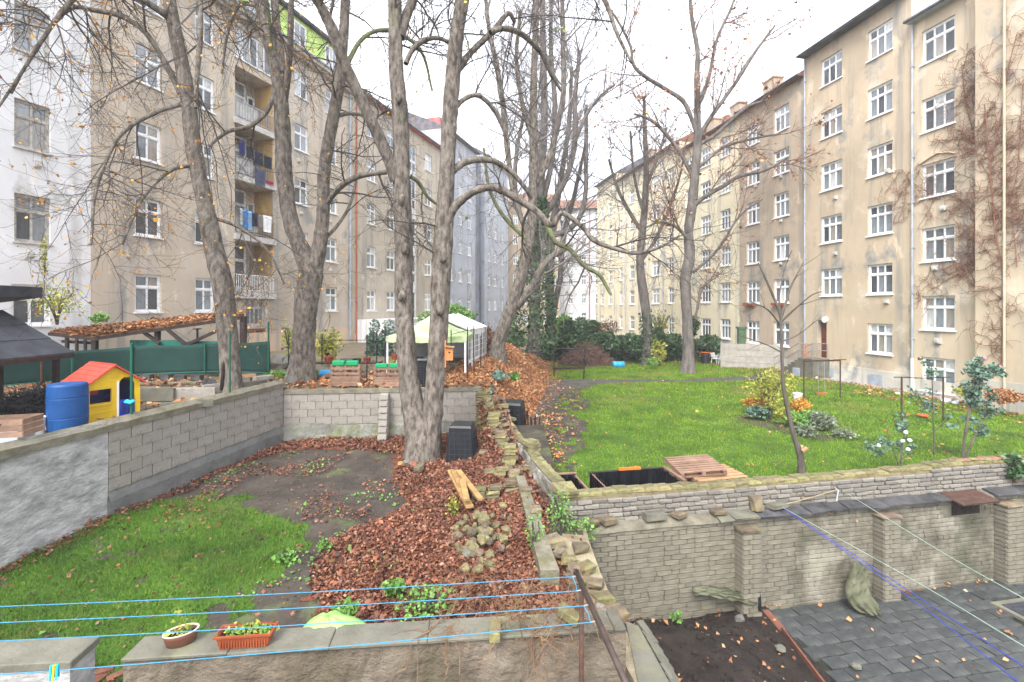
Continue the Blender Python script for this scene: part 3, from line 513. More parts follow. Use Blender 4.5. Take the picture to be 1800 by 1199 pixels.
def window_meshes(w, h, nx, tr, fm):
    key = (round(w, 2), round(h, 2), nx, tr, fm.name)
    if key in _wc: return _wc[key]
    b = .085 if w > .9 else .07; fr = MB(); y0, y1 = .10, .175
    fr.bb(0, w, y0, y1, 0, b); fr.bb(0, w, y0, y1, h - b, h); fr.bb(0, b, y0 + .001, y1 - .001, b, h - b); fr.bb(w - b, w, y0 + .001, y1 - .001, b, h - b)
    zt = h * .66; mw = .075; cells = []
    if tr: fr.bb(b, w - b, y0 - .008, y1 - .012, zt - .05, zt + .05)
    cw = (w - 2 * b) / nx
    for i in range(1, nx): x = b + cw * i; fr.bb(x - mw / 2, x + mw / 2, y0 + .006, y1 - .006, b, zt - .05 if tr else h - b); tr and fr.bb(x - mw / 2, x + mw / 2, y0 + .006, y1 - .006, zt + .05, h - b)
    for i in range(nx):
        x0, x1 = b + cw * i, b + cw * (i + 1)
        for a, c in (((b, zt - .05), (zt + .05, h - b)) if tr else ((b, h - b),)): cells.append((x0, x1, a, c))
    # inner sash borders
    for x0, x1, a, c in cells:
        s = .035; fr.bb(x0, x1, y0 + .02, y1 - .02, a, a + s); fr.bb(x0, x1, y0 + .02, y1 - .02, c - s, c); fr.bb(x0, x0 + s, y0 + .021, y1 - .021, a + s, c - s); fr.bb(x1 - s, x1, y0 + .021, y1 - .021, a + s, c - s)
    fme = fr.mesh('window'); fme.materials.append(fm); panes = []
    pk = {}
    for x0, x1, a, c in cells:
        k = (round(x1 - x0, 3), round(c - a, 3))
        if k not in pk:
            q = MB(); q.bb(0, x1 - x0, 0, .012, 0, c - a); me = q.mesh('pane'); me.materials.append(M['glass']); pk[k] = me
        panes.append((pk[k], (x0, .145, a)))
    al = MB()
    for x0, x1, a, c in cells: al.bb(x0, x1, .145, .157, a, c)
    ame = al.mesh('panes'); ame.materials.append(M['glass'])
    sm = MB(); sm.bb(-.06, w + .06, -.09, .10, -.07, -.002); sme = sm.mesh('sill')
    _wc[key] = (fme, panes, ame, sme); return _wc[key]
def add_window(root, x, z, w, h, nx=2, tr=True, fm=None, detail=True, sill=None, name='window'):
    fm = fm or M['frame']; fme, panes, ame, sme = window_meshes(w, h, nx, tr, fm)
    o = link(name, fme, None, root, (x, 0, z))
    if detail:
        for me, p in panes: link('pane', me, None, o, p)
    else: link('glass', ame, None, o)
    if sill: 
        s = link('sill', sme if not sme.materials else sme, None, o)
        if not sme.materials: sme.materials.append(sill)
    return o
def building(name, label, f, px1, z0, z1, wall, cols, D=11, roof=None, pitch=25, extra=(), over=.45, cat='building'):
    """cols: (pxa, pxb, [sills], h, nx, tr, frame, detail)"""
    root = thing(name, label, cat, tuple(f.p + Vector((0, 0, z0))), f.rz); L = f.u(px1); holes = []; ws = []
    for pa, pb, sills, h, nx, tr, fm, det in cols:
        ua, ub = f.u(pa), f.u(pb)
        for s_ in sills: holes.append((ua, ub, s_ - z0, s_ - z0 + h, .2)); ws.append((ua, s_ - z0, ub - ua, h, nx, tr, fm, det))
    for pa, pb, a, b, dp in extra: holes.append((f.u(pa), f.u(pb), a - z0, b - z0, dp))
    w = wall_mesh(L, 0, z1 - z0, D, holes); w.build('wall', wall, root)
    for ua, s_, w_, h, nx, tr, fm, det in ws: add_window(root, ua, s_, round(w_, 2) if False else w_, h, nx, tr, M[fm], det, M['frame'] if fm == 'frame' else M['sill'])
    if roof:
        H = z1 - z0; t = math.tan(R(pitch)); mb = MB(); mb.prism([(-.0, 0), (0, 0)], 0, 0) if False else None
        prof = [(-over, H + .02), (D / 2, H + .02 + (D / 2 + over) * t), (D + over, H + .02), (D + over, H - .1), (-over, H - .1)]
        mb.prism([(0.01, y, z) for y, z in prof], 0, off=(L - .02, 0, 0)); rf = mb.build('roof', roof, root)
        g_ = MB(); g_.tube([(0.02, -over - .06, H - .03), (L - .02, -over - .06, H - .03)], .08, 8); g_.build('gutter', M['gutter'], root)
    return root
def pipe(root, f, px, z0, z1, base, r=.055, m=None, out=.09, name='downpipe'):
    u = f.u(px); mb = MB(); mb.tube([(u, -out, z0 - base), (u, -out, z1 - base)], r, 8)
    n = int((z1 - z0) / 2.4)
    for i in range(n): z = z0 - base + 1 + i * 2.4; mb.bb(u - r - .02, u + r + .02, -out - r - .015, 0, z, z + .05)
    return mb.build(name, m or M['zinc'], root)
def vents(root, f, lst, base):
    for px, z, s in lst: mb = MB(); u = f.u(px); mb.bb(u, u + s, -.12, .0, z - base, z - base + s); mb.bb(u + s * .2, u + s * .8, -.16, -.12, z - base + s * .2, z - base + s * .8); mb.build('vent', M['sill'], root)
# ---- right row
fR1 = Face('R', 1602); fR2 = Face('R', 1415); fR3 = Face('R', 1300); fR4 = Face('R', 1195); fR5 = Face('R', 1085); fR6 = Face('R', 1050)
k6 = lambda a, p, n=6, s=0: [a + p * i for i in range(s, n)]
b1 = building('apartment_building', 'tan apartment building at the right edge, creeper climbing its wall', fR1, 2150, -4.6, 15.2, M['tan2'], [(1620, 1679, [-4.2, -1.06, 2.44, 5.75, 9.14, 12.7], 1.72, 3, True, 'frame', True)], roof=M['zinc'], pitch=38)
mb = MB(); ua, ub = fR1.u(1728), fR1.u(2150); mb.bb(ua, ub - .01, -.45, -.002, .05, 19.6); mb.build('bay', M['tan2'], b1)
mb = MB(); mb.bb(-.0, ua - .01, -.04, -.001, .02, .95); mb.build('plinth', M['plinth'], b1); mb = MB(); mb.bb(ua - .03, ub - .2, -.5, -.452, .02, 1.4); mb.build('plinth', M['plinth'], b1)
pipe(b1, fR1, 1606, -2.6, 15.1, -4.6); pipe(b1, fR1, 1606, -4.5, -2.62, -4.6, .075, M['frame']); mb = MB(); u = fR1.u(1782); mb.tube([(u, -.53, .2), (u, -.53, 19.5)], .05, 8); mb.build('downpipe', M['tan2'], b1)
vents(b1, fR1, [(1655, 4.9, .26), (1640, 1.95, .26), (1645, -1.75, .28)], -4.6)
mb = MB()
ua_, ub_ = fR1.u(1620), fR1.u(1679); mb.tube([(ua_ - .1, -.03, 4.6 + 5.75 + 1.8), (ua_ + .4, -.05, 4.6 + 5.75 + 2.0), ((ua_ + ub_) / 2, -.05, 4.6 + 5.75 + 2.12), (ub_ - .3, -.05, 4.6 + 5.75 + 2.0), (ub_ + .05, -.03, 4.6 + 5.75 + 1.85)], .045, 6); mb.build('arch_trim', M['tan2'], b1)
s2 = k6(-2.56, 3.4)
b2 = building('apartment_building', 'tallest tan apartment building on the right, brown back door up a flight of steps', fR2, 1602, -4.6, 17.1, M['tan'], [(1443, 1480, s2[1:], 1.72, 3, True, 'frame', True), (1525, 1569, s2, 1.72, 3, True, 'frame', True)], roof=M['gutter'], pitch=22, over=.6, extra=[(1437, 1453, -3.2, -.75, .35)])
mb = MB(); mb.bb(fR2.u(1437), fR2.u(1453), .30, .349, 1.4, 3.85); dr = mb.build('door', plain('brown_door', (.14, .045, .025), .55), b2)
mb = MB(); [mb.bb(fR2.u(1437) + .12 + .45 * i, fR2.u(1437) + .45 + .45 * i, .28, .299, 1.55 + 1.1 * j, 2.5 + 1.1 * j) for i in range(2) for j in range(2)]; mb.build('panel', plain('brown_panel', (.17, .06, .035), .5), dr)
mb = MB(); mb.bb(fR2.u(1455), fR2.u(1602) - .02, -.06, -.001, .02, 1.1); mb.build('plinth', M['plinth'], b2)
for a, b, z0, z1 in ((1527, 1553, -4.35, -3.75), (1456, 1467, -4.3, -3.75)): mb = MB(); mb.bb(fR2.u(a), fR2.u(b), -.075, -.061, z0 + 4.6, z1 + 4.6); mb.build('cellar_grille', M['zinc'], b2)
vents(b2, fR2, [(1467, 3.4, .2), (1467, 6.9, .22), (1558, 7.6, .24), (1556, .3, .24), (1467, 13.4, .0001)], -4.6)
mb = MB(); u = fR2.u(1452); mb.tube([(u, -.14, 3.9), (u, -.02, 3.9)], .2, 16); mb.build('lamp', M['wpaint'], b2)
pipe(b2, fR2, 1416.5, -2.4, 17.0, -4.6); pipe(b2, fR2, 1416.5, -4.5, -2.42, -4.6, .08, M['orange'])
s3 = k6(-2.7, 3.13)
b3 = building('apartment_building', 'brown plaster apartment building between the yellow one and the tallest tan one', fR3, 1414.6, -4.6, 16.0, M['brownish'], [(1312, 1335, s3, 1.75, 3, True, 'frame', True), (1360, 1387, s3, 1.75, 3, True, 'frame', True)], roof=M['oldroof'], pitch=33)
mb = MB(); mb.bb(.02, fR3.u(1414), -.04, -.001, .02, 1.0); mb.build('plinth', M['plinth'], b3)
for px, k in ((1312, 1), (1362, 1)): mb = MB(); u = fR3.u(px); mb.bb(u, u + 1.1, -.35, -.1, 4.6 + s3[k] - .18, 4.6 + s3[k] + .02); mb.build('flower_box', M['terra'], b3)
vents(b3, fR3, [(1372, 3.2, .2), (1372, 6.3, .2), (1328, 9.5, .2), (1372, 9.5, .2)], -4.6)
s4 = k6(-2.57, 3.14)
b4 = building('apartment_building', 'pale yellow apartment building behind the bare tree on the lawn', fR4, 1299.6, -4.6, 15.8, M['cream'], [(1205, 1215, s4, 1.7, 2, True, 'frame', False), (1232, 1249, s4, 1.7, 3, True, 'frame', False), (1266, 1284, s4, 1.7, 3, True, 'frame', False)], roof=M['oldroof'], pitch=30)
b5 = building('apartment_building', 'far yellow apartment building with a grey downpipe, red tiled eaves', fR5, 1194.6, -4.6, 17.0, M['cream'], [(a, b, s4, 1.7, 2, True, 'frame', False) for a, b in ((1089, 1094), (1107, 1115), (1128, 1136), (1146, 1159), (1174, 1184))], roof=M['oldroof'], pitch=28)
pipe(b5, fR5, 1167, -4, 16.9, -4.6, .07); pipe(b5, fR5, 1101, -4, 16.9, -4.6, .07)
b6 = building('apartment_building', 'farthest yellow apartment building with a dark roof edge', fR6, 1084.6, -4.6, 18.2, M['cream'], [(a, b, s4, 1.6, 2, True, 'frame', False) for a, b in ((1056, 1061), (1070, 1076))], roof=M['gutter'], pitch=30)
for f_, r_, z_, pts_ in ((fR4, b4, 15.8, (1222, 1262)), (fR3, b3, 16.0, (1318, 1392)), (fR5, b5, 17.0, (1120,))):
    for px in pts_: mb = MB(); u = f_.u(px); mb.bb(u, u + 1.2, 1.2, 2., z_ + 4.6, z_ + 4.6 + 2.0); mb.bb(u - .08, u + 1.28, 1.12, 2.08, z_ + 6.6, z_ + 6.72); mb.build('chimney', M['brownish'], r_)
# ---- left row
fL0 = Face('L', -330); fL1 = Face('L', 160); fL2 = Face('L', 620); fL3 = Face('L', 781); sl = k6(-.15, 3.63, 5)
l0 = building('apartment_building', 'white apartment building at the left edge, brown weathered window frames', fL0, 159.6, -3.2, 19, M['white_pl'], [(25, 89, [2.6, 6.25, 10.0, 13.7], 1.85, 2, True, 'frame_br', True), (20, 88, [-.65], 1.6, 2, True, 'frame', True), (-60, -15, [-.65, 2.6, 6.25, 10, 13.7], 1.85, 2, True, 'frame_br', True)], roof=M['gutter'])
vents(l0, fL0, [(58, 5.6, .25), (45, 2.0, .22)], -3.2)
lg = [(413, 480, 1.0 + .02, 4.0, 1.5), (413, 480, 4.4, 7.45, 1.5), (413, 480, 7.85, 10.7, 1.5), (413, 480, 11.1, 14.1, 1.5), (413, 480, 14.6, 16.4, .25), (432, 467, -3.2, -1.2, .25), (432, 466, -1.0, .6, .25)]
l1 = building('apartment_building', 'beige apartment building with a column of open loggias and a lime green attic', fL1, 619.6, -3.2, 17.5, M['beige'],
    [(237, 284, sl, 1.8, 2, True, 'frame', True), (343, 377, sl, 1.8, 2, True, 'frame', True), (518, 542, sl, 1.75, 2, True, 'frame', True), (573, 593, sl, 1.75, 2, True, 'frame', True), (573, 592, [-2.6], 1.1, 2, False, 'frame', False)], extra=lg)
f = fL1; u0, u1 = f.u(413), f.u(480); lb = 3.2
for i, (a, b) in enumerate(((1.0, 4.0), (4.4, 7.45), (7.85, 10.7), (11.1, 14.1))):
    mb = MB(); mb.bb(u0 - .1, u1 + .1, -.18, -.002, a - .38 + lb, a - .04 + lb); mb.build('floor_slab', M['sill'], l1)
    mb = MB(); mb.bb(u1 - .03, u1 - .004, .02, 1.49, a + lb + .03, b + lb - .02); mb.build('side_wall', M['ochre_in'], l1)
    w = add_window(l1, u0 + .1, a + lb + .25, 1.9, b - a - .35, 2, True, M['frame'], True, None); w.location.y = 1.28
    if i != 0: w2 = add_window(l1, u0 + 2.1, a + lb + 1.0, .55, 1.3, 1, False, M['frame'], True, None); w2.location.y = 1.28
    mb = MB(); n = 22 if i == 0 else 14; rm = M['frame'] if i == 0 else M['galv']
    for k in range(n + 1): x_ = u0 + .04 + (u1 - u0 - .08) * k / n; mb.bb(x_ - .012, x_ + .012, -.10, -.076, a + lb, a + lb + .98)
    mb.bb(u0, u1, -.115, -.065, a + lb + .98, a + lb + 1.03); mb.bb(u0, u1, -.105, -.07, a + lb + .08, a + lb + .11); mb.build('railing', rm, l1)
    if i: mb = MB(); mb.bb(u0 + .02, u0 + (u1 - u0) * .55, -.06, -.045, a + lb + .05, a + lb + .95); mb.build('parapet_panel', M['sill'], l1)
w = add_window(l1, u0, 14.6 + lb, u1 - u0, 1.8, 5, False, M['frame'], True, M['frame'])
w = add_window(l1, f.u(432), -1.0 + lb, f.u(466) - f.u(432), 1.6, 4, True, M['frame_br'], True, None)
mb = MB(); d0, d1 = f.u(432), f.u(467)
for i in range(2):
    x0 = d0 + (d1 - d0) / 2 * i; x1 = x0 + (d1 - d0) / 2; mb.bb(x0, x1, .12, .17, 0, .9); mb.bb(x0, x0 + .12, .121, .169, .9, 2.0); mb.bb(x1 - .12, x1, .121, .169, .9, 2.0); mb.bb(x0 + .12, x1 - .12, .12, .17, 1.88, 2.0)
dd = mb.build('door', M['redwood'], l1)
for i in range(2): x0 = d0 + (d1 - d0) / 2 * i; mb = MB(); mb.bb(x0 + .12, x0 + (d1 - d0) / 2 - .12, .14, .15, .9, 1.88); mb.build('pane', M['glass'], dd)
L1 = f.u(619.6)
mb = MB(); mb.bb(.0, L1 - .02, -.55, .4, 17.05 + lb, 17.3 + lb); mb.bb(.0, L1 - .02, -.35, -.003, 16.85 + lb, 17.046 + lb); mb.build('cornice', M['beige'], l1); mb = MB(); mb.tube([(0, -.6, 17.36 + lb), (L1 - .03, -.6, 17.36 + lb)], .09, 8); mb.build('gutter', M['zinc'], l1)
mb = MB(); a0, a1 = f.u(372), f.u(606); mb.bb(a0, a1, .5, 8, 17.502 + lb, 20.0 + lb); at_ = mb.build('attic', M['green_panel'], l1)
for pa, pb in ((383, 412), (447, 486), (515, 547), (580, 600)):
    w = add_window(l1, f.u(pa), 17.75 + lb, f.u(pb) - f.u(pa), 1.95, 3, False, M['frame'], True, None, 'attic_window'); w.location.y = .32
mb = MB(); mb.bb(a0 - .3, a1 + .3, .15, 8.3, 20.003 + lb, 20.2 + lb); mb.build('roof', M['slate'], l1)
mb = MB(); mb.bb(f.u(425), L1 - .05, -.05, -.001, .02, 1.75); mb.build('plinth', M['peach'], l1)
mb = MB(); mb.bb(.1, f.u(424), -.04, -.001, .02, 1.2); mb.build('plinth', M['plinth'], l1)
pipe(l1, f, 614, -2.4, 17.2, -3.2, .07); pipe(l1, f, 340, -3, 17, -3.2, .001, None) if False else None
vents(l1, f, [(526, 2.8, .22), (526, 6.4, .22), (579, 2.8, .2), (579, 6.4, .2), (522, 9.9, .24)], -3.2)
f = fL2
l2 = building('apartment_building', 'sand coloured apartment building with a rusty red pipe and red roof edge', f, 779.5, -3.2, 17.5, M['beige2'],
    [(645, 661, sl, 1.75, 2, True, 'frame', True), (680, 695, sl, 1.75, 2, True, 'frame', True), (747, 759, sl, 1.7, 2, True, 'frame', False)], roof=M['redroof'], pitch=37, extra=[(719, 732, -2, 16.0, .3)])
mb = MB(); xa, xb = f.u(719), f.u(732); w = add_window(l2, xa, 1.2, xb - xa, 18.0, 2, False, M['frame'], False, None, 'stair_window')
mb = MB(); [mb.bb(xa, xb, .08, .18, 3.0 + 1.81 * i, 3.25 + 1.81 * i + (.8 if i % 2 else 0)) for i in range(9)]; mb.build('stair_panel', M['white_pl'], l2)
pipe(l2, f, 625.5, -2.9, 16.9, -3.2, .06, M['redpipe']); mb = MB(); mb.bb(.05, f.u(779), -.05, -.001, .02, 1.2); mb.build('plinth', M['peach'], l2)
mb = MB(); mb.bb(.4, f.u(779), -2.6, -.06, .02, 2.35); mb.build('annex', M['white_pl'], l2)
f = fL3
l3 = building('apartment_building', 'grey blue apartment building beyond the white party tent', f, 838, -3.2, 20.2, M['grey_pl'], [(a, b, k6(-.15, 3.4, 6), 1.6, 2, True, 'frame', False) for a, b in ((792, 796), (806, 812), (822, 828))], roof=M['gutter'])
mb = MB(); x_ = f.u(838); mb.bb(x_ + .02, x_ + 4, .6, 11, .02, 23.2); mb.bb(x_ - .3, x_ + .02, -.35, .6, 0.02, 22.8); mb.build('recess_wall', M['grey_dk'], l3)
mb = MB(); mb.bb(f.u(800), f.u(815), 2, 4, 23.4, 26); mb.build('roof_dormer', M['redroof'], l3)
f = Face('L', 852)
l4 = building('apartment_building', 'second grey blue apartment building farther along, windows in two columns', f, 893, -3.2, 21.0, M['grey_pl'], [(a, b, k6(-.15, 3.4, 6), 1.6, 2, True, 'frame', False) for a, b in ((858, 862), (868, 873), (882, 885))], roof=M['gutter'], pitch=30)
f = Face('F', 893, 78)
l5 = building('apartment_building', 'brown far apartment building seen behind the ivy covered trunk', f, 984, -4.6, 17.5, M['brownish'], [(a, a + 8, k6(-2.5, 3.3), 1.6, 2, True, 'frame', False) for a in (902, 920, 938, 956, 972)], roof=M['oldroof'])
f = Face('F', 984, 83)
l6 = building('apartment_building', 'white far apartment building closing the end of the courtyard', f, 1084, -4.6, 17.6, M['far_white'], [(a, a + 9, k6(-2.4, 3.3), 1.7, 2, True, 'frame', False) for a in (999, 1022, 1047, 1066)], roof=M['oldroof'])
mb = MB(); mb.tube([(f.u(1036), -.1, .2), (f.u(1036), -.1, 22)], .09, 6); mb.build('downpipe', M['redpipe'], l6)
# walkway strip along the right facades
mb = MB(); p = [fR2.at(fR2.u(1440), -4.41, .75), fR1.at(fR1.u(1720), -4.41, .75), fR1.at(fR1.u(1720), -4.41, .05), fR2.at(fR2.u(1440), -4.41, .05)]; mb.add(p, [(0, 1, 2, 3)]); mb.add([q - Vector((0, 0, .12)) for q in p[:2]] + p[:2], [(0, 1, 3, 2)]); setting(mb.build('walkway', M['zinc']))
# laundry on the loggias
def garment(label, f, pa, pb, zt, zb, m, out=.22, kind='cloth', trap=.0):
    ua, ub = f.u(pa), f.u(pb); n = 6; front = []; mb = MB(); w = ub - ua; hh = zt - zb; nx = 7
    def off(i, j): return .035 * math.sin(i * 1.9 + pa) * (.4 + j / n)
    for sgn in (0, 1):
        for j in range(n + 1):
            for i in range(nx): front.append(f.at(ua + w * i / (nx - 1) + trap * w * (i / (nx - 1) - .5) * j / n, zt - hh * j / n - .03 * abs(math.sin(i * 1.3)), out + off(i, j) + .015 * sgn))
    N = nx * (n + 1); fs = []
    for s_ in (0, N): fs += [(s_ + j * nx + i, s_ + j * nx + i + 1, s_ + (j + 1) * nx + i + 1, s_ + (j + 1) * nx + i) for j in range(n) for i in range(nx - 1)]
    fs += [(i, i + 1, N + i + 1, N + i) for i in range(nx - 1)] + [(n * nx + i, n * nx + i + 1, N + n * nx + i + 1, N + n * nx + i) for i in range(nx - 1)]
    fs += [(j * nx, (j + 1) * nx, N + (j + 1) * nx, N + j * nx) for j in range(n)] + [(j * nx + nx - 1, (j + 1) * nx + nx - 1, N + (j + 1) * nx + nx - 1, N + j * nx + nx - 1) for j in range(n)]
    mb.add(front, fs); b = f.at((ua + ub) / 2, zb, out); return solo(mb, kind, label, 'laundry', m, tuple(b), 'laundry hanging on the loggias', smooth=True, rz=f.rz)
f = fL1; dk = plain('dark_cloth', (.015, .018, .035), .9); dk2 = plain('navy_cloth', (.02, .022, .12), .9)
garment('navy shirt hanging leftmost on the dark washing line of the second loggia from the top', f, 415, 426, 9.75, 9.0, dk2, kind='shirt')
garment('black trousers hanging beside the navy shirt on the upper loggia line', f, 428, 441, 9.6, 8.9, dk, kind='trousers')
garment('black top hanging in the middle of the upper loggia line', f, 443, 456, 9.5, 8.7, dk, kind='shirt', trap=.15)
garment('black towel hanging at the right end of the upper loggia line', f, 459, 473, 9.45, 8.7, dk, kind='towel')
garment('dark blue sheet drooping over the rail of the upper loggia', f, 444, 461, 8.5, 7.5, plain('slate_cloth', (.06, .07, .12), .9), kind='sheet')
garment('small red cloth over the rail at the right end of the upper loggia', f, 463, 476, 7.95, 7.75, plain('crimson_cloth', (.3, .02, .05), .9), kind='cloth')
garment('pale towel hanging leftmost on the lower loggia line', f, 416, 422, 5.85, 4.9, plain('pale_cloth', (.4, .45, .5), .9), kind='towel')
garment('bright blue shirt hanging on the lower loggia line', f, 423, 430, 5.85, 4.8, plain('sky_cloth', (.05, .22, .55), .9), kind='shirt')
garment('light blue towel hanging beside the bright blue shirt', f, 431, 437, 5.8, 4.7, plain('lightblue_cloth', (.2, .4, .65), .9), kind='towel')
garment('charcoal shirt hanging in the middle of the lower loggia line', f, 438, 448, 5.75, 5.0, dk, kind='shirt')
garment('grey cloth hanging left of the white shirt', f, 449, 455, 5.7, 5.0, plain('grey_cloth', (.2, .19, .2), .9), kind='cloth')
garment('white shirt hanging at the right end of the lower loggia line', f, 457, 473, 5.75, 4.75, plain('white_cloth', (.75, .75, .76), .9), kind='shirt', trap=-.2)
for i, (z, lab) in enumerate(((9.8, 'thin washing line stretched across the upper loggia'), (5.87, 'thin washing line stretched across the lower loggia'))):
    mb = MB(); mb.tube([f.at(f.u(413), z, .2), f.at(f.u(446), z - .08, .22), f.at(f.u(480), z - .02, .2)], .008, 4); solo(mb, 'washing_line', lab, 'washing line', M['metal_dk'], tuple(f.at(f.u(413), z, .2)))
# ---------------------------------------------------------------- garden walls
_bm = {}
def brick_me(l, h, d, m, v, jit=.008, bev=.16):
    k = (round(l, 2), round(h, 3), round(d, 2), m.name, v)
    if k not in _bm:
        st_ = random.getstate(); random.seed(v * 31 + int(l * 100)); mb = MB(); c = min(h, d) * bev; jj = lambda: random.uniform(-jit, jit)
        # chamfered block
        pr = [(-l / 2, -h / 2 + c), (-l / 2 + c, -h / 2), (l / 2 - c, -h / 2), (l / 2, -h / 2 + c), (l / 2, h / 2 - c), (l / 2 - c, h / 2), (-l / 2 + c, h / 2), (-l / 2, h / 2 - c)]
        f = [(x + jj(), 0, z + jj() * .6) for x, z in pr]; fi = [(x * (1 - 2 * c / l), -c * .7 + jj() * .5, z * (1 - 1.4 * c / h)) for x, y, z in f]; bk = [(x, d, z) for x, y, z in f]
        n = 8; mb.add(fi + f + bk, [tuple(range(8))] + [(i, (i + 1) % n, n + (i + 1) % n, n + i) for i in range(n)] + [(n + i, n + (i + 1) % n, 2 * n + (i + 1) % n, 2 * n + i) for i in range(n)])
        me = mb.mesh('brick'); me.materials.append(m); _bm[k] = me; random.setstate(st_)
    return _bm[k]
def courses(root, L, zrow, h, l, gap, m, d, name='brick', jit=.008, out=0, topf=None, botf=None, limit=300, order=None, m2=None, skip=None, proud=.012):
    """bricks on the plane y=0 of root (local X along, -Y outwards); biggest-in-picture 300 as objects, rest joined"""
    rs = random.Random(int(L * 10)); lst = []
    for r_, z in enumerate(zrow):
        x = -(l + gap) * (.5 if r_ % 2 else 0) + rs.uniform(-.03, .03)
        while x < L:
            ll = l * rs.choice([1, 1, 1, 1, .5, .96]) if name == 'brick' else l
            a, b = max(x, 0), min(x + ll, L)
            if b - a > .07:
                c = (a + b) / 2
                if not (topf and z + h > topf(c) + 1e-3) and not (botf and z < botf(c)) and not (skip and skip(a, b, z, z + h)): lst.append((a, b, z))
            x += ll + gap
    I = wmat(root); key = lambda q: -F * F / (max((I @ Vector(((q[0] + q[1]) / 2, 0, q[2]))).y, .5) ** 2) * (1 if abs((I @ Vector((q[0], 0, q[2]))).x / max((I @ Vector((q[0], 0, q[2]))).y, .5)) < 1.15 else .01)
    lst.sort(key=key); joined = []
    for k, (a, b, z) in enumerate(lst):
        q = round((b - a) / .02) * .02; me = brick_me(max(q, .06), h, d, m, rs.randrange(4), jit); loc = ((a + b) / 2, -rs.uniform(0, proud) - out, z + h / 2)
        if k < limit: link(name, me, None, root, loc, (rs.uniform(-.02, .02), rs.uniform(-.015, .015), rs.uniform(-.01, .01)))
        else: joined.append((me, loc))
    if joined:
        V, Fq = [], []; n = 0; F8 = []
        for me, loc in joined:
            v = np.array([tuple(x.co) for x in me.vertices]) + np.array(loc); V.append(v)
            for p in me.polygons: (F8 if len(p.vertices) == 8 else Fq).append([i + n for i in p.vertices])
            n += len(v)
        o = link(name + 's', np_mesh(name + 's', np.concatenate(V), [np.array(F8), np.array(Fq)]), m2 or m, root); o['kind'] = 'stuff'
    return lst
def frame_thing(name, label, cat, p, q, z0):
    p, q = Vector((*p, 0)), Vector((*q, 0)); d = (q - p); return thing(name, label, cat, (p.x, p.y, z0), math.atan2(d.y, d.x)), d.length
# --- upper brick wall (z -4.38 .. -3.7)
up, LU = frame_thing('brick_wall', 'weathered painted brick wall with moss on top beside the black planters', 'wall', (.98, yu(.98)), (17.5, yu(17.5)), -4.42)
topu = lambda x: .645 - .01 * ss(0, 3, x) + .012 * math.sin(x * .9) + .07 * ss(8.5, 9.5, x)
mb = MB(); n = 60; xs = [LU * i / n for i in range(n + 1)]; vs = []
for x in xs: t = topu(x) + random.uniform(-.012, .012); vs += [(x, .012, -.12), (x, .012, t - .02), (x, .10, t + .035), (x, .26, t + .0), (x, .28, -.12)]
fs = [(i * 5 + j, (i + 1) * 5 + j, (i + 1) * 5 + j + 1, i * 5 + j + 1) for i in range(n) for j in range(4)]; mb.add(vs, fs + [(0, 1, 2, 3, 4), tuple(n * 5 + j for j in (4, 3, 2, 1, 0))]); mb.build('wall_core', M['brickmort'], up)
courses(up, LU, [-.10 + .098 * i for i in range(9)], .078, .30, .022, M['brickgrey'], .1, topf=lambda x: topu(x) - .02, jit=.011, proud=.035)
# mossy top course (header stones)
for i in range(int(LU / .302) - 1):
    x = .12 + i * .302; q = MB(); q.box((0, 0, 0), (.31, .27, .055), jit=.013); q.build('cap_stone', M['moss'], up, loc=(x, .14, topu(x) + .018 + random.uniform(-.012, .012)), rot=(random.uniform(-.04, .04), random.uniform(-.03, .03), random.uniform(-.05, .05)))
for i in range(9): q = MB(); q.rock((0, 0, 0), (.34, .24, .07), 70 + i); q.build('cap_stone', M['vine'] if i % 2 else M['moss'], up, loc=(9.9 + .22 * i, .13, topu(9.9 + .2 * i) + .07))
# --- lower brick wall (z -6.4 .. -4.36) with pilasters and ledge
lo, LL = frame_thing('brick_wall', 'tall mossy painted brick wall with pilasters round the paved yard', 'wall', (1.40, yl(1.40)), (17.9, yl(17.9)), -6.42)
mb = MB(); mb.bb(0, LL, .012, .30, 0, 2.03); mb.build('wall_core', M['mortmoss'], lo)
NX0, NX1 = 8.92, 9.72
courses(lo, LL, [.02 + .0995 * i for i in range(20)], .090, .33, .010, M['brickmoss'], .1, jit=.004, proud=.012, skip=lambda a, b, z, z1: b > NX0 and a < NX1 and z1 > 1.62 and z < 1.98)
mb = MB(); mb.bb(NX0, NX1, .001, .011, 1.64, 1.98); mb.build('niche', M['soil_dk'], lo)  # flat dark panel, no recess: the shade of the opening is its colour
I_ = wmat(lo)
for cx, w in ((3.52, .42), (6.95, .42), (10.35, .46)):
    mb = MB(); mb.bb(cx - w / 2 + .012, cx + w / 2 - .012, -.27, .0, .0, 1.86); pl = mb.build('pilaster', M['mortmoss'], lo)
    for i in range(18):
        z = .02 + .0995 * i
        for a, b in (((-w / 2, .0), (.012, w / 2)) if i % 2 else ((-w / 2, -.09), (-.08, w / 2))): me = brick_me(max(round((b - a) / .02) * .02, .06), .090, .1, M['brickmoss'], i % 4, .004); link('brick', me, None, pl, (cx + (a + b) / 2, -.285, z + .045))
        me = brick_me(.26, .090, .1, M['brickmoss'], i % 3, .004); link('brick', me, None, pl, (cx - w / 2 - .003, -.14, z + .045), (0, 0, -PI / 2))
    mb = MB(); mb.box((cx, -.12, 1.88), (w + .07, .36, .035), jit=.012); mb.build('pilaster_cap', M['stone'], lo)
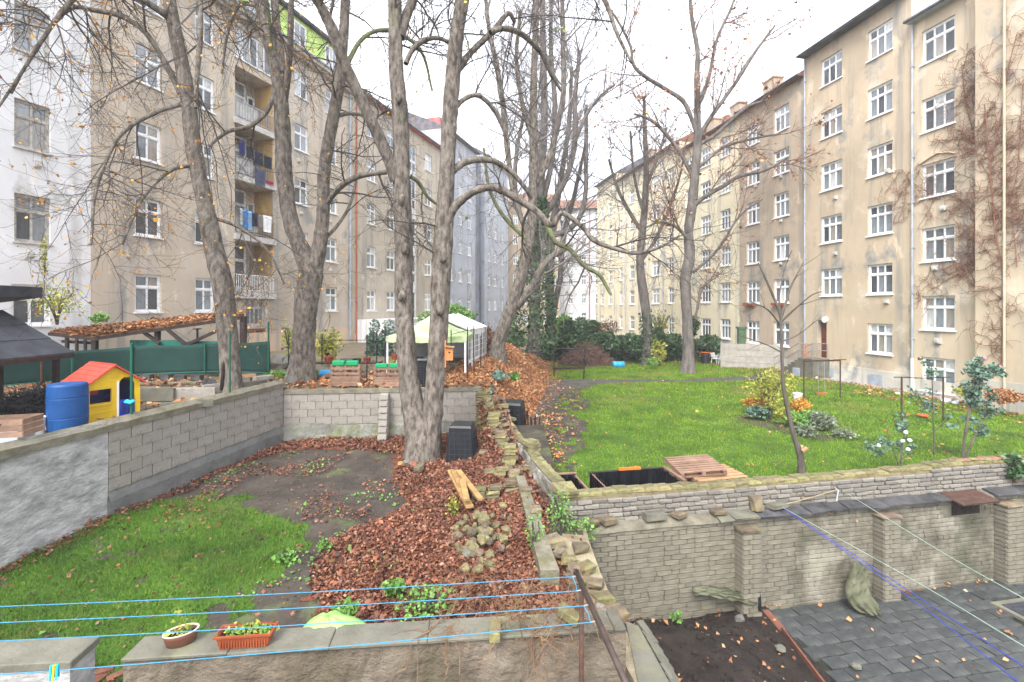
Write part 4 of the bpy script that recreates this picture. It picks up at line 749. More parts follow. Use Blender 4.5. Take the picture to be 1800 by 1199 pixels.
# ledge: mortar bed and slates
mb = MB(); n = 40; vs = []
for i in range(n + 1): x = LL * i / n; j = random.uniform(-.02, .02); vs += [(x, -.05 + j, 2.0), (x, -.03 + j, 2.05 + j * .5), (x, .32, 2.14 + j), (x, .32, 1.98)]
mb.add(vs, [(i * 4 + j, (i + 1) * 4 + j, (i + 1) * 4 + j + 1, i * 4 + j + 1) for i in range(n) for j in range(3)] + [(0, 1, 2, 3)]); mb.build('ledge', M['capmoss'], lo)
x = 2.9
while x < LL - .4:
    w = random.uniform(.32, .62)
    if not (NX0 - .3 < x < NX1): mb = MB(); mb.box((x + w / 2, .03 + random.uniform(-.03, .03), 2.075 + random.uniform(0, .02)), (w - .015, .36, .035), rx=.12, jit=.012); mb.build('coping_slate', M['darkslate'] if x > 3.4 else M['slab'], lo)
    x += w
mb = MB(); mb.box(((NX0 + NX1) / 2 - .05, -.1, 2.08), (1.05, .5, .03), rx=.18, jit=.01); mb.build('cover_plate', M['rust'], lo)
for i, (x, w, h, r_) in enumerate(((.55, .3, .1, .2), (1.55, .45, .12, .0), (2.1, .28, .07, .4), (3.0, .3, .06, 0), (3.9, .28, .3, .1), (4.4, .4, .09, .2), (.2, .24, .09, .3))): 
    q = MB(); q.box((0, 0, 0), (w, .22, h) if i != 4 else (.2, .12, .3), jit=.015); q.build('loose_brick', M['slab'] if i in (1, 5) else M['stone'], lo, loc=(x, .1, 2.14 + h / 2 if i != 4 else 2.27), rot=(0 if i != 4 else -.3, 0, r_))
# graffiti scribble on the last pilaster
mb = MB(); cx = 10.35
for k in range(6):
    z = 1.0 - k * .085; mb.tube([(cx - .24 - .012 * 0 - .0, -.06 - .02 * k % 2, z), (cx - .243, -.14, z + .05), (cx - .243, -.22, z - .02), (cx - .243, -.25, z + .03)], .006, 4)
mb.build('graffiti', M['black'], lo)
# --- whitewashed stone wall between the gardens, with mossy top
wa, wb = Vector((.96, 9.42, 0)), Vector((-.275, 15.75, 0))
wp, LW = frame_thing('plastered_wall', 'flaking whitewashed wall with a yellow mossy top between the two gardens', 'wall', wa.xy, wb.xy, -4.6)
mb = MB(); n = 50; m_ = 10; vs = []; rr = random.Random(4); tp = []
for i in range(n + 1):
    x = LW * i / n; t = .87 + .04 * math.sin(x * 2.3) - .10 * ss(3.2, 4.6, x) + rr.uniform(-.012, .012); tp.append(t)
    for j in range(m_ + 1): z = -.1 + (t + .1) * j / m_; vs.append((x, .03 + .03 * math.sin(3 * x + 5 * z) + .018 * math.sin(9 * x - 7 * z) + rr.uniform(-.012, .012), z))
w_ = m_ + 1; mb.add(vs, [(i * w_ + j, (i + 1) * w_ + j, (i + 1) * w_ + j + 1, i * w_ + j + 1) for i in range(n) for j in range(m_)])
b0 = [(LW * i / n, -.27, -.1) for i in range(n + 1)]; b1_ = [(LW * i / n, -.27 + rr.uniform(-.01, .01), tp[i]) for i in range(n + 1)]; k0 = len(mb.v)
mb.add(b0 + b1_, [(i, i + 1, n + 2 + i, n + 1 + i) for i in range(n)]); top = [i * w_ + m_ for i in range(n + 1)]
mb.f += [(top[i], top[i + 1], k0 + n + 2 + i, k0 + n + 1 + i) for i in range(n)] + [tuple([j for j in range(m_ + 1)] + [k0 + n + 1, k0]), tuple([n * w_ + j for j in range(m_ + 1)] + [k0 + 2 * n + 1, k0 + n])]
mb.build('wall_core', M['whitewash'], wp, smooth=False)
x = .1; i = 0
while x < LW - .1:
    l_ = rr.uniform(.22, .4); q = MB(); q.rock((0, 0, 0), (l_ * 1.12, .3, .08), 200 + i); t = float(np.interp(x + l_ / 2, [LW * k / n for k in range(n + 1)], tp))
    q = MB(); q.box((0, 0, 0), (l_, .28, .05), jit=.014); q.build('cap_stone', M['moss'], wp, loc=(x + l_ / 2, -.13, t + .02), rot=(rr.uniform(-.05, .05), rr.uniform(-.05, .05), rr.uniform(-.06, .06)))
    x += l_; i += 1
for i, (x, dz, l_) in enumerate(((.0, .06, .5), (.02, .0, .48), (2.9, .02, .36), (2.95, .10, .34), (3.05, .17, .3), (6.2, .05, .4))):
    q = MB(); q.box((0, 0, 0), (l_, .42 if i < 2 else .36, .08), jit=.02); q.build('cap_stone', M['moss'], wp, loc=(x + .1, -.13, .91 + dz), rot=(0, 0, .1 * i))
# --- collapsed rubble wall
rw = thing('rubble_wall', 'collapsed stone wall crumbling into heaps beside the whitewashed wall', 'wall', (0, 12, -4.4))
def rtop(y): return float(np.interp(y, [8.2, 9.6, 10.6, 11.4, 12.4, 13.3, 14.2, 15.2, 15.9], [-4.3, -4.25, -4.18, -4.12, -4.05, -3.9, -3.6, -3.15, -2.88]))
def rl(y): return float(np.interp(y, [8.2, 10, 11.5, 13, 14.5, 16], [.50, .30, .0, -.30, -.65, -.95]))
def rr_(y): return mwx(y) - .03
xs = np.linspace(0, 1, 9); ys = np.linspace(7.6, 16.0, 70); vs = []; rq = random.Random(9)
for y in ys:
    for s_ in xs:
        xl, xr = rl(y) - .22, rr_(y) + .05; e = min(1, s_ / .28); z = -4.75 + (rtop(y) - .12 + 4.75) * (e ** .7 if s_ < .28 else 1) - .04 * (1 - s_) + rq.uniform(-.05, .05) - (.1 if .3 < s_ < .75 and 9 < y < 14.5 else 0); vs.append((xl + (xr - xl) * s_, y, z))
Q = [(j * 9 + i, j * 9 + i + 1, (j + 1) * 9 + i + 1, (j + 1) * 9 + i) for j in range(69) for i in range(8)]
n9 = len(vs); mb = MB(); mb.add(vs, Q + [tuple(69 * 9 + i for i in range(9))]); mb.build('rubble_core', mat('rubble_core', [(.3, (.10, .075, .05)), (.5, (.24, .19, .13)), (.7, (.20, .08, .045))], 3, 9, .95, 1., 9, dist=.08), rw, world=True)
cnt = 0; rq = random.Random(5)
for y in np.arange(15.85, 8.3, -.135):   # stacked courses seen from their broken ends
    xl, xr = rl(y), rr_(y); zt = rtop(y); wdt = xr - xl
    for s_ in np.arange(.06, 1.0, .24 / max(wdt, .3)):
        if cnt >= 285 or rq.random() < .25: continue
        x = xl + wdt * s_ + rq.uniform(-.04, .04); k_ = rq.random(); q = MB(); big = rq.uniform(.6, 1.15)
        (q.box if k_ < .62 else q.rock)((0, 0, 0), (.26 * big, .2 * big, .085 * big + .02), **({'jit': .02} if k_ < .62 else {'seed': cnt}))
        q.build('stone', M['stone'] if rq.random() < .55 else M['moss'], rw, loc=(x, y - 12, zt + 4.4 - .05 + rq.uniform(-.1, .1) + (.10 if s_ < .2 else 0)), rot=(rq.uniform(-.3, .3), rq.uniform(-.3, .3), rq.uniform(-.6, .6) + .2)); cnt += 1
n = 3600; rl_ = np.random.default_rng(41); yy = rl_.uniform(8.3, 15.7, n); ss_ = rl_.uniform(0, 1, n); xx = np.array([rl(y) - .25 + (rr_(y) - rl(y) + .2) * s for y, s in zip(yy, ss_)]); zz = np.array([rtop(y) for y in yy]) - .06 + rl_.uniform(0, .12, n) - .15 * (ss_ < .12)
V, T = leaves_at(np.stack([xx, yy, zz], 1), .085, seed=42, flat=.5, aspect=.42); tag(np_thing(V, [T], 'fallen_leaves', M['leaf_red'], rw), kind='stuff')
# pillar of flat stones at the far end and stacks standing in rows
def stack(x, y, z0, n_, w, rot=0, m=None):
    for i in range(n_):
        q = MB(); q.box((0, 0, 0), (w * rq.uniform(.8, 1.15), w * .75, .075), jit=.018); q.build('stone', m or (M['moss'] if rq.random() < .6 else M['stone']), rw, loc=(x + rq.uniform(-.03, .03), y - 12 + rq.uniform(-.03, .03), z0 + 4.4 + .088 * i), rot=(rq.uniform(-.05, .05), rq.uniform(-.06, .06), rot + rq.uniform(-.15, .15)))
stack(-.98, 15.75, -4.3, 18, .42); stack(-.72, 15.2, -4.2, 13, .38); stack(-.55, 14.4, -4.1, 11, .36); stack(-.3, 13.3, -4.1, 8, .34); stack(-.05, 12.3, -4.1, 7, .34)
for px, py, n_ in ((868, 872, 5), (842, 868, 4), (898, 868, 6), (880, 838, 5), (905, 842, 5), (861, 835, 4), (926, 870, 4), (940, 905, 4), (850, 800, 4)): g_ = G(px, py, -4.1); stack(g_.x, g_.y, -4.25, n_, .27)
# low plastered stub
mb = MB(); a = G(907, 836, -3.95); b = G(950, 1000, -4.1); c = [Vector((a.x, a.y, -3.95)), Vector((a.x + .2, a.y, -3.95)), Vector((b.x + .30, b.y, -4.12)), Vector((b.x, b.y, -4.12))]
mb.add(c + [p - Vector((0, 0, .9)) for p in c], [(0, 1, 2, 3), (0, 3, 7, 4), (2, 6, 7, 3), (1, 5, 6, 2), (0, 4, 5, 1)]); mb.build('wall_stub', M['capmoss'], rw, world=True)
# --- near end of the middle wall down to the camera
nw = thing('garden_wall', 'low crumbling wall with concrete strip running toward the washing line post', 'wall', (1.3, 7, -4.6))
ln = [(9.35, .86, 1.42, -4.22), (8.5, .80, 1.40, -4.22), (7.6, .93, 1.42, -4.22), (6.9, 1.08, 1.44, -4.2), (6.3, 1.2, 1.46, -4.2), (5.6, 1.33, 1.64, -4.2), (5.0, 1.44, 1.78, -4.2), (3.5, 1.75, 2.05, -4.2), (1.5, 2.1, 2.4, -4.2)]
vs = []
for y, a, b, z in ln: vs += [(a, y, -6.6), (a, y, z + random.uniform(-.02, .02)), (b, y, z + random.uniform(-.02, .02)), (b, y, -6.6)]
mb = MB(); mb.add(vs, [(i * 4 + j, i * 4 + 4 + j, i * 4 + 5 + j, i * 4 + 1 + j) for i in range(len(ln) - 1) for j in range(3)] + [(0, 1, 2, 3)]); mb.build('wall_core', mat('bare_wall', [(.3, (.16, .12, .08)), (.6, (.33, .28, .19)), (.75, (.40, .36, .27))], 1.6, 9, .95, .9, 10, second=[((.18, .19, .08), 1.1, .55, .75, (1, 1, 1))], dist=.05), nw, world=True)
for i, (px, py, w, d, m, rz) in enumerate(((968, 955, .42, .34, 'stone', .3), (1000, 985, .24, .2, 'moss', 0), (1020, 965, .26, .2, 'stone', .2), (1030, 1000, .24, .22, 'moss', .6), (1045, 1030, .26, .2, 'stone', -.3), (985, 975, .2, .16, 'stone', 1.), (1012, 1000, .2, .14, 'stone', .5), (1028, 1020, .2, .16, 'moss', .1), (1057, 1056, .3, .24, 'moss', .3), (1068, 1085, .34, .24, 'brickgrey', -.5), (1085, 1080, .26, .22, 'stone', .4), (1010, 1020, .24, .2, 'stone', .2), (1040, 1060, .2, .18, 'stone', .9))):
    g_ = G(px, py, -4.16); q = MB(); q.box((0, 0, 0), (w, d, .09), jit=.025); q.build('stone', M[m], nw, loc=tuple(g_ - Vector((1.3, 7, -4.6)) + Vector((0, 0, .03))), rot=(random.uniform(-.1, .1), random.uniform(-.1, .1), rz))
mb = MB(); a = [G(1100, 1092, -4.17), G(1122, 1100, -4.17), G(1185, 1215, -4.17), G(1125, 1215, -4.17)]; mb.add([p for p in a] + [p - Vector((0, 0, .12)) for p in a], [(0, 1, 2, 3), (0, 3, 7, 4), (3, 2, 6, 7), (1, 5, 6, 2), (0, 4, 5, 1)]); mb.build('concrete_strip', M['slab'], nw, world=True)
for i in range(8):
    a = P(1125 + 8.5 * i, 1095 + 15 * i, 4.17 * F / (552 + 15 * i)); q = MB(); q.box((0, 0, 0), (.26, .09, .09), jit=.008); q.build('brick', M['slab'], nw, loc=(a.x - 1.3 + .06, a.y - 7, .33), rot=(0, 0, -1.33))
# --- left rendered wall + block section
lw = thing('rendered_wall', 'rough grey rendered wall along the left side, its far half of bare concrete blocks', 'wall', (lwx(3), 3, -4.7), math.atan2(1, .167)); LV = math.hypot(.167, 1); Ll = (15.3 - 3) * LV; Yt = lambda y: (y - 3) * LV
ys_ = Yt(9.75)   # start of the block part
mb = MB(); n = 70; m_ = 14; rq = random.Random(3); vs = []
for i in range(n + 1):
    x = ys_ * i / n
    for j in range(m_ + 1): z = -.3 + 2.66 * j / m_; vs.append((x, -.0 - .05 + .05 * math.sin(x * 1.3 + z) * math.cos(z * 1.7) + .012 * math.sin(7 * x + 3 * z) + rq.uniform(-.008, .008) + .06 * (1 - j / m_), z))
w_ = m_ + 1; mb.add(vs, [(i * w_ + j, (i + 1) * w_ + j, (i + 1) * w_ + j + 1, i * w_ + j + 1) for i in range(n) for j in range(m_)])
mb.bb(0, ys_ - .01, .08, .26, -.3, 2.35); 
lw.rotation_euler.z = math.atan2(1, .167)
# local X runs away from the camera, local +Y points left (into the wall): flip the relief so it faces the garden
for k in range((n + 1) * w_): v = mb.v[k]; mb.v[k] = (v[0], -v[1] * .5, v[2])
mb.build('render_coat', M['render'], lw)
mb = MB(); mb.bb(ys_, Ll, .03, .24, -.3, 2.30); mb.build('wall_core', M['mortar'], lw)
courses(lw, Ll - ys_, [.02 + .0 + .2 * i for i in range(11)], .188, .39, .012, M['block'], .1, name='block', jit=.004, proud=.01) if False else None
bl = [(x, z) for z in range(9) for x in range(14)]
def blocks(root, x0, x1, z0, nrow, topz, m=M['block'], sgn=-1, H=.25, L=.5):
    me = {}
    for r_ in range(nrow):
        x = x0 - (L / 2 if r_ % 2 else 0)
        while x < x1:
            a, b = max(x, x0), min(x + L - .007, x1)
            if b - a > .08:
                q = round((b - a) / .03) * .03; k = brick_me(max(q, .09), H - .007, .06, m, (r_ * 5 + int(x * 3)) % 4, .004, .09); link('block', k, None, root, ((a + b) / 2, random.uniform(-.004, .008), z0 + H * r_ + H / 2 - .006), (random.uniform(-.006, .006), 0, random.uniform(-.006, .006)))
            x += L
blocks(lw, ys_ + .01, Ll, .92, 5, 2.2)
mb = MB(); mb.bb(ys_ + .005, Ll, -.05, .02, -.3, .72); mb.prism([(ys_ + .005, -.05, .72), (Ll, -.05, .72), (Ll, .02, .92), (ys_ + .005, .02, .92)], 0, off=(0, .004, 0)); mb.build('render_plinth', M['plinth_dk'], lw)
mb = MB(); n = 50; vs = []
for i in range(n + 1): x = Ll * i / n; j = random.uniform(-.012, .012); vs += [(x, -.035 + j, 2.16), (x, -.04 + j, 2.30 + j), (x, .1, 2.40 + j), (x, .30, 2.36 + j), (x, .30, 2.15)]
mb.add(vs, [(i * 5 + j, i * 5 + 5 + j, i * 5 + 6 + j, i * 5 + 1 + j) for i in range(n) for j in range(4)] + [(0, 1, 2, 3, 4), tuple(n * 5 + j for j in range(5))]); mb.build('wall_cap', M['capmoss'], lw)
# --- cross wall of concrete blocks
ca, cb = (lwx(15.3), 15.3), (-1.06, 15.95); cw, LC = frame_thing('block_wall', 'low concrete block wall behind the twin trunk tree with a leaning buttress', 'wall', ca, cb, -4.55)
mb = MB(); mb.bb(0, LC, .03, .24, -.2, 1.86); mb.build('wall_core', M['mortar'], cw)
blocks(cw, .02, LC, .78, 4, 1.8)
mb = MB(); mb.bb(-.02, LC + .02, -.03, .27, 1.78, 1.90); mb.build('wall_cap', M['capmoss'], cw)
n = 50; vs = []; mb = MB(); rq = random.Random(8)
for i in range(n + 1):
    x = LC * i / n; t = .78 + .05 * math.sin(x * 2); 
    for z, y in ((-.25, -.16), (.15, -.14 + .05 * math.sin(4 * x)), (.45, -.07 + .04 * math.sin(5 * x + 1)), (t, -.02), (t + .01, .03)): vs.append((x, y + rq.uniform(-.015, .015), z))
mb.add(vs, [(i * 5 + j, i * 5 + 5 + j, i * 5 + 6 + j, i * 5 + 1 + j) for i in range(n) for j in range(4)]); mb.build('render_plinth', mat('mossy_render', [(.3, (.12, .12, .10)), (.55, (.24, .24, .21)), (.7, (.36, .36, .33))], 1.8, 9, .95, 1., 8, second=[((.13, .15, .05), 1, .5, .7, (1, 1, 1))], dist=.06), cw)
bx = (677 - CX) / F * 15.6 - ca[0] + .0; mb = MB(); mb.prism([(bx - .12, -.75, -.2), (bx - .12, -.02, -.2), (bx - .12, -.02, 1.76), (bx - .12, -.2, 1.76)], 0, off=(.26, 0, 0)); bt = mb.build('buttress', M['mortar'], cw)
for i in range(9): z = -.05 + .2 * i; y = -.75 + .55 * (z + .2) / 1.96; me = brick_me(.27, .17, .1, M['block'], i % 4, .01); link('brick', me, None, bt, (bx + .01, y - .012, z + .12), (-.27, 0, 0))
# --- foreground wall with slabs
fa, fb = (-3.80, 4.60), (1.22, 5.04); fw, LF = frame_thing('garden_wall', 'brown rendered wall with flat concrete coping carrying the plant pots', 'wall', fa, fb, -5.2)
mb = MB(); n = 80; m_ = 12; vs = []; rq = random.Random(6)
for i in range(n + 1):
    x = LF * i / n
    for j in range(m_ + 1): z = -.4 + 2.16 * j / m_; vs.append((x, .03 + .018 * math.sin(5 * x + 3 * z) + .012 * math.sin(11 * x - 8 * z) + rq.uniform(-.008, .008), z))
w_ = m_ + 1; mb.add(vs, [(i * w_ + j, (i + 1) * w_ + j, (i + 1) * w_ + j + 1, i * w_ + j + 1) for i in range(n) for j in range(m_)]); mb.bb(.0, LF, .07, .27, -.4, 1.762); mb.build('render_coat', M['fgwall'], fw)
x = 0
while x < LF - .05:
    w = min(.98, LF - x); mb = MB(); mb.box((x + w / 2, .145, 1.782), (w - .006, .33, .036), rz=random.uniform(-.004, .004), jit=.004); s_ = mb.build('coping_slab', M['slab'], fw, bevel=.008); x += w
gp, _ = frame_thing('gate_pier', 'light rendered wall end with flat capping in the bottom left corner', 'wall', (-6.4, 4.42), (-4.27, 4.58), -5.2)
mb = MB(); mb.bb(0, 2.12, .0, .30, -.2, 1.72); mb.build('wall_core', M['render'], gp); mb = MB(); mb.bb(-.02, 2.15, -.03, .33, 1.722, 1.80); mb.build('coping_slab', M['slab'], gp, bevel=.008)
# ---------------------------------------------------------------- trees
def trace(pts, Y, dY=0):
    """pixel polyline [(px,py,halfwidth)] at depth Y (dY: how far the end leans to or from the camera) -> (n,4)"""
    n = len(pts); o = []
    for i, (px, py, r) in enumerate(pts):
        y = Y + dY * i / (n - 1); p = P(px, py, y); o.append((p.x, p.y, p.z, r * Y / F / math.hypot(1, p.x / p.y)))
    return np.array(o)
def tree(label, Y, base, trunks, limbs, levels, seed, bark='bark', twig='twig', leaves=None, name='bare_tree', cat='tree', group=None, base_dz=-.1, seedtr=.45, tS=14):
    root = thing(name, label, cat, tuple(P(base[0], base[1], Y)), 0, group); seeds = []
    for i, t in enumerate(trunks):
        a = trace(t, Y); 
        if i == 0: a = np.vstack([a[0] + np.array([0, 0, base_dz * 2.5, 0]), a])
        V, Q = limb_mesh(a, tS, .07, seed + i, flare=.5 if i == 0 else 0); np_thing(V, [Q], 'trunk', M[bark], root, smooth=True)
        c = resample(catmull(a, 6), 40)[int(40 * (seedtr if i == 0 else seedtr * .3)):]; seeds.append(resample(c, 24))
    for i, (t, dY) in enumerate(limbs):
        a = trace(t, Y, dY); V, Q = limb_mesh(a, 8, .08, seed + 50 + i); np_thing(V, [Q], 'limb', M['mossbark' if i % 5 == 4 and bark == 'bark' else bark], root, smooth=True)
        seeds.append(resample(catmull(a, 5)[2:], 24))
    S_ = np.stack(seeds); Pp, Rp = S_[:, :, :3], S_[:, :, 3]; VV, QQ, n0, ends = [], [], 0, []
    for k, lv in enumerate(levels):
        lv = dict(lv); src = lv.pop('src', 'prev'); n = lv.pop('n'); sd = lv.pop('S', 4 if k == 0 else 3)
        A, B = (S_[:, :, :3], S_[:, :, 3]) if src == 'limbs' else (Pp, Rp)
        Pn, Rn = spawn(A, B, n, seed=seed * 10 + k, **lv); ends.append(Pn[:, 1:].reshape(-1, 3)); V, Q = tubes(Pn, Rn, sd); VV.append(V); QQ.append(Q + n0); n0 += len(V)
        if src == 'limbs' and k > 0: Pp = np.concatenate([Pp, Pn]) if Pp.shape[1] == Pn.shape[1] else Pn; Rp = np.concatenate([Rp, Rn]) if Rp.shape[1] == Rn.shape[1] else Rn
        else: Pp, Rp = Pn, Rn
    np_thing(np.concatenate(VV), [np.concatenate(QQ)], 'crown', M[twig], root)
    if leaves:
        n, size, lm = leaves[:3]; rr = np.random.default_rng(seed); E_ = np.concatenate(ends[-2:]); E_ = E_[rr.choice(len(E_), n)]
        if len(leaves) > 3: E_ = E_[E_[:, 2] < leaves[3]]
        V, T = leaves_at(E_, size, seed=seed, droop=.6); np_thing(V, [T], 'leaves', M[lm], root)
    return root
droopy = lambda a, b, c, s=1.: [dict(n=a, L=(1.2 * s, 3.2 * s), ang=(30, 95), K=9, wig=.13, grav=-.10, curl=.12, rf=.45, rmin=.008, t0=.12), dict(n=b, L=(.6 * s, 1.7 * s), ang=(30, 80), K=8, wig=.14, grav=-.12, curl=.22, rf=.6, rmin=.006, t0=.1), dict(n=c, L=(.25 * s, .8 * s), ang=(25, 75), K=6, wig=.16, grav=-.08, curl=.28, rf=.7, rmin=.0045, t0=.1)]
upw = lambda a, b, c, s=1., g=.05: [dict(n=a, L=(1.5 * s, 4.0 * s), ang=(25, 60), K=9, wig=.10, grav=g, rf=.5, rmin=.011, t0=.05), dict(n=b, L=(.8 * s, 2.0 * s), ang=(25, 65), K=7, wig=.13, grav=g, rf=.6, rmin=.007, t0=.15), dict(n=c, L=(.3 * s, 1.0 * s), ang=(20, 65), K=5, wig=.16, grav=.03, rf=.7, rmin=.005, t0=.15)]
T1 = tree('big bare tree with a hollow in its trunk behind the rendered wall', 14.1, (405, 695),
    [[(407, 695, 22), (404, 640, 19), (398, 570, 18.5), (391, 500, 18.5), (375, 430, 18), (358, 350, 16), (342, 270, 15), (331, 180, 14), (315, 90, 13), (298, 0, 12), (282, -110, 11), (275, -240, 8)]],
    [([(318, 165, 7), (290, 110, 6), (255, 57, 5.5), (215, 30, 5), (165, 18, 5), (130, 13, 4.5), (100, 35, 4), (60, 90, 3), (20, 165, 2)], -1), ([(302, 35, 8), (270, 12, 7), (220, -12, 6), (150, -15, 5.5), (110, 20, 5), (80, 62, 4), (30, 140, 3), (-30, 230, 2)], -2.5),
     ([(298, -20, 7), (340, -60, 6), (352, 0, 5), (352, 60, 5), (347, 125, 4), (344, 190, 3)], -1.5), ([(290, -60, 8), (210, -120, 7), (110, -110, 6), (10, -50, 5), (-60, 80, 4)], -3), ([(290, -60, 7), (370, -130, 6), (440, -90, 5), (470, 10, 4), (478, 90, 3)], 2),
     ([(345, 290, 4.5), (300, 300, 3.5), (250, 350, 3), (215, 430, 2)], -2), ([(330, 180, 5), (270, 200, 4), (210, 240, 3.5), (170, 330, 3), (160, 430, 2)], -2.5), ([(366, 380, 4), (420, 400, 3), (470, 440, 2.2), (500, 500, 1.5)], 1)],
    droopy(90, 800, 3000, 1.15), 11, leaves=(2200, .06, 'leaf_tree'), seedtr=.75)
mb = MB(); c = P(392, 655, 13.83); mb.rock((c.x + .02, c.y - .02, c.z), (.11, .12, .95), 3); mb.build('hollow', M['soil_dk'], T1, world=True)  # dark lump set in the bark, its colour stands for the shade inside
T2 = tree('forked bare tree growing behind the corner of the block wall', 17.3, (530, 672),
    [[(528, 674, 29), (531, 640, 23), (535, 580, 20), (541, 520, 21), (546, 480, 22), (530, 440, 17), (511, 385, 15), (499, 300, 14.5), (497, 215, 14), (489, 140, 13), (470, 60, 12), (455, -10, 11), (440, -110, 9), (432, -220, 7)], [(550, 480, 16), (562, 430, 13), (568, 370, 12), (570, 300, 11.5), (586, 205, 10.5), (598, 130, 10), (604, 60, 9), (607, -10, 8.5), (612, -110, 8), (610, -220, 6)]],
    [([(495, 130, 9), (488, 60, 8.5), (483, -5, 8), (482, -90, 6)], 1), ([(500, 190, 6), (508, 110, 6), (511, 50, 5.5), (513, -20, 5), (516, -90, 4)], -1), ([(484, 158, 5), (470, 195, 4), (440, 222, 4), (400, 232, 3.5), (367, 258, 2.5)], -1), ([(574, 360, 5), (588, 340, 5), (607, 322, 5), (635, 309, 4.5), (683, 302, 4)], -1.5),
     ([(600, 130, 5), (640, 65, 4), (690, 55, 4), (740, 90, 3), (760, 160, 2)], 2), ([(586, 205, 4), (620, 200, 3.5), (660, 215, 3), (690, 280, 2), (700, 350, 1.5)], 2), ([(455, 10, 5), (420, 10, 4), (400, 60, 3), (390, 130, 2)], 1), ([(560, 430, 4), (590, 400, 3), (615, 360, 3), (628, 310, 2)], 1)],
    droopy(55, 400, 1400, 1.1), 22, leaves=(260, .07, 'leaf_tree'), seedtr=.62)
T3 = tree('twin trunk grey tree standing in the fallen leaves, bird box on its right stem', 13.4, (743, 815),
    [[(742, 818, 31.3), (740, 780, 27.6), (730, 735, 21.2), (719, 670, 17.5), (713, 590, 16.6), (709, 500, 16.6), (709, 420, 16.1), (706, 310, 14.7), (703, 200, 13.8), (697, 120, 12.9), (694, 40, 12.4), (693, -40, 11.0), (690, -140, 9.2), (692, -240, 7.4)], [(752, 812, 23.9), (756, 770, 20.2), (763, 700, 17.5), (768, 620, 16.6), (773, 540, 16.6), (777, 450, 16.6), (781, 380, 15.6), (787, 280, 13.8), (791, 200, 13.3), (797, 120, 12.9), (804, 55, 12.0), (815, -10, 11.0), (830, -100, 9.2), (840, -220, 7.4)]],
    [([(697, 318, 13), (683, 280, 11), (665, 240, 10), (646, 198, 9.5), (627, 157, 9.5), (607, 117, 9.5), (589, 67, 9.5), (567, 17, 8.5), (550, -12, 8), (530, -70, 7), (505, -150, 6)], -2), ([(703, 65, 9), (716, 25, 8.5), (732, -20, 8), (745, -90, 7), (760, -180, 6)], 1),
     ([(783, 405, 9), (795, 370, 8), (820, 344, 7), (850, 331, 6.5), (875, 331, 6.5), (910, 350, 6), (943, 371, 5.5), (969, 396, 5), (985, 376, 4.2), (1000, 380, 4.2), (1027, 402, 4), (1043, 422, 3.8), (1077, 436, 3.5), (1120, 445, 3), (1165, 432, 2.4), (1195, 414, 1.6)], -1.5), ([(793, 303, 6.5), (815, 287, 6), (840, 281, 6), (870, 284, 5.5), (900, 303, 5), (923, 330, 4.5), (935, 350, 3.5)], 1),
     ([(960, 390, 5), (975, 424, 4.5), (1000, 437, 4.5), (1027, 467, 4), (1053, 483, 3.5), (1074, 518, 2.5)], -.5), ([(713, 112, 5), (725, 88, 4.5), (745, 71, 4.5), (770, 67, 4), (790, 75, 4)], .5), ([(800, 130, 6), (812, 112, 6), (830, 90, 5.5), (868, 53, 5.5), (893, 24, 4.5), (905, 40, 3)], 1), ([(862, 58, 5), (885, 50, 5), (910, 56, 5), (930, 70, 4.5), (953, 95, 4.5), (968, 128, 4), (987, 160, 3)], 1.5),
     ([(796, 195, 5), (815, 175, 4.5), (840, 168, 4), (865, 188, 4), (880, 215, 3.5), (893, 250, 3), (897, 290, 2)], 1), ([(722, 310, 4), (736, 321, 3.5), (752, 346, 3), (772, 362, 2.5)], .6), ([(720, 300, 3.5), (690, 303, 4), (683, 302, 4)], 0), ([(815, -20, 7), (880, -70, 6), (960, -80, 5), (1050, -20, 4), (1085, 60, 3), (1110, 110, 2)], -1.5), ([(693, -60, 7), (640, -110, 6), (600, -60, 4), (580, 30, 3)], 1)],
    droopy(60, 500, 2000, 1.0), 33, leaves=(60, .1, 'leaf_yel'), seedtr=.66, tS=18)
for i, (tx, ty) in enumerate(((712, 437), (778, 452), (772, 545), (706, 520), (705, 350), (700, 170))):
    mb = MB(); c = P(tx, ty, 13.05); mb.rock(c + Vector((0, .06, 0)), (.2, .22, .30), 40 + i); mb.build('burl', M['bark'], T3, world=True, smooth=True)
T4 = tree('leaning bare tree rooted in the orange leaf bank beside the party tent', 25, (872, 634),
    [[(872, 636, 17), (876, 605, 13), (886, 575, 11.5), (899, 540, 11), (914, 495, 9.5), (926, 445, 9), (934, 395, 9), (937, 330, 8), (938, 250, 7.5), (938, 160, 6.5), (941, 70, 5.5), (942, -10, 5), (945, -110, 4)]],
    [([(899, 545, 7), (921, 524, 7), (942, 492, 6.5), (957, 463, 6), (978, 446, 5), (1005, 430, 3)], 0), ([(930, 420, 5), (905, 350, 5), (895, 290, 5), (884, 190, 5), (873, 115, 4.5), (860, 55, 4), (853, -10, 3)], 0), ([(937, 330, 5), (960, 290, 5), (978, 230, 5), (990, 165, 5), (990, 80, 4.5), (988, 0, 4)], 1), ([(938, 250, 4.5), (918, 180, 4), (908, 100, 3.5), (915, 20, 3)], -1), ([(930, 425, 4), (885, 380, 3.5), (860, 330, 3), (850, 260, 2)], -1)],
    upw(90, 680, 3200, 1.05), 44, bark='bark', twig='twig_far', leaves=(220, .12, 'leaf_yel', 3.), seedtr=.45)
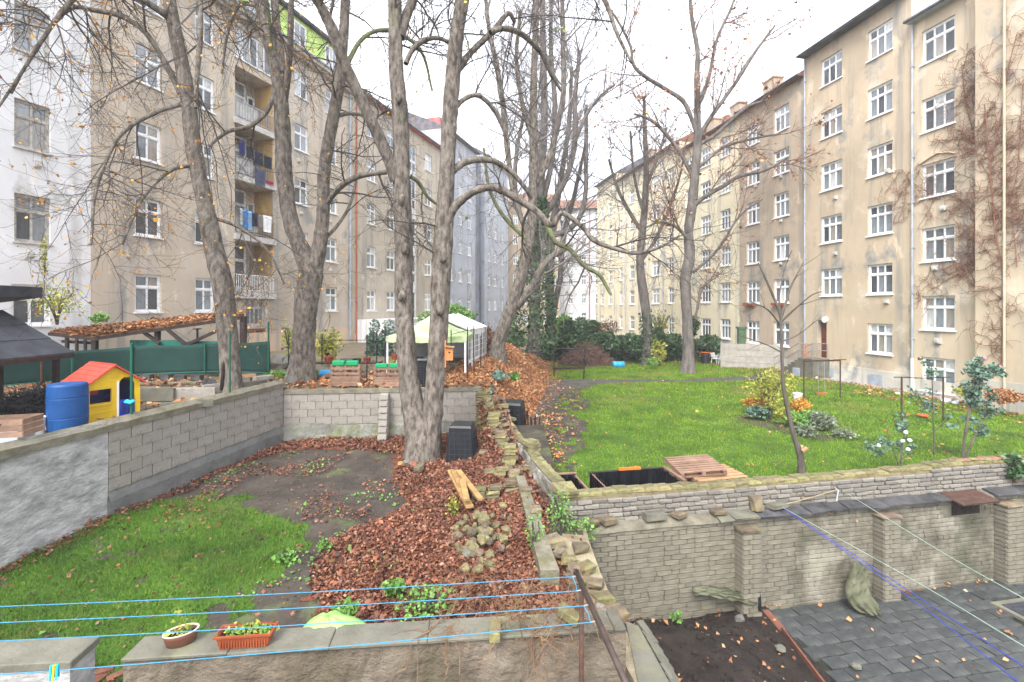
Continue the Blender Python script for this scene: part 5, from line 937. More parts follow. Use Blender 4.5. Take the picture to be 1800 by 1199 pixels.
T5 = tree('ivy covered tree with several upright stems behind the leaf heap', 33, (938, 612),
    [[(938, 612, 11), (940, 540, 10), (942, 460, 9.5), (946, 380, 8.5), (952, 290, 7.5), (957, 200, 6.5), (955, 100, 5.5), (954, 0, 4.5), (955, -100, 3.5)]],
    [([(944, 400, 6), (975, 350, 5.5), (1000, 300, 5), (1011, 240, 5), (1011, 165, 4.5), (1020, 90, 3)], 1), ([(944, 420, 6), (1005, 400, 5), (1028, 350, 4.5), (1030, 260, 4), (1031, 185, 3)], 2), ([(946, 380, 5), (960, 330, 5), (972, 270, 5), (975, 180, 4.5), (968, 80, 4), (970, -20, 3)], 1), ([(944, 440, 4.5), (915, 380, 4), (905, 300, 4), (920, 200, 3)], 1), ([(1010, 250, 3.5), (1035, 195, 3), (1065, 160, 2.5), (1080, 150, 2)], 1)],
    upw(85, 640, 2900, 1.2, .03), 55, bark='bark_far', twig='twig_far', seedtr=.5)
def ivy(root, pts, Y, n, size, seed, m='leaf_dk', spread=1.35):
    a = resample(catmull(trace(pts, Y), 5), 60); rr = np.random.default_rng(seed); i = rr.integers(0, 60, n); ang = rr.uniform(0, 2 * PI, n); r = a[i, 3] * rr.uniform(.9, spread, n); p = a[i, :3] + np.stack([np.cos(ang) * r, np.sin(ang) * r, rr.normal(0, .15, n)], 1)
    V, T = leaves_at(p, size, seed=seed, droop=.4); return np_thing(V, [T], 'ivy', M[m], root)
ivy(T5, [(935, 610, 34), (938, 540, 30), (941, 470, 24), (946, 400, 14), (950, 350, 8)], 32.8, 5200, .17, 1)
T5b = tree('pair of brown slender trunks right of the ivy covered tree', 37, (968, 600), [[(968, 602, 9), (968, 540, 8), (966, 480, 8), (972, 400, 7), (985, 320, 5), (1000, 220, 4), (1005, 120, 3)]], [([(970, 560, 6), (984, 490, 5), (990, 420, 5), (1010, 340, 4), (1030, 250, 2.5)], 1)], upw(40, 220, 700, 1.2), 58, bark='bark_far', twig='twig_far', seedtr=.4)
T6 = tree('slender bare tree beside the yellow leaved shrub at the back of the lawn', 37.5, (1138, 640),
    [[(1139, 641, 12), (1139, 600, 9.5), (1137, 560, 8.5), (1130, 510, 8), (1125, 457, 7), (1130, 400, 6.5), (1134, 350, 6), (1136, 300, 5), (1134, 240, 4), (1132, 170, 2.5)]],
    [([(1126, 460, 4), (1150, 425, 3.5), (1175, 370, 3), (1195, 310, 2), (1205, 260, 1.5)], 0), ([(1130, 410, 4), (1105, 370, 3.5), (1085, 330, 3), (1070, 280, 2)], 0), ([(1135, 330, 3.5), (1155, 280, 3), (1172, 225, 2)], 1), ([(1132, 380, 3), (1115, 310, 2.5), (1108, 230, 2)], -1)],
    upw(70, 560, 2400, 1.0, .04), 66, bark='bark_far', twig='twig_far', leaves=(120, .14, 'leaf_or'), seedtr=.4)
ivy(T6, [(1139, 638, 12), (1137, 590, 10), (1135, 550, 9)], 37.3, 500, .15, 2)
T7 = tree('tall bare tree with reddish twigs standing alone on the lawn', 33, (1209, 656),
    [[(1209, 658, 14), (1210, 630, 11), (1210, 600, 10), (1208, 560, 9.5), (1205, 495, 9.5), (1212, 450, 9.5), (1211, 405, 8.5), (1216, 365, 9), (1221, 317, 8), (1226, 250, 7.5), (1226, 190, 6), (1225, 140, 5), (1226, 90, 4), (1216, 30, 3.5), (1211, -40, 2.5)]],
    [([(1216, 365, 5), (1240, 345, 4.5), (1270, 328, 4), (1300, 310, 3.5), (1343, 300, 3), (1383, 278, 2)], -2), ([(1226, 245, 5), (1250, 205, 4), (1290, 150, 3.5), (1327, 92, 3), (1362, 45, 2)], 0), ([(1226, 240, 4.5), (1217, 212, 4), (1200, 177, 4), (1167, 155, 3.5), (1117, 120, 3), (1108, 80, 2.5), (1085, 35, 2), (1060, 0, 1.5)], -1), ([(1221, 317, 4), (1190, 260, 3.5), (1150, 215, 3), (1115, 200, 2)], 1),
     ([(1226, 190, 4), (1245, 140, 3.5), (1260, 70, 3), (1285, 15, 2.5), (1300, -30, 2)], 1), ([(1227, 255, 4), (1260, 235, 3.5), (1310, 190, 3), (1350, 175, 2)], 2), ([(1222, 300, 3.5), (1270, 260, 3), (1320, 245, 2.5), (1370, 235, 1.5)], 0), ([(1222, 560, 2.5), (1228, 530, 2.5), (1232, 500, 2)], 0), ([(1217, 430, 4), (1190, 400, 3), (1160, 390, 2.5), (1135, 400, 1.5)], -1), ([(1218, 480, 3), (1260, 440, 2.5), (1300, 380, 2), (1340, 350, 1.5)], -2)],
    upw(100, 800, 3600, 1.0, .03), 77, bark='bark_far', twig='twig_red', leaves=(1300, .15, 'leaf_or'), seedtr=.4)
# hanging branch with orange leaves on the right, in front of the brown building
sp = tree('pruned young tree with forking thin top just behind the brick wall', 12.6, (1408, 838),
    [[(1409, 842, 7.5), (1408, 810, 6.5), (1403, 788, 6), (1396, 768, 5), (1384, 718, 4), (1377, 677, 3.3), (1374, 610, 2.8), (1372, 560, 2.4), (1363, 530, 2.5), (1348, 495, 2), (1333, 462, 1.2)]],
    [([(1372, 562, 3), (1382, 530, 2.2), (1392, 500, 1.8), (1412, 462, 1)], .3), ([(1373, 565, 2.5), (1395, 545, 1.8), (1425, 520, 1.2), (1445, 512, .8)], -.3), ([(1372, 560, 2), (1370, 520, 1.5), (1380, 470, 1), (1392, 440, .8)], .2), ([(1371, 570, 2), (1350, 545, 1.4), (1320, 530, .9)], -.4), ([(1374, 600, 1.6), (1400, 590, 1.2), (1440, 560, .8)], .3), ([(1375, 620, 1.5), (1345, 605, 1.1), (1300, 590, .8)], -.4)],
    [dict(n=16, L=(.3, .8), ang=(20, 50), K=6, wig=.06, grav=.02, rf=.6, rmin=.004, t0=.2)], 88, bark='bark_dk', name='young_tree', seedtr=.75)
mb = MB(); c = P(1411, 793, 12.5); mb.tube([c, c + Vector((.09, -.05, .10))], [.06, .055], 9); mb.build('cut_branch', M['woodnew'], sp, world=True)
# ---------------------------------------------------------------- shrubs and plants
def bush(name, label, px, py, Y, w, h, m, n, size, cat='shrub', seed=0, stems=6, shell=.55, top=1., group=None, flat=0., droop=0., sm='twig', d=None, clump=0):
    n = int(n * 1.7); size = size * .74; b = P(px, py, Y); root = thing(name, label, cat, tuple(b), 0, group); W_, H_ = w * Y / F / 2, h * Y / F; D_ = d or W_ * .8; rr = np.random.default_rng(seed + int(px))
    if clump:
        nc = clump; u_ = rr.standard_normal((nc, 3)); u_ /= np.linalg.norm(u_, axis=1, keepdims=True); u_ *= rr.uniform(.35, .85, (nc, 1)); cr = rr.uniform(.22, .42, nc); i = rr.integers(0, nc, n); v = rr.standard_normal((n, 3)); v /= np.linalg.norm(v, axis=1, keepdims=True); p = u_[i] + v * (cr[i] * rr.uniform(.5, 1, n) ** .5)[:, None]
    else:
        v = rr.standard_normal((n, 3)); v /= np.linalg.norm(v, axis=1, keepdims=True); lump = 1 + .18 * np.sin(4 * v[:, 0] + 3 * v[:, 2] + px) + .12 * np.sin(7 * v[:, 1] - 5 * v[:, 2]); p = v * (rr.uniform(shell, 1, n) * lump)[:, None]
    p = np.stack([p[:, 0] * W_, p[:, 1] * D_, H_ * .5 + p[:, 2] * H_ * .5], 1); p[:, 2] = np.maximum(p[:, 2], .03)
    V, T = leaves_at(p, size, seed=seed, flat=flat, droop=droop); np_thing(V + np.array(b), [T], 'foliage', M[m], root)
    if stems:
        k = stems; a = rr.uniform(0, 2 * PI, k); t = np.linspace(0, 1, 5)[None, :, None]; e = np.stack([np.cos(a) * W_ * .6, np.sin(a) * D_ * .6, np.full(k, H_ * .75)], 1)[:, None]; Pn = e * t * np.concatenate([np.ones((1, 5, 2)) * (t[..., :1] ** .5), np.ones((1, 5, 1))], 2) + np.array(b); Rn = np.ones((k, 1)) * np.linspace(.02, .008, 5)[None] * max(1, H_ * .6)
        V, Q = tubes(Pn + .02 * rr.standard_normal(Pn.shape), Rn, 4); np_thing(V, [Q], 'stem', M[sm], root)
    return root
bush('laurel_bush', 'tall dark laurel bush left of the brush pile', 1005, 628, 39, 90, 72, 'leaf_dk', 6500, .22, seed=1, clump=26)
bush('laurel_bush', 'rounded dark laurel bush right of the brush pile', 1098, 630, 38.6, 82, 46, 'leaf_dk', 5200, .22, seed=2, clump=22)
bush('laurel_bush', 'low dark laurel directly behind the brush pile', 1050, 620, 40, 60, 42, 'leaf_dk', 3000, .22, seed=3, clump=14)
bush('holly_bush', 'dark holly bush between the two lawn trees', 1178, 630, 39.5, 62, 42, 'leaf_dk', 3000, .2, seed=4, clump=16)
bush('holly_bush', 'dark holly bush right of the lone lawn tree', 1240, 626, 39, 66, 44, 'leaf_dk', 3800, .2, seed=5, clump=18)
bush('evergreen_shrub', 'upright conical evergreen beyond the hedge', 985, 606, 46, 40, 62, 'leaf_grn', 2600, .2, seed=6, clump=16)
bush('evergreen_shrub', 'dark broad shrub beyond the hedge in front of the white far building', 1030, 598, 47, 50, 42, 'leaf_dk', 2400, .22, seed=7, clump=16)
bush('dry_shrub', 'brown leafless shrub beyond the hedge by the yellow far building', 1065, 595, 47, 46, 32, 'leaf_red', 900, .14, seed=8, sm='twig_red', stems=14)
bush('evergreen_shrub', 'dark shrub standing right beside the slender tree trunk', 1157, 626, 38, 28, 60, 'leaf_dk', 1700, .17, seed=9, clump=12)
bush('ivy_bush', 'ivy clump in the shadow behind the leaf heap', 905, 612, 40, 44, 30, 'leaf_dk', 1500, .18, seed=10)
bush('ivy_bush', 'dark ivy spreading left of the tall laurel bush', 960, 625, 40, 40, 36, 'leaf_dk', 2400, .18, seed=12, clump=12)
bush('yellow_shrub', 'small yellow leaved shrub right of the slender tree', 1158, 642, 36, 26, 46, 'leaf_yel', 420, .17, seed=11)
bush('bare_shrub', 'spindly yellowing shrub in front of the yellow building', 1160, 600, 42, 64, 62, 'leaf_yel', 320, .17, seed=13, stems=22, shell=.2)
bush('evergreen_shrub', 'dark shrub hugging the wall right of the lone lawn tree', 1216, 590, 41, 26, 34, 'leaf_dk', 900, .18, seed=15)
bush('low_plant', 'green clump at the foot of the slender tree', 1146, 644, 34.5, 22, 14, 'leaf_grn', 300, .14, 'plant', seed=14, stems=0)
# far hedge line and retaining wall at the back of the lawn
hw, Lh = frame_thing('garden_wall', 'ivy topped low wall along the back of the lawn', 'wall', (1.8, 40.5), (15.8, 41.5), -4.5)
mb = MB(); mb.bb(0, Lh, 0, .4, -.2, 1.7); mb.build('wall_core', M['plinth_dk'], hw); rr = np.random.default_rng(3); n = 5200; p = np.stack([rr.uniform(1.6, 13.6, n), 40.4 + rr.uniform(-.35, .6, n), -2.75 + rr.normal(0, .16, n)], 1); V, T = leaves_at(p, .18, seed=5, flat=.3); np_thing(V, [T], 'ivy', M['leaf_dk'], hw)
p = np.stack([rr.uniform(3.5, 11, 900), 40.4 + rr.uniform(-.2, .8, 900), -2.55 + rr.normal(0, .08, 900)], 1); V, T = leaves_at(p, .18, seed=6, flat=.6); np_thing(V, [T], 'fallen_leaves', M['leaf_or'], hw)
n = 4000; p = np.stack([rr.uniform(2.5, 17, n), 39.6 + rr.uniform(-.6, .4, n), -4.3 + rr.uniform(0, 1.3, n)], 1); V, T = leaves_at(p, .17, seed=7, flat=.2); np_thing(V, [T], 'ivy', M['leaf_dk'], hw)
cwall, Lc = frame_thing('garden_wall', 'grey concrete panel wall below the yellow building', 'wall', (15.9, 36.0), (22.5, 33.0), -4.5)
for i in range(4): mb = MB(); mb.bb(.02, Lc, 0, .12, .0 + .47 * i, .45 + .47 * i); mb.build('panel', M['mortar'], cwall)
for i in range(5): mb = MB(); mb.bb(Lc / 4 * i, Lc / 4 * i + .14, -.05, .17, 0, 1.98); mb.build('post', M['mortar'], cwall)
setting(flat('back_ground', M['yardsoil'], [(-3, 41.5), (17, 42.5), (14, 80), (-3, 80)], -3.6)); 
gt, _ = frame_thing('gate_pillar', 'mossy green pillar standing at the end of the concrete panel wall', 'pillar', (17.1, 35.6), (17.6, 35.5), -4.5); mb = MB(); mb.bb(0, .5, 0, .5, 0, 3.0); mb.bb(-.08, .58, -.08, .58, 3.0, 3.15); mb.build('shaft', mat('green_pillar', [(.3, (.05, .09, .05)), (.7, (.10, .16, .09))], 3, 6, .9), gt)
# flower bed shrubs on the lawn
bush('forsythia_shrub', 'tall yellow green shrub on the lawn behind the young tree', 1353, 735, 19.2, 88, 108, 'leaf_yel', 1500, .085, seed=20, stems=26, shell=.25, clump=22, droop=.3, sm='twig')
bush('barberry_shrub', 'orange and yellow barberry at the left foot of the yellow shrub', 1330, 716, 19.8, 44, 18, 'leaf_tree', 900, .08, seed=21)
bush('leafy_plant', 'blue green leafy clump below the barberry', 1331, 730, 18.9, 36, 15, 'leaf_blue', 420, .12, 'plant', seed=22, stems=0, flat=.4)
bush('golden_shrub', 'golden orange shrub beside the white bucket', 1406, 722, 19.0, 30, 22, 'leaf_tree', 600, .08, seed=23)
bush('golden_shrub', 'small yellow brown tuft left of the yellow flowers', 1374, 736, 18.0, 24, 18, 'leaf_yel', 350, .07, seed=27)
bush('leafy_plant', 'green flower clump dotted with yellow blooms', 1404, 746, 17.8, 56, 22, 'leaf_grn', 900, .10, 'plant', seed=24, stems=0)
bush('lavender_bush', 'silver grey lavender at the right of the flower bed', 1446, 754, 17.3, 48, 30, 'leaf_grey', 900, .08, 'plant', seed=25, stems=20, sm='twig')
bush('leafy_plant', 'brownish green heuchera clump at the front of the bed', 1415, 766, 16.6, 36, 18, 'leaf_grey', 450, .11, 'plant', seed=26, stems=0, flat=.3)
bush('leafy_plant', 'flat pale leaved clump at the right end of the flower bed', 1483, 768, 16.4, 40, 12, 'leaf_grey', 350, .10, 'plant', seed=28, stems=0, flat=.5)
setting(heightfield('flower_bed', M['soil'], np.linspace(8.6, 12.2, 30), np.linspace(15.8, 20.4, 30), lambda x, y: zlawn(x, y) + .02, lambda x, y: (((x - 10.2 - .35 * (17.6 - y)) / .75) ** 2 + ((y - 17.9) / 2.0) ** 2 < 1)))
fl = MB()
for i in range(9): c = P(1385 + 5 * i, 738 - 3 * math.sin(i * 2.1), 17.6); fl.lathe([(.02, 0), (.075, .02), (.06, .035), (.01, .03)], c, 8)
solo(fl, 'flowers', 'yellow flowers blooming in the green clump', 'flowers', M['yellow'], tuple(P(1404, 745, 17.8)))
# roses on stems near the brick wall
def rose(label, px, py, Y, pts, n, size, seed, m='leaf_blue', blooms=(), bm=None, rs=.35):
    a = [trace(t, Y, random.uniform(-.3, .3)) for t in pts]; root = thing('rose_bush', label, 'rose bush', tuple(P(px, py, Y))); V0, Q0, k = [], [], 0; sds = []
    for t in a: V, Q = limb_mesh(t, 5, .05, seed); V0.append(V); Q0.append(Q + k); k += len(V); sds.append(resample(t, 16)[5:])
    np_thing(np.concatenate(V0), [np.concatenate(Q0)], 'stem', M['bark_dk'], root); S_ = np.stack(sds); Pn, Rn = spawn(S_[:, :, :3], S_[:, :, 3], max(12, n // 25), (.15, rs), (30, 80), K=5, rmin=.003, seed=seed); V, Q = tubes(Pn, Rn, 3); tag(np_thing(V, [Q], 'twigs', M['twig'], root), kind='stuff')
    rr = np.random.default_rng(seed); e = Pn[:, 1:].reshape(-1, 3); V, T = leaves_at(e[rr.choice(len(e), int(n * 1.7))], size * .72, seed=seed, flat=.3, jitter=.06); np_thing(V, [T], 'leaves', M[m], root)
    for bx_, by_ in blooms: q = MB(); q.rock(P(bx_, by_, Y), (.10, .10, .085), int(bx_)); q.build('bloom', bm, root, world=True, smooth=True)
    return root
pinkm = plain('pink_petals', (.75, .18, .25), .6)
rose('tall blue green rose bush with two pink blooms near the brick wall', 1694, 818, 13.2, [[(1693, 818, 3), (1694, 780, 3), (1700, 740, 2.5), (1706, 690, 2), (1720, 650, 1.2), (1730, 632, .8)], [(1695, 812, 2.5), (1712, 770, 2), (1726, 745, 1.5), (1740, 700, 1)], [(1697, 760, 2), (1708, 700, 2), (1715, 665, 1)], [(1706, 690, 2), (1722, 670, 1.5), (1730, 650, 1), (1756, 646, .7)]], 900, .105, 5, blooms=((1731, 630), (1757, 645)), bm=pinkm, rs=.42)
rose('thin straggly rose in front of the ground floor window', 1642, 800, 13.4, [[(1642, 800, 1.8), (1641, 760, 1.6), (1640, 710, 1.3), (1638, 660, 1), (1637, 640, .6)], [(1641, 730, 1.2), (1620, 705, 1), (1612, 690, .6)], [(1641, 760, 1.2), (1665, 738, .9), (1678, 730, .6)]], 150, .11, 6, rs=.3)
rose('low sprawling rose with white buds behind the brick wall', 1583, 828, 12.4, [[(1583, 830, 2), (1585, 790, 1.6), (1590, 760, 1), (1594, 740, .6)], [(1583, 828, 1.5), (1570, 790, 1), (1560, 760, .7), (1567, 745, .5)], [(1584, 810, 1.4), (1604, 790, 1), (1612, 780, .6)], [(1584, 800, 1.2), (1560, 800, .9), (1540, 785, .6)]], 260, .10, 7, blooms=((1592, 760), (1599, 774), (1596, 790), (1587, 775), (1544, 783)), bm=plain('white_petals', (.7, .72, .68), .6), rs=.35)
bush('ivy_clump', 'ivy and dry stems tumbling over the right end of the brick wall', 1786, 846, 11.45, 54, 50, 'leaf_dk', 420, .11, 'ivy', seed=31, stems=30, sm='vine_or', shell=.1)
bush('dry_plant', 'dry brown tussock beside the wall under the creeper', 1765, 708, 19.5, 60, 24, 'leaf_or', 700, .11, 'plant', seed=32, stems=20)
bush('dry_plant', 'yellow brown grass tuft at the foot of the ground floor window', 1700, 700, 21.5, 40, 22, 'leaf_yel', 300, .10, 'plant', seed=33, stems=20)
# greenery on the left
bush('elder_shrub', 'yellow green shrub in front of the white building behind the dark shed', 100, 570, 16.5, 92, 80, 'leaf_yel', 480, .085, seed=40, stems=14, shell=.15, d=.6)
bush('climbing_plant', 'narrow green climber hanging on the white building wall', 77, 490, 17.3, 9, 80, 'leaf_yel', 170, .08, 'climber', seed=41, stems=2, d=.1)
bush('small_shrub', 'small green shrub between the carport and the beige building', 175, 566, 18.4, 28, 14, 'leaf_grn', 200, .10, seed=42, stems=4)
bush('yellow_shrub', 'yellow leaved shrub right of the forked tree', 575, 640, 22, 50, 62, 'leaf_yel', 650, .13, seed=43, stems=14, shell=.2)
bush('yellow_shrub', 'thin yellow shrub left of the forked tree', 510, 640, 22, 34, 80, 'leaf_yel', 260, .13, seed=44, stems=10, shell=.15)
bush('olive_shrub', 'grey green olive shrub beside the red pipe', 668, 640, 27, 62, 84, 'leaf_blue', 1800, .13, seed=45, stems=14, clump=18)
bush('fern_plant', 'bright green plants in the bed behind the green topped benches', 715, 645, 19.6, 56, 18, 'leaf_yel', 900, .09, 'plant', seed=46, stems=0)
bush('fern_plant', 'green grassy clump left of the forked tree foot', 488, 672, 18, 40, 20, 'leaf_grn', 900, .09, 'plant', seed=47, stems=0)
bush('fern_plant', 'low green weeds between the forked tree and the blue drum', 556, 665, 18.5, 26, 12, 'leaf_grn', 350, .09, 'plant', seed=48, stems=0)
bush('green_tree', 'leafy green tree rising behind the two tents', 790, 590, 40, 110, 60, 'leaf_grn', 3400, .22, 'tree', seed=49, stems=8, clump=22)
bush('reddish_shrub', 'reddish shrub against the far corner of the white tent', 856, 628, 27, 22, 62, 'leaf_red', 450, .13, seed=50, stems=10)
bush('ground_ivy', 'silvery green creeping plant on the leaf bank beyond the block wall', 835, 690, 17.3, 66, 10, 'leaf_blue', 1000, .11, 'plant', seed=51, stems=0, flat=.6, d=1.4)
bush('ground_ivy', 'silvery green creeping plant higher up the leaf bank', 866, 664, 20.2, 50, 8, 'leaf_blue', 700, .11, 'plant', seed=52, stems=0, flat=.6, d=1.2)
bush('small_plant', 'bright green seedling on the orange leaf bank', 904, 668, 20.4, 14, 12, 'leaf_grn', 110, .12, 'plant', seed=53, stems=2)
bush('nettle_patch', 'green nettles growing behind the coping near the lime cover', 605, 1095, 6.45, 34, 34, 'leaf_grn', 110, .10, 'plant', seed=54, stems=5, d=.25)
bush('nettle_patch', 'green nettles in the leaves left of the lime cover', 690, 1045, 7.3, 34, 26, 'leaf_grn', 90, .09, 'plant', seed=55, stems=4)
bush('nettle_patch', 'wide patch of green nettles in the red leaves', 745, 1070, 6.9, 96, 26, 'leaf_grn', 220, .06, 'plant', seed=56, stems=12, d=.45)
bush('weed', 'small green weed in the middle of the soil by the leaves', 568, 965, 8.4, 26, 14, 'leaf_grn', 60, .07, 'plant', seed=57, stems=3)
bush('weed', 'green weed on the dark soil left of the leaves', 505, 985, 8.2, 40, 14, 'leaf_grn', 90, .07, 'plant', seed=58, stems=3)
bush('tall_weed', 'yellow green seedling standing right of the wooden planks', 798, 920, 9.8, 20, 50, 'leaf_yel', 90, .06, 'plant', seed=59, stems=4, d=.1)
bush('ivy_patch', 'ivy growing over the crumbling wall corner below the moss cap', 985, 950, 8.8, 50, 100, 'leaf_grn', 260, .05, 'ivy', seed=60, stems=6, d=.3, shell=.1)
bush('ivy_patch', 'ivy hanging on the brown end of the low wall', 940, 975, 8.3, 30, 80, 'leaf_grn', 110, .05, 'ivy', seed=61, stems=4, d=.15)
bush('ivy_patch', 'weeds at the corner where the brick wall ledge starts', 1022, 955, 9.0, 60, 40, 'leaf_grn', 190, .07, 'ivy', seed=62, stems=3, d=.2)
for i, (px, py) in enumerate(((1170, 1125), (1190, 1090), (1180, 1165))): bush('weed', ('green weed on the dark soil bed nearest the concrete strip', 'tiny green weed near the top of the dark soil bed', 'low green weed at the bottom of the dark soil bed')[i], px, py, 6.15 * F / (py - HY), 22, 12, 'leaf_grn', 50, .06, 'plant', seed=63 + i, stems=2)
# dry creeper on the right building
cr = thing('climbing_vine', 'dry brown leafless creeper sprawling over the tan wall at the right', 'creeper', tuple(fR1.at(fR1.u(1728), -4.4, .1)))
def ftrace(pts, out=.06): 
    o = []
    for px, py, r in pts: Y = YR(px) if px < 1728 else 21200. / (px - 744); z = (HY - py) / F * Y; p = P(px, py, Y); o.append((p.x - .06, p.y, p.z, r * .55 * Y / F))
    return np.array(o)
cs = [ftrace(t) for t in ([(1762, 640, 2), (1765, 500, 2), (1752, 400, 2), (1742, 300, 2), (1735, 200, 1.5), (1722, 130, 1), (1712, 90, 1)], [(1722, 500, 1.5), (1712, 430, 1.8), (1722, 350, 1.8), (1718, 260, 1.5), (1700, 180, 1.2), (1692, 110, 1)], [(1712, 440, 1.5), (1690, 480, 1.2), (1655, 490, 1), (1636, 470, 1)], [(1722, 380, 1.5), (1690, 350, 1.4), (1660, 342, 1.2), (1645, 345, .8)], [(1742, 300, 1.5), (1762, 200, 1.5), (1775, 120, 1.2), (1790, 60, 1)],
    [(1752, 400, 1.5), (1785, 330, 1.5), (1795, 240, 1.2), (1800, 150, 1)], [(1722, 260, 1.2), (1690, 230, 1), (1668, 230, .8)], [(1645, 345, 1), (1605, 320, 1), (1588, 300, .8), (1572, 300, .6)], [(1605, 320, .9), (1590, 335, .7), (1576, 345, .5)], [(1790, 470, 1.2), (1782, 380, 1), (1770, 300, 1)], [(1718, 500, 1.2), (1705, 470, 1), (1702, 420, 1), (1690, 390, .8)])]
VV, QQ, n0 = [], [], 0; S_ = np.stack([resample(c, 24) for c in cs])
for c in cs: V, Q = limb_mesh(c, 5, .1, 3); VV.append(V); QQ.append(Q + n0); n0 += len(V)
np_thing(np.concatenate(VV), [np.concatenate(QQ)], 'stem', M['vine'], cr); VV, QQ, n0 = [], [], 0
nrm = np.array(tuple(fR1.n)); Pp, Rp = S_[:, :, :3], S_[:, :, 3]
for k, (n, L_) in enumerate(((300, (.9, 3.0)), (1700, (.25, 1.2)))):
    Pn, Rn = spawn(Pp, Rp, n, L_, (40, 110), K=14, wig=.34, grav=.03, rf=.6, rmin=.0105, t0=0, seed=90 + k); d0 = ((Pn - Pn[:, :1]) @ nrm)[..., None]; Pn = Pn - d0 * nrm * .97; V, Q = tubes(Pn, Rn, 4); VV.append(V); QQ.append(Q + n0); n0 += len(V); Pp, Rp = Pn, Rn
np_thing(np.concatenate(VV), [np.concatenate(QQ)], 'tendrils', M['vine'], cr)
# ---------------------------------------------------------------- left yard
gd = Vector((.47, .883, 0)); ph = thing('playhouse', 'yellow plastic playhouse with a red roof and blue half door', 'playhouse', (-9.70, 10.72, -2.62), math.atan2(gd.y, gd.x))
# local x along the gable (toward far), local y to the left/back, width 1.08
PW, PD, PE, PK = 1.08, 1.12, .86, 1.26
def gable(y, m, name, holes=True, zb=0):
    mb = MB(); w0, w1, d0, d1 = .09, .50, .63, .97; th = .05
    gy = lambda x: PE + (PK - PE) * (1 - abs(x - PW / 2) / (PW / 2))
    cols = [(0, w0, 0, None), (w0, w1, 0, .40), (w0, w1, .74, None), (w1, d0, 0, None), (d0, d1, .98, None), (d1, PW, 0, None)]
    for a, b, z0, z1 in cols:
        pts = [(a, y, z0), (b, y, z0)] + ([(b, y, z1), (a, y, z1)] if z1 else ([(b, y, gy(b))] + ([(PW / 2, y, PK)] if a < PW / 2 < b else []) + [(a, y, gy(a))]))
        mb.prism(pts, 0, off=(0, th, 0))
    # door arch corners
    for k in range(5): t0, t1 = k / 5 * PI / 2, (k + 1) / 5 * PI / 2; 
    mb.prism([(d0, y - .001, .98), (d0, y - .001, .80), (d0 + .05, y - .001, .92), (d0 + .12, y - .001, .98)], 0, off=(0, th, 0)); mb.prism([(d1, y - .001, .98), (d1 - .12, y - .001, .98), (d1 - .05, y - .001, .92), (d1, y - .001, .80)], 0, off=(0, th, 0))
    return mb.build(name, m, ph)
gable(0, M['yellow'], 'wall'); 
mb = MB(); mb.bb(0, PW, PD - .05, PD, 0, PE); mb.bb(0, .05, .051, PD - .051, 0, .35); mb.bb(0, .05, .051, .2, .35, PE); mb.bb(0, .05, PD - .25, PD - .051, .35, PE); mb.bb(PW - .05, PW, .051, PD - .051, 0, PE); mb.build('wall', M['yellow'], ph)
mb = MB(); mb.bb(.06, PW - .06, PD - .09, PD - .06, .02, PE - .02); mb.bb(PW - .07, PW - .055, .06, PD - .1, .02, PE - .02); mb.build('inner_wall', M['navy'], ph); mb = MB(); mb.bb(.3, .62, PD - .13, PD - .1, .5, .9); mb.build('inner_shelf', M['red'], ph)
for z in (.2, .42, .76, .9, 1.0, 1.1): mb = MB(); t = max(0, (z - PE) / (PK - PE)) * PW / 2; mb.bb(t + .02, min(PW - t - .02, .62 if z < .98 else 9), -.008, -.001, z, z + .012); mb.build('board_line', M['yellow'], ph)
for s in (0, 1):
    mb = MB(); n = 6; e = Vector((-.10 if s == 0 else PW + .10, 0, PE - .075)); k_ = Vector((PW / 2, 0, PK + .02))
    for i in range(n):
        a = e.lerp(k_, i / n); b = e.lerp(k_, (i + 1) / n + .03); mb.prism([(a.x, -.10, a.z + .035), (b.x, -.10, b.z + .02), (b.x, -.10, b.z - .015), (a.x, -.10, a.z)], 0, off=(0, PD + .2, 0))
    mb.build('roof', M['red'], ph)
mb = MB(); mb.bb(.65, .95, -.02, .02, .02, .44); dr = mb.build('half_door', M['blue'], ph)
for i in range(2): mb = MB(); mb.bb(.69 + .13 * i, .78 + .13 * i, -.035, -.021, .12, .36); mb.build('door_panel', M['navy'], dr)
mb = MB(); mb.bb(.60, .64, -.02, -.001, 0, .9); mb.build('door_jamb', M['wpaint'], ph)
mb = MB(); mb.bb(.085, .475, -.03, -.001, .37, .41); mb.build('window_sill', M['yellow'], ph)
b = Vector((-9.52, 10.12, -2.62)); mb = MB(); mb.lathe([(.305, 0), (.332, .04), (.342, .3), (.337, .32), (.342, .34), (.342, .72), (.337, .74), (.342, .76), (.333, .99), (.31, 1.03), (.0, 1.04)], b, 44); solo(mb, 'water_barrel', 'big blue plastic barrel standing against the playhouse', 'barrel', M['barrel'], tuple(b))
def cbox(name, label, cat, px, py, z, d, rz, m, jit=0., group=None, bevel=.008, boards=0, mats=None):
    g_ = G(px, py, z); mb = MB()
    if not boards: mb.box(g_ + Vector((0, 0, d[2] / 2)), d, rz=rz, jit=jit); return solo(mb, name, label, cat, m, tuple(g_), group, bevel=bevel, rz=rz)
    t = thing(name, label, cat, tuple(g_), rz, group); n = boards
    for k in range(n):
        for (x, y, w, dd) in ((0, -d[1] / 2, d[0], .02), (0, d[1] / 2, d[0], .02), (-d[0] / 2, 0, .02, d[1]), (d[0] / 2, 0, .02, d[1])): q = MB(); q.bb(-w / 2 + .004, w / 2 - .004, -dd / 2, dd / 2, .0, d[2] / n - .012); q.build('plank', m, t, loc=(x, y, d[2] / n * k))
    return t
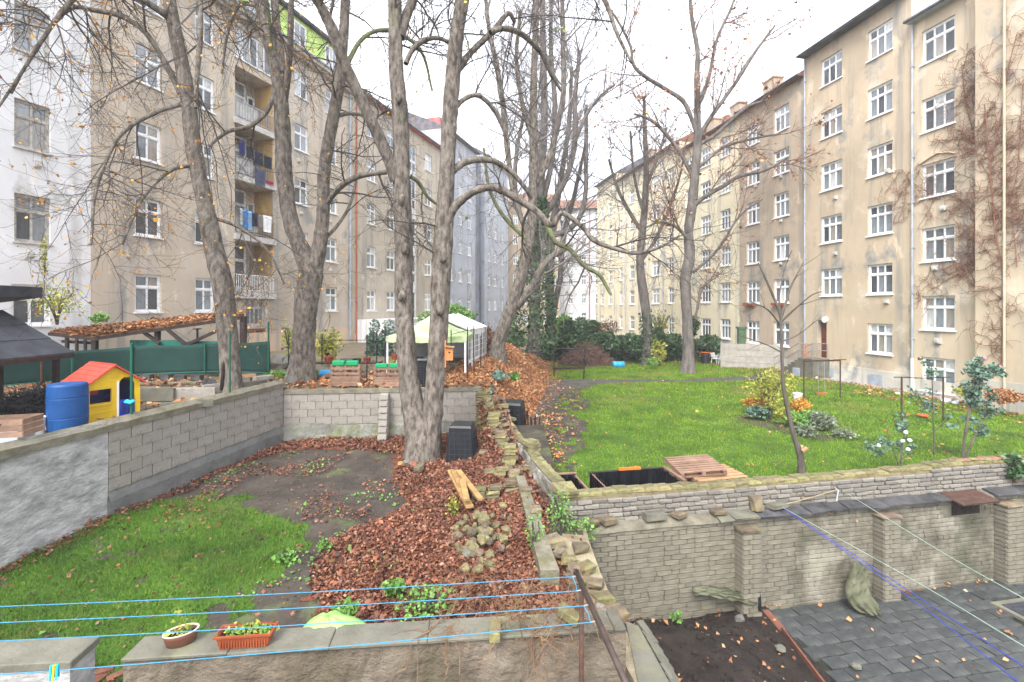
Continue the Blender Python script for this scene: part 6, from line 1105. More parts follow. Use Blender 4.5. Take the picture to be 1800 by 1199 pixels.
wb = cbox('wooden_crate', 'brown wooden box with a handle slot on a grey box by the left edge', 'crate', 14, 764, -2.25, (.75, .5, .32), .25, M['wood'], boards=3); mb = MB(); mb.bb(-.07, .07, -.266, -.262, .22, .25); mb.build('handle_slot', M['black'], wb)
cbox('plastic_box', 'grey plastic box under the brown wooden box', 'box', 10, 775, -2.62, (.7, .5, .36), .25, M['zinc'])
c = G(63, 764, -2.6); mb = MB(); mb.lathe([(.13, 0), (.155, .33), (.165, .33), (.165, .36), (.14, .36), (.12, .05)], c, 18); solo(mb, 'bucket', 'dirty white bucket between the wooden box and the blue barrel', 'bucket', M['wpaint'], tuple(c), smooth=False)
rr = np.random.default_rng(4); base = G(60, 735, -2.6); n = 1500; st = np.stack([rr.normal(0, .5, n), rr.normal(.2, .35, n), rr.uniform(.0, 1, n)], 1); st[:, 2] *= .62 * np.exp(-(st[:, 0] / .7) ** 2) ; Pn = [st + np.array(base)]; D = rr.standard_normal((n, 3)); D[:, 2] *= .4
for k in range(6): Pn.append(Pn[-1] + D * .05); D = D + .5 * rr.standard_normal((n, 3))
V, Q = tubes(np.stack(Pn, 1), np.full((n, 7), .008), 3); o = np_thing(V, [Q], 'netting_heap', M['metal_dk'], base=tuple(base)); tag(o, 'tangled dark netting and twigs heaped beside the blue barrel', 'netting heap')
for i, (px, py, w) in enumerate(((68, 672, .55), (62, 680, .5), (75, 665, .5))): cbox('stone_slab', ('pale stone slab at the middle of the stack behind the netting', 'pale stone slab at the bottom of the stack behind the netting', 'pale stone slab on top of the stack behind the netting')[i], 'slab', px, 690, -2.6 + (.1, 0, .2)[i], (w, .4, .09), .2 * i, M['pale'], .02)
# shed roofs at the left edge
sh = thing('garden_shed', 'dark felt shed roof in overlapping strips at the left edge', 'shed', (-12.6, 10.5, -2.62)); ex, tx, ez, tz = -11.08, -12.85, -1.12, -.06
for i in range(3):
    a = i / 3; b_ = (i + 1) / 3 + .02; x0, z0 = ex + (tx - ex) * a, ez + (tz - ez) * a; x1, z1 = ex + (tx - ex) * b_, ez + (tz - ez) * b_; mb = MB(); o_ = .02 * (2 - i); mb.prism([(x0, 7.0, z0 + .03), (x1, 7.0, z1 + .01), (x1, 7.0, z1 - .03), (x0, 7.0, z0 - .01)], 0, off=(0, 4.95, 0)); mb.build('roof_strip', M['slate'], sh, world=True)
mb = MB(); mb.bar((ex - .02, 7.0, ez - .06), (ex - .02, 11.95, ez - .06), .05, .1); mb.bar((ex, 11.93, ez - .06), (tx, 11.93, tz - .06), .05, .1); mb.build('fascia', M['beam'], sh, world=True)
mb = MB(); [mb.bar((x, 11.7, -2.62), (x, 11.7, -1.0 if x > -12 else -.4), .1) for x in (-11.3, -12.7)]; mb.build('post', M['beam'], sh, world=True); mb = MB(); mb.bb(-16, -12.9, 7, 11.6, -2.62, -.15); mb.build('wall', M['beam'], sh, world=True)
mb = MB(); a = P(75, 505, 12.4); mb.prism([(a.x, a.y, .57), (a.x, a.y, .30), (a.x - .25, a.y, .27), (a.x - 1.6, a.y, .10), (a.x - 4, a.y, .1), (a.x - 4, a.y, .72)], 0, off=(0, -3, 0)); mb.build('upper_roof', M['slate'], sh, world=True)
# carport
cp = thing('carport', 'open timber carport, its roof covered with rusty fallen leaves', 'carport', (-13, 19, -2.62)); FL, FR, BR, BL = P(166, 590, 18.3), P(425, 553, 19.5), P(429, 546.5, 23.5), P(88, 581, 18.7)
up_ = Vector((0, 0, .07)); mb = MB(); mb.add([FL, FR, BR, BL, FL - up_, FR - up_, BR - up_, BL - up_], [(0, 1, 2, 3), (4, 7, 6, 5), (0, 4, 5, 1), (1, 5, 6, 2), (2, 6, 7, 3), (3, 7, 4, 0)]); mb.build('roof', M['orangebed'], cp, world=True)
mb = MB(); dz = Vector((0, -.02, -.13)); mb.bar(FL + dz, FR + dz, .09, .13); mb.bar(BL + dz, FL + dz, .09, .13); mb.build('edge_beam', M['beam'], cp, world=True)
for i in range(11): t = i / 10; a = FL.lerp(FR, t) - Vector((0, -.06, .14)); b_ = BL.lerp(BR, t) - Vector((0, .06, .14)); mb = MB(); mb.bar(a, b_, .06, .1); mb.build('rafter', M['beam'], cp, world=True)
n = 12000; rr = np.random.default_rng(8); u, v = rr.uniform(0, 1, (2, n, 1)); A = (np.array(FL) * (1 - u) + np.array(FR) * u) * (1 - v) + (np.array(BL) * (1 - u) + np.array(BR) * u) * v + np.array([0, 0, .02]); V, T = leaves_at(A, .095, seed=9, flat=.85); o = np_thing(V, [T], 'fallen_leaves', M['leaf_or'], cp); o['kind'] = 'stuff'
def pst(px, y0, Yd, name='post', w=.16, z1=-2.62): t = P(px, y0, Yd); q = MB(); q.bar((t.x, t.y, z1), tuple(t), w); return q.build(name, M['beam'], cp, world=True)
pst(428, 556, 19.6, w=.2); pst(277, 576, 18.95); pst(167, 595, 18.35); pst(118, 590, 18.6, w=.1); pst(135, 590, 18.5, w=.08); pst(150, 590, 18.4, w=.08)
for a, b_ in (((248, 581), (281, 604)), ((289, 575), (328, 607)), ((387, 579), (326, 607)), ((165, 603), (110, 600))): mb = MB(); mb.bar(P(*a, 18.85), P(*b_, 18.8), .11); mb.build('brace', M['beam'], cp, world=True)
mb = MB(); c = P(347, 577, 19.6); mb.lathe([(.16, 0), (.17, .03), (.02, .05)], c - Vector((0, 0, .05)), 12); mb.tube([c - Vector((0, 0, .05)), c - Vector((0, 0, .8))], .04, 6); solo(mb, 'feeding_table', 'small dark stand under the carport roof', 'stand', M['metal_dk'], (c.x, c.y, c.z - .8))
# green net fence
nf = thing('net_fence', 'long dark green privacy net stretched on posts behind the playhouse', 'fence', (-13, 17, -2.62)); fp = [(-60, 684, 14.6, 640), (0, 679, 15.2, 631), (127, 668, 16.5, 617), (243, 659, 17.7, 609), (390, 654, 18.1, 603), (475, 657, 18.2, 600)]
c = catmull([(a, b_, Y_, t) for a, b_, Y_, t in fp], 10); n = len(c); K = 9; vs = []
for i, (px, pb, Y_, ptp) in enumerate(c):
    a = np.array(P(px, pb, Y_)); b_ = np.array(P(px, ptp, Y_))
    for j in range(K): t = j / (K - 1); q = a * (1 - t) + b_ * t; q[1] += .05 * math.sin(i * .8 + 2 * t) * t; q[2] -= .03 * math.sin(i / 10 * PI) ** 2 * t; vs.append(tuple(q))
mb = MB(); mb.add(vs, [(i * K + j, i * K + K + j, i * K + K + 1 + j, i * K + 1 + j) for i in range(n - 1) for j in range(K - 1)]); o = mb.build('netting', M['netting'], nf, world=True, smooth=True); sm_ = o.modifiers.new('t', 'SOLIDIFY'); sm_.thickness = .01
mb = MB(); mb.tube([P(a, b_ - 1, Y_ - .03) for a, b_, Y_, t in c[::5]], .02, 5); mb.build('hem', M['net_edge'], nf, world=True)
for px, pb, Y_, ptp in ((73, 672, 15.9, 620), (232, 660, 17.6, 608), (360, 655, 18.0, 601), (472, 658, 18.1, 566), (127, 668, 16.4, 615)): mb = MB(); a = P(px, pb + 4, Y_); b_ = P(px, ptp, Y_); mb.tube([a, b_], .035, 8); mb.build('post', M['gpost'] if px != 73 else M['rust'], nf, world=True)
bn = thing('shade_netting', 'second strip of lighter green netting behind the long net under the carport', 'netting', (-11.8, 19.0, -2.62)); mb = MB(); vs = []
for i in range(16): a = P(228 + 12.5 * i, 609, 18.9); vs += [(a.x, a.y + .04 * math.sin(i), -2.6), (a.x, a.y + .05 * math.sin(i * 1.3), P(0, 600 - (2 if i < 8 else 0), 18.9).z)]
mb.add(vs, [(i * 2, i * 2 + 2, i * 2 + 3, i * 2 + 1) for i in range(15)]); mb.build('netting', M['net_edge'], bn, world=True)
for lab, px, y0, y1, Y_ in (('green fence post in front of the playhouse door', 231, 735, 606, 10.35), ('green fence post in front of the hollow tree trunk', 404, 690, 583, 13.0)):
    mb = MB(); a = P(px, y0, Y_); b_ = P(px, y1, Y_); mb.tube([a, b_], .026, 8); mb.lathe([(.03, 0), (.03, .02), (.01, .035)], b_, 8); solo(mb, 'fence_post', lab, 'post', M['gpost'], tuple(a), 'green posts on the rendered wall')
mb = MB(); a = P(229, 706, 10.3); [mb.rock(a + Vector((.035 * i - .06, -.04, .02 * math.sin(i * 2))), (.09, .05, .06), i) for i in range(5)]; solo(mb, 'ribbon', 'turquoise ribbon knotted round the post by the playhouse', 'ribbon', M['cyan'], tuple(a - Vector((0, 0, .03))))
# stones, kerbs and slabs lying in the yard
ks = [('long pale kerb stone tilted among the slabs right of the playhouse', 330, 716, 1.1, .16, .16, .5, 'slab', -2.5), ('broad flat slab by the playhouse right wall', 268, 726, .7, .45, .07, .3, 'slab', -2.6), ('grey kerb lying nearest the wall top behind the playhouse', 300, 723, .8, .3, .08, .6, 'slab', -2.6),
      ('wide grey raised bed edge in the middle of the yard', 275, 705, 1.0, .12, .36, .05, 'slab', -2.6), ('wooden faced raised bed edge left of the hollow tree', 340, 703, 1.2, .12, .34, .1, 'block', -2.6), ('grey wooden edging running up to the hollow tree', 384, 698, .85, .12, .4, .9, 'block', -2.6), ('dark stone block in the back row below the net', 258, 668, .35, .25, .2, .1, 'darkslate', -2.6), ('second dark block in the back row below the net', 293, 668, .35, .25, .22, -.1, 'darkslate', -2.6), ('third dark block in the back row below the net', 316, 669, .38, .25, .2, .2, 'darkslate', -2.6), ('fourth dark block in the back row below the net', 347, 668, .34, .25, .18, 0, 'darkslate', -2.6),
      ('long mossy plank behind the raised bed', 285, 676, 2.6, .25, .08, .03, 'capmoss', -2.6), ('dark timber lying on the raised bed', 300, 690, 1.1, .14, .14, .4, 'slab', -2.45), ('grey rounded boulder left of the hollow tree', 368, 683, .5, .4, .32, .3, 'darkslate', -2.6), ('yellow plank against the hollow tree', 388, 674, .5, .25, .1, -.4, 'woodyel', -2.45), ('upright grey concrete post block near the net fence end', 455, 656, .24, .2, .62, 0, 'slab', -2.6),
      ('pale stone right of the hollow tree', 428, 672, .5, .3, .16, .3, 'slab', -2.6), ('broken planks right of the hollow tree', 437, 664, .5, .3, .12, .5, 'woodnew', -2.6), ('grey slab on the wall top right of the hollow tree', 445, 680, .8, .3, .2, .9, 'slab', -2.6), ('second grey slab on the wall top right of the hollow tree', 463, 672, .6, .3, .22, .9, 'block', -2.6), ('white lump of rock on the block wall near the forked tree', 513, 677, .32, .25, .3, .4, 'pale', -2.66), ('grey rubble stone on the block wall corner', 495, 680, .28, .2, .14, .2, 'slab', -2.66)]
for lab, px, py, w, d_, h_, rz, m, z in ks:
    g_ = G(px, py, z); mb = MB(); (mb.rock if 'boulder' in lab or 'lump' in lab or 'rubble' in lab else mb.box)(g_ + Vector((0, 0, h_ / 2)), (w, d_, h_), **({'seed': px} if 'boulder' in lab or 'lump' in lab or 'rubble' in lab else {'rz': rz, 'jit': .012})); solo(mb, 'stone_block' if m not in ('woodyel', 'woodnew') else 'plank', lab, 'block' if m not in ('woodyel', 'woodnew') else 'plank', M[m], tuple(g_), 'stones and edging in the left yard')
# ---------------------------------------------------------------- terrace behind the block wall
def crate_bench(lab, px0, px1, Yd, yb, yt, flip=0):
    a, b_ = P(px0, yb, Yd), P(px1, yb, Yd); w = b_.x - a.x; z0 = -2.66; h = P(0, yt, Yd).z - z0; t = thing('pallet_bench', lab, 'bench', (a.x, a.y, z0), 0, 'pallet benches behind the block wall')
    for k in range(3): q = MB(); q.bb(w * k / 2 - .05, w * k / 2 + .05, 0, .1, 0, h * .86); q.build('post', M['wood'], t)
    for k in range(6): q = MB(); z = .03 + k * .085 if k < 4 else .42 + (k - 4) * .17; q.bb(-.03, w + .03, -.025, -.002, z, z + .075); q.build('plank', M['wood'], t)
    for k in range(2): q = MB(); q.bb(w * k / 2 + .02, w * (k + 1) / 2 - .03, -.045, .13, h * .80, h * 1.0); q.build('cushion', M['cushion'], t, bevel=.03)
    q = MB(); q.bb(-.02, w + .02, .1, .7, .3, .36); q.build('seat', M['wood'], t); return t
crate_bench('old pallet bench with green cushions left of the twin trunk tree', 583, 631, 16.1, 682, 634); crate_bench('old pallet bench with green cushions partly hidden by the twin trunk tree', 659, 706, 16.0, 684, 639)
def drum(lab, px, py, z, L_, r_, rz, m=M['ltblue']):
    g_ = G(px, py, z); mb = MB(); d_ = Vector((math.cos(rz), math.sin(rz), 0)); c = g_ + Vector((0, 0, r_)); pts = [c + d_ * L_ * t for t in (-.5, -.47, -.2, -.18, -.16, .16, .18, .2, .47, .5)]; mb.tube(pts, [r_ * .9, r_, r_, r_ * 1.04, r_, r_, r_ * 1.04, r_, r_, r_ * .9], 18); return solo(mb, 'barrel', lab, 'barrel', m, tuple(g_), smooth=True)
drum('light blue drum lying left of the pallet bench', 573, 663, -2.66, .48, .14, .1); drum('bright blue barrel lying in front of the laurels', 1087, 646.5, -4.45, .85, .24, .05)
RIB = plain('black_ribs', (.028, .031, .037), .35)
def composter(lab, x, y, z, w, h, rz, tap=.22, grp='black compost bins', rows=5, cols_=4):
    t = thing('compost_bin', lab, 'compost bin', (x, y, z), rz, grp); mb = MB(); mb.box((0, 0, h * .46), (w, w, h * .92), taper=tap); mb.build('body', M['black'], t, bevel=.015); mb = MB(); k = 1 - tap
    mb.box((0, 0, h * .96), (w * k * 1.06, w * k * 1.06, h * .08), taper=.12); mb.build('lid', M['black'], t, bevel=.012)
    for s in (0, 1, 3):
        R_ = Matrix.Rotation(s * PI / 2, 4, 'Z'); tilt = math.atan(w * tap / 2 / (h * .92)); q = MB(); q.M = R_ @ Matrix.Translation((0, -w / 2, 0)) @ Matrix.Rotation(-tilt, 4, 'X')
        for i in range(rows + 1): z_ = h * (.08 + .72 * i / rows); ww = w * (1 - tap * z_ / h) * .42; q.bb(-ww, ww, -.018, -.001, z_ - .008, z_ + .008)
        for i in range(cols_ + 1): xx = (i / cols_ - .5) * w * .80 * .88; q.bb(xx - .008, xx + .008, -.022, -.002, h * .08, h * .8)
        q.build('rib_grid', RIB, t)
    return t
g_ = G(811, 811, -4.2); composter('black ribbed compost bin standing in the red leaves next to the twin trunk tree', g_.x, g_.y + .3, float(zg(g_.x, g_.y)) - .02, .80, 1.0, -.1)
g_ = P(901, 760, 16.75); composter('black ribbed compost bin behind the far end of the whitewashed wall', g_.x, g_.y, -4.47, .86, 1.2, -.2, .16)
g_ = P(742, 680, 16.5); composter('black slatted compost bin glimpsed between the twin trunks', g_.x, g_.y, -2.68, .72, .98, 0, .04, rows=8)
bh = thing('bird_box', 'orange wooden bird box fixed to the right trunk of the twin tree', 'bird box', tuple(P(790, 633, 13.0)), .1); mb = MB(); mb.bb(-.09, .10, -.1, .12, 0, .34); mb.build('box', M['bird'], bh); mb = MB(); mb.box((0.005, 0, .37), (.26, .32, .025), ry=.12); mb.build('roof', M['woodyel'], bh); mb = MB(); mb.tube([(0, -.101, .22), (0, -.108, .22)], .022, 10); mb.build('entrance', M['black'], bh); mb = MB(); mb.bb(-.13, -.09, -.03, .03, -.2, .55); mb.build('batten', M['bird'], bh)
# wire fence posts
wf = thing('wire_fence', 'dark wire fence with thin iron posts behind the block wall', 'fence', (-5, 16.4, -2.68))
for px, y0, y1, Yd in ((507, 660, 588, 19), (566, 640, 588, 19.5), (645, 682, 588, 16.3), (662, 640, 585, 19), (677, 640, 575, 18), (793, 640, 580, 18), (822, 665, 575, 17.3), (833, 652, 572, 18.2), (845, 645, 590, 19)): mb = MB(); mb.tube([P(px, y0 + 2, Yd), P(px, y1, Yd)], .022, 6); mb.build('post', M['metal_dk'], wf, world=True)
mb = MB(); mb.tube([P(566, 598, 19.5), P(645, 598, 19), P(677, 600, 18)], .014, 5); mb.tube([P(793, 588, 18), P(833, 578, 18.2)], .012, 5); mb.build('wire', M['metal_dk'], wf, world=True)
mb = MB()
for k in range(8): z = -2.6 + k * .14; mb.tube([(-3.0, 15.98, z), (-1.95, 17.3, z), (-1.5, 19, z)], .004, 3)
mb.build('wire', M['metal_dk'], wf, world=True)
# tents
tn = thing('garden_gazebo', 'open gazebo with an algae stained pointed canopy beside the party tent', 'gazebo', (-3.35, 19.7, -2.7)); x0, x1, y0, y1 = -4.85, -1.75, 18.15, 21.3; cx_, cy_ = (x0 + x1) / 2, (y0 + y1) / 2; ez = -1.06; mb = MB()
n = 10; q = [(x0, y0), (x1, y0), (x1, y1), (x0, y1)]
for s in range(4):
    a, b_ = q[s], q[(s + 1) % 4]
    for i in range(n):
        for j in range(6):
            def pp(u, t): sag = -.12 * math.sin(PI * t) - .03 * math.sin(PI * u) * (1 - t); X = a[0] + (b_[0] - a[0]) * u; Y = a[1] + (b_[1] - a[1]) * u; return (X + (cx_ - X) * t, Y + (cy_ - Y) * t, ez + (-.20 - ez) * t + sag)
            mb.add([pp(i / n, j / 6), pp((i + 1) / n, j / 6), pp((i + 1) / n, (j + 1) / 6), pp(i / n, (j + 1) / 6)], [(0, 1, 2, 3)])
mb.build('canopy', M['tentgreen'], tn, world=True); mb = MB()
for s in range(4):
    a, b_ = q[s], q[(s + 1) % 4]; m_ = 24; vs = []
    for i in range(m_ + 1): u = i / m_; X = a[0] + (b_[0] - a[0]) * u; Y = a[1] + (b_[1] - a[1]) * u; zz = -.03 * math.sin(PI * u); vs += [(X, Y, ez + zz), (X, Y - .004, ez - .21 + zz - .02 * abs(math.sin(i * PI / 3)))]
    mb.add(vs, [(i * 2, i * 2 + 2, i * 2 + 3, i * 2 + 1) for i in range(m_)])
mb.build('valance', M['tentgreen'], tn, world=True)
for X, Y in q: mb = MB(); mb.bar((X + (.05 if X < cx_ else -.05), Y + (.05 if Y < cy_ else -.05), -2.7), (X + (.05 if X < cx_ else -.05), Y + (.05 if Y < cy_ else -.05), ez), .07); mb.build('leg', M['wpaint'], tn, world=True)
pt_ = thing('party_tent', 'white party tent with clear church style windows in its side', 'tent', (-2.0, 21.4, -2.7), -.125); LT = 4.4; WT = 3.1; H0, H1 = 1.74, 2.42
mb = MB(); mb.prism([(-WT - .05, 0, H0), (-WT / 2, 0, H1), (.05, 0, H0), (.05, 0, H0 - .03), (-WT / 2, 0, H1 - .03), (-WT - .05, 0, H0 - .03)], 0, off=(0, LT, 0)); mb.build('roof', M['tent'], pt_)
wn_ = 3; sl_ = LT / wn_; mb = MB(); mb.bb(-.01, 0, 0, LT, 0, .35); mb.bb(-.01, 0, 0, LT, 1.45, H0 - .02)
for i in range(wn_ + 1): y_ = sl_ * i; mb.bb(-.011, .001, max(0, y_ - .2), min(LT, y_ + .2), .35, 1.45)
mb.bb(-WT, -.02, LT - .02, LT, 0, H0); mb.bb(-WT, -WT + .01, 0, LT, 0, H0); mb.build('side_wall', M['tent'], pt_)
for i in range(wn_):
    y_ = sl_ * i + .2; w_ = MB().bb(-.008, -.004, y_, y_ + sl_ - .4, .35, 1.45).build('window', M['tentwin'], pt_)
    for k in (1, 2): MB().bb(-.002, .006, y_ + (sl_ - .4) * k / 3 - .02, y_ + (sl_ - .4) * k / 3 + .02, .35, 1.45).build('glazing_bar', M['tent'], w_)
    for k in (1, 2, 3): MB().bb(-.002, .007, y_, y_ + sl_ - .4, .35 + .27 * k - .012, .35 + .27 * k + .012).build('glazing_bar', M['tent'], w_)
for i in range(5): MB().tube([(-WT / 2, LT / 4 * i, H1 + .02), (.06, LT / 4 * i, H0 + .02), (.03, LT / 4 * i, 0)], .025, 5).build('frame_tube', M['tent'], pt_)
# pots, tables and bits on the terrace
def pot(lab, px, py, Yd, r_, h_, m, base_z=None):
    c = P(px, py, Yd); mb = MB(); mb.lathe([(r_ * .7, 0), (r_ * .95, h_ * .8), (r_ * 1.08, h_ * .82), (r_ * 1.08, h_), (r_ * .9, h_), (r_ * .85, h_ * .85)], c, 14); return solo(mb, 'flower_pot', lab, 'pot', m, tuple(c), 'flower pots on the terrace')
tb = thing('garden_table', 'dark low garden table carrying terracotta pots on the terrace', 'table', tuple(P(600, 655, 19.4))); mb = MB(); mb.bb(-1.3, 1.6, -.3, .3, .38, .43); mb.build('table_top', M['metal_dk'], tb); [MB().bb(x, x + .05, y, y + .05, 0, .38).build('leg', M['metal_dk'], tb) for x in (-1.25, 1.5) for y in (-.28, .23)]
pot('terracotta pot at the left end of the dark table', 578, 638.5, 19.3, .2, .28, M['terra']); pot('small terracotta pot in the middle of the dark table', 645, 638.5, 19.3, .16, .24, M['terra']); pot('black pot beside the small terracotta pot', 628, 639, 19.2, .17, .2, M['black']); pot('tiny terracotta pot standing under the gazebo canopy', 693, 632, 18.4, .14, .2, M['terra']); pot('black pot on the bin between the trunks', 739, 635, 16.4, .13, .17, M['black'])
pot('pale lilac bowl turned up on the terrace table', 612, 639, 19.5, .3, .2, M['pale'])
for lab, px, py, Yd, h_ in (('white carved post standing in the bright plants', 700, 640, 18.9, .7), ('white post beside the yellow leaved shrub', 541, 632, 20.5, 1.0)): c = P(px, py, Yd); mb = MB(); mb.lathe([(.12, 0), (.10, .1), (.05, .18), (.07, .4), (.05, h_ - .1), (.08, h_)], c, 10); solo(mb, 'ornament', lab, 'post', M['wpaint'], tuple(c), smooth=True)
c = G(433 + 12, 666, -2.62); mb = MB(); c = P(491, 640, 21); mb.rock(c, (.9, .7, .8), 5); solo(mb, 'covered_heap', 'pale tarpaulin covered heap by the plinth of the beige building', 'heap', M['pale'], (c.x, c.y, c.z - .4))
# ---------------------------------------------------------------- things on the big lawn
def dlaur(name, lab, cat, pts_r, base, m=None):
    return None
cf = thing('beating_frame', 'thin iron carpet beating frame standing on the bare earth by the leaf heap', 'frame', tuple(G(1000, 662, -4.45)))
a0, a1, b0, b1 = P(974, 663, 30.6), P(974, 613, 30.6), P(1026, 665, 29.8), P(1028, 613, 29.8)
for p, q in ((a0, a1), (b0, b1)): mb = MB(); mb.tube([p - Vector((0, 0, .1)), q], .045, 6); mb.build('post', M['metal_dk'], cf, world=True)
mb = MB(); mb.tube([a1, b1], .04, 6); mb.build('top_rail', M['metal_dk'], cf, world=True); mb = MB(); mb.bar(P(972, 648, 30.6), P(1028, 647, 29.8), .12, .14); mb.build('plank', M['beam'], cf, world=True)
rr = np.random.default_rng(12); n = 2600; c = P(1031, 640, 37); a = rr.uniform(0, 2 * PI, n); r_ = np.sqrt(rr.uniform(0, 1, n)); H_ = 1.65 * (1 - r_ ** 1.5) + .05; st = np.stack([np.cos(a) * r_ * 1.75, np.sin(a) * r_ * 1.2, H_ * rr.uniform(.2, 1, n)], 1) + np.array(c); D = np.stack([np.cos(a) * .5, np.sin(a) * .5, -.35 + 0 * a], 1) + .6 * rr.standard_normal((n, 3)); D /= np.linalg.norm(D, axis=1, keepdims=True); Pn = [st]
for k in range(4): Pn.append(Pn[-1] + D * .16); D = D + .15 * rr.standard_normal((n, 3))
V, Q = tubes(np.stack(Pn, 1), np.full((n, 5), .014), 3); tag(np_thing(V, [Q], 'brush_pile', M['twig_red'], base=tuple(c)), 'pile of cut brown branches in front of the laurels', 'brush pile')
def chair(lab, px, py, rz, m, s=1.):
    g_ = G(px, py, -4.45); t = thing('garden_chair', lab, 'chair', tuple(g_), rz, 'garden chairs at the back of the lawn'); 
    for x in (-.24, .24):
        for y in (-.22, .24): mb = MB(); mb.bar((x * 1.1, y * 1.15, 0), (x, y, .44 if y > 0 else .64), .045); mb.build('leg', m, t)
    mb = MB(); mb.box((0, 0, .44), (.54, .5, .035)); mb.build('seat', m, t); mb = MB(); mb.bar((-.26, -.22, .66), (-.26, .26, .64), .05, .03); mb.bar((.26, -.22, .66), (.26, .26, .64), .05, .03); mb.build('armrests', m, t)
    for k in range(5): mb = MB(); x = -.2 + .1 * k; mb.bar((x, .25, .46), (x * 1.05, .36, .86), .05, .02); mb.build('slat', m, t)
    mb = MB(); mb.bar((-.27, .36, .86), (.27, .36, .86), .03, .07); mb.build('backrest', m, t); return t
chair('white plastic chair nearest the lone lawn tree', 1259, 640, .5, M['wpaint']); chair('white plastic chair facing left in the middle of the garden seats', 1272, 643, -1.2, M['wpaint']); chair('grey plastic chair behind the white ones', 1268, 634, 2.6, M['zinc'])
g_ = G(1284, 641, -4.45); t = thing('garden_table', 'pale yellow round garden table beside the white plastic chairs', 'table', tuple(g_)); MB().lathe([(.5, .7), (.52, .72), (.5, .75)], (0, 0, 0), 20).build('table_top', plain('yellow_top', (.70, .62, .22), .5), t); [MB().bar((.35 * c_, .35 * s_, 0), (.2 * c_, .2 * s_, .7), .05).build('leg', M['wpaint'], t) for c_, s_ in ((1, 1), (-1, 1), (1, -1), (-1, -1))]
g_ = G(1240, 640, -4.45); t = thing('barrel_grill', 'black barrel grill with an orange shelf left of the white chairs', 'grill', tuple(g_)); MB().lathe([(.25, 0), (.3, .1), (.3, .75), (.26, .85), (.3, .9)], (0, 0, 0), 16).build('body', M['metal_dk'], t); MB().bb(-.35, .35, -.2, .25, .91, .95).build('shelf', M['orange'], t)
def fr(lab, xs, yb, yt, Yd, tbar, grp):
    t = thing('laundry_frame', lab, 'frame', tuple(P(xs[0], yb, Yd[0])), 0, grp)
    for k, px in enumerate(xs): a = P(px, yb, Yd[k]); a.z = -4.55; b_ = P(px, yt, Yd[k]); mb = MB(); mb.tube([a, b_], .032, 6); mb.build('post', M['rust'], t, world=True); mb = MB(); mb.bar(b_ + Vector((-.3, 0, .02)), b_ + Vector((.3, 0, .02)), .035); mb.build('cross_bar', M['rust'], t, world=True)
    for k in tbar: a = P(xs[0], yt, Yd[0]) + Vector((k, 0, .03)); b_ = P(xs[1], yt, Yd[1]) + Vector((k, 0, .03)); m_ = (a + b_) / 2 - Vector((0, 0, .06)); mb = MB(); mb.tube([a, m_, b_], .007, 4); mb.build('line', M['metal_dk'], t, world=True)
    return t
fr('rusty laundry frame with a child swing hanging from it', (1413, 1477), 704, 633, (22.9, 23.6), (-.1, .1), 'rusty laundry frames on the lawn'); fr('rusty laundry frame in front of the ground floor window', (1585, 1658), 746, 664, (18.2, 18.6), (-.25, 0, .25), 'rusty laundry frames on the lawn')
mb = MB(); mb.tube([P(1413, 635, 22.9), P(1477, 634, 23.6)], .03, 6); mb.build('top_rail', M['rust'], bpy.data.objects['laundry_frame'], world=True)
sw = thing('swing', 'small child swing hanging on ropes from the rusty frame', 'swing', tuple(P(1443, 692, 23.2))); [MB().tube([P(px, 636, 23.2), P(px + 1, 691, 23.2)], .012, 4).build('rope', M['galv'], sw, world=True) for px in (1438, 1449)]; c = P(1443.5, 691.5, 23.2); MB().box(c, (.42, .2, .05)).build('seat', M['red'], sw, world=True)
c = G(1402, 706, -4.45); t = thing('bucket', 'white bucket standing on the lawn behind the orange shrub', 'bucket', tuple(c)); MB().lathe([(.16, 0), (.2, .36), (.215, .37), (.215, .41), (.18, .41), (.15, .05)], (0, 0, 0), 18).build('body', M['bucket'], t); mb = MB(); mb.tube([(-.21, 0, .38), (-.15, -.14, .30), (0, -.2, .27), (.15, -.14, .30), (.21, 0, .38)], .008, 5); mb.build('handle', M['galv'], t)
c = G(1622, 736, -4.43) + Vector((0, 0, .14)); mb = MB(); mb.lathe([(.02, -.03), (.17, -.02), (.20, .0), (.18, .03), (.05, .05), (.01, .05)], c, 20); mb.tube([c - Vector((0, 0, .16)), c - Vector((0, 0, .03))], .012, 5); solo(mb, 'lawn_disc', 'orange red disc on the lawn right of the laundry frame', 'disc', plain('orange_red', (.85, .09, .03), .4), (c.x, c.y, -4.45), smooth=True)
for lab, px, py, r_ in (('small white stone by the lawn edge near the swing', 1434, 666, .15), ('white stone on the lawn edge left of the rusty frame', 1578, 694, .13), ('pale pot lying by the ground floor window', 1664, 708, .2), ('flat white stone right of the pale pot', 1679, 711, .14)): c = G(px, py, -4.45); mb = MB(); mb.rock(c + Vector((0, 0, r_ * .5)), (r_ * 2, r_ * 1.5, r_), px); solo(mb, 'white_stone', lab, 'stone', M['bucket'], tuple(c))
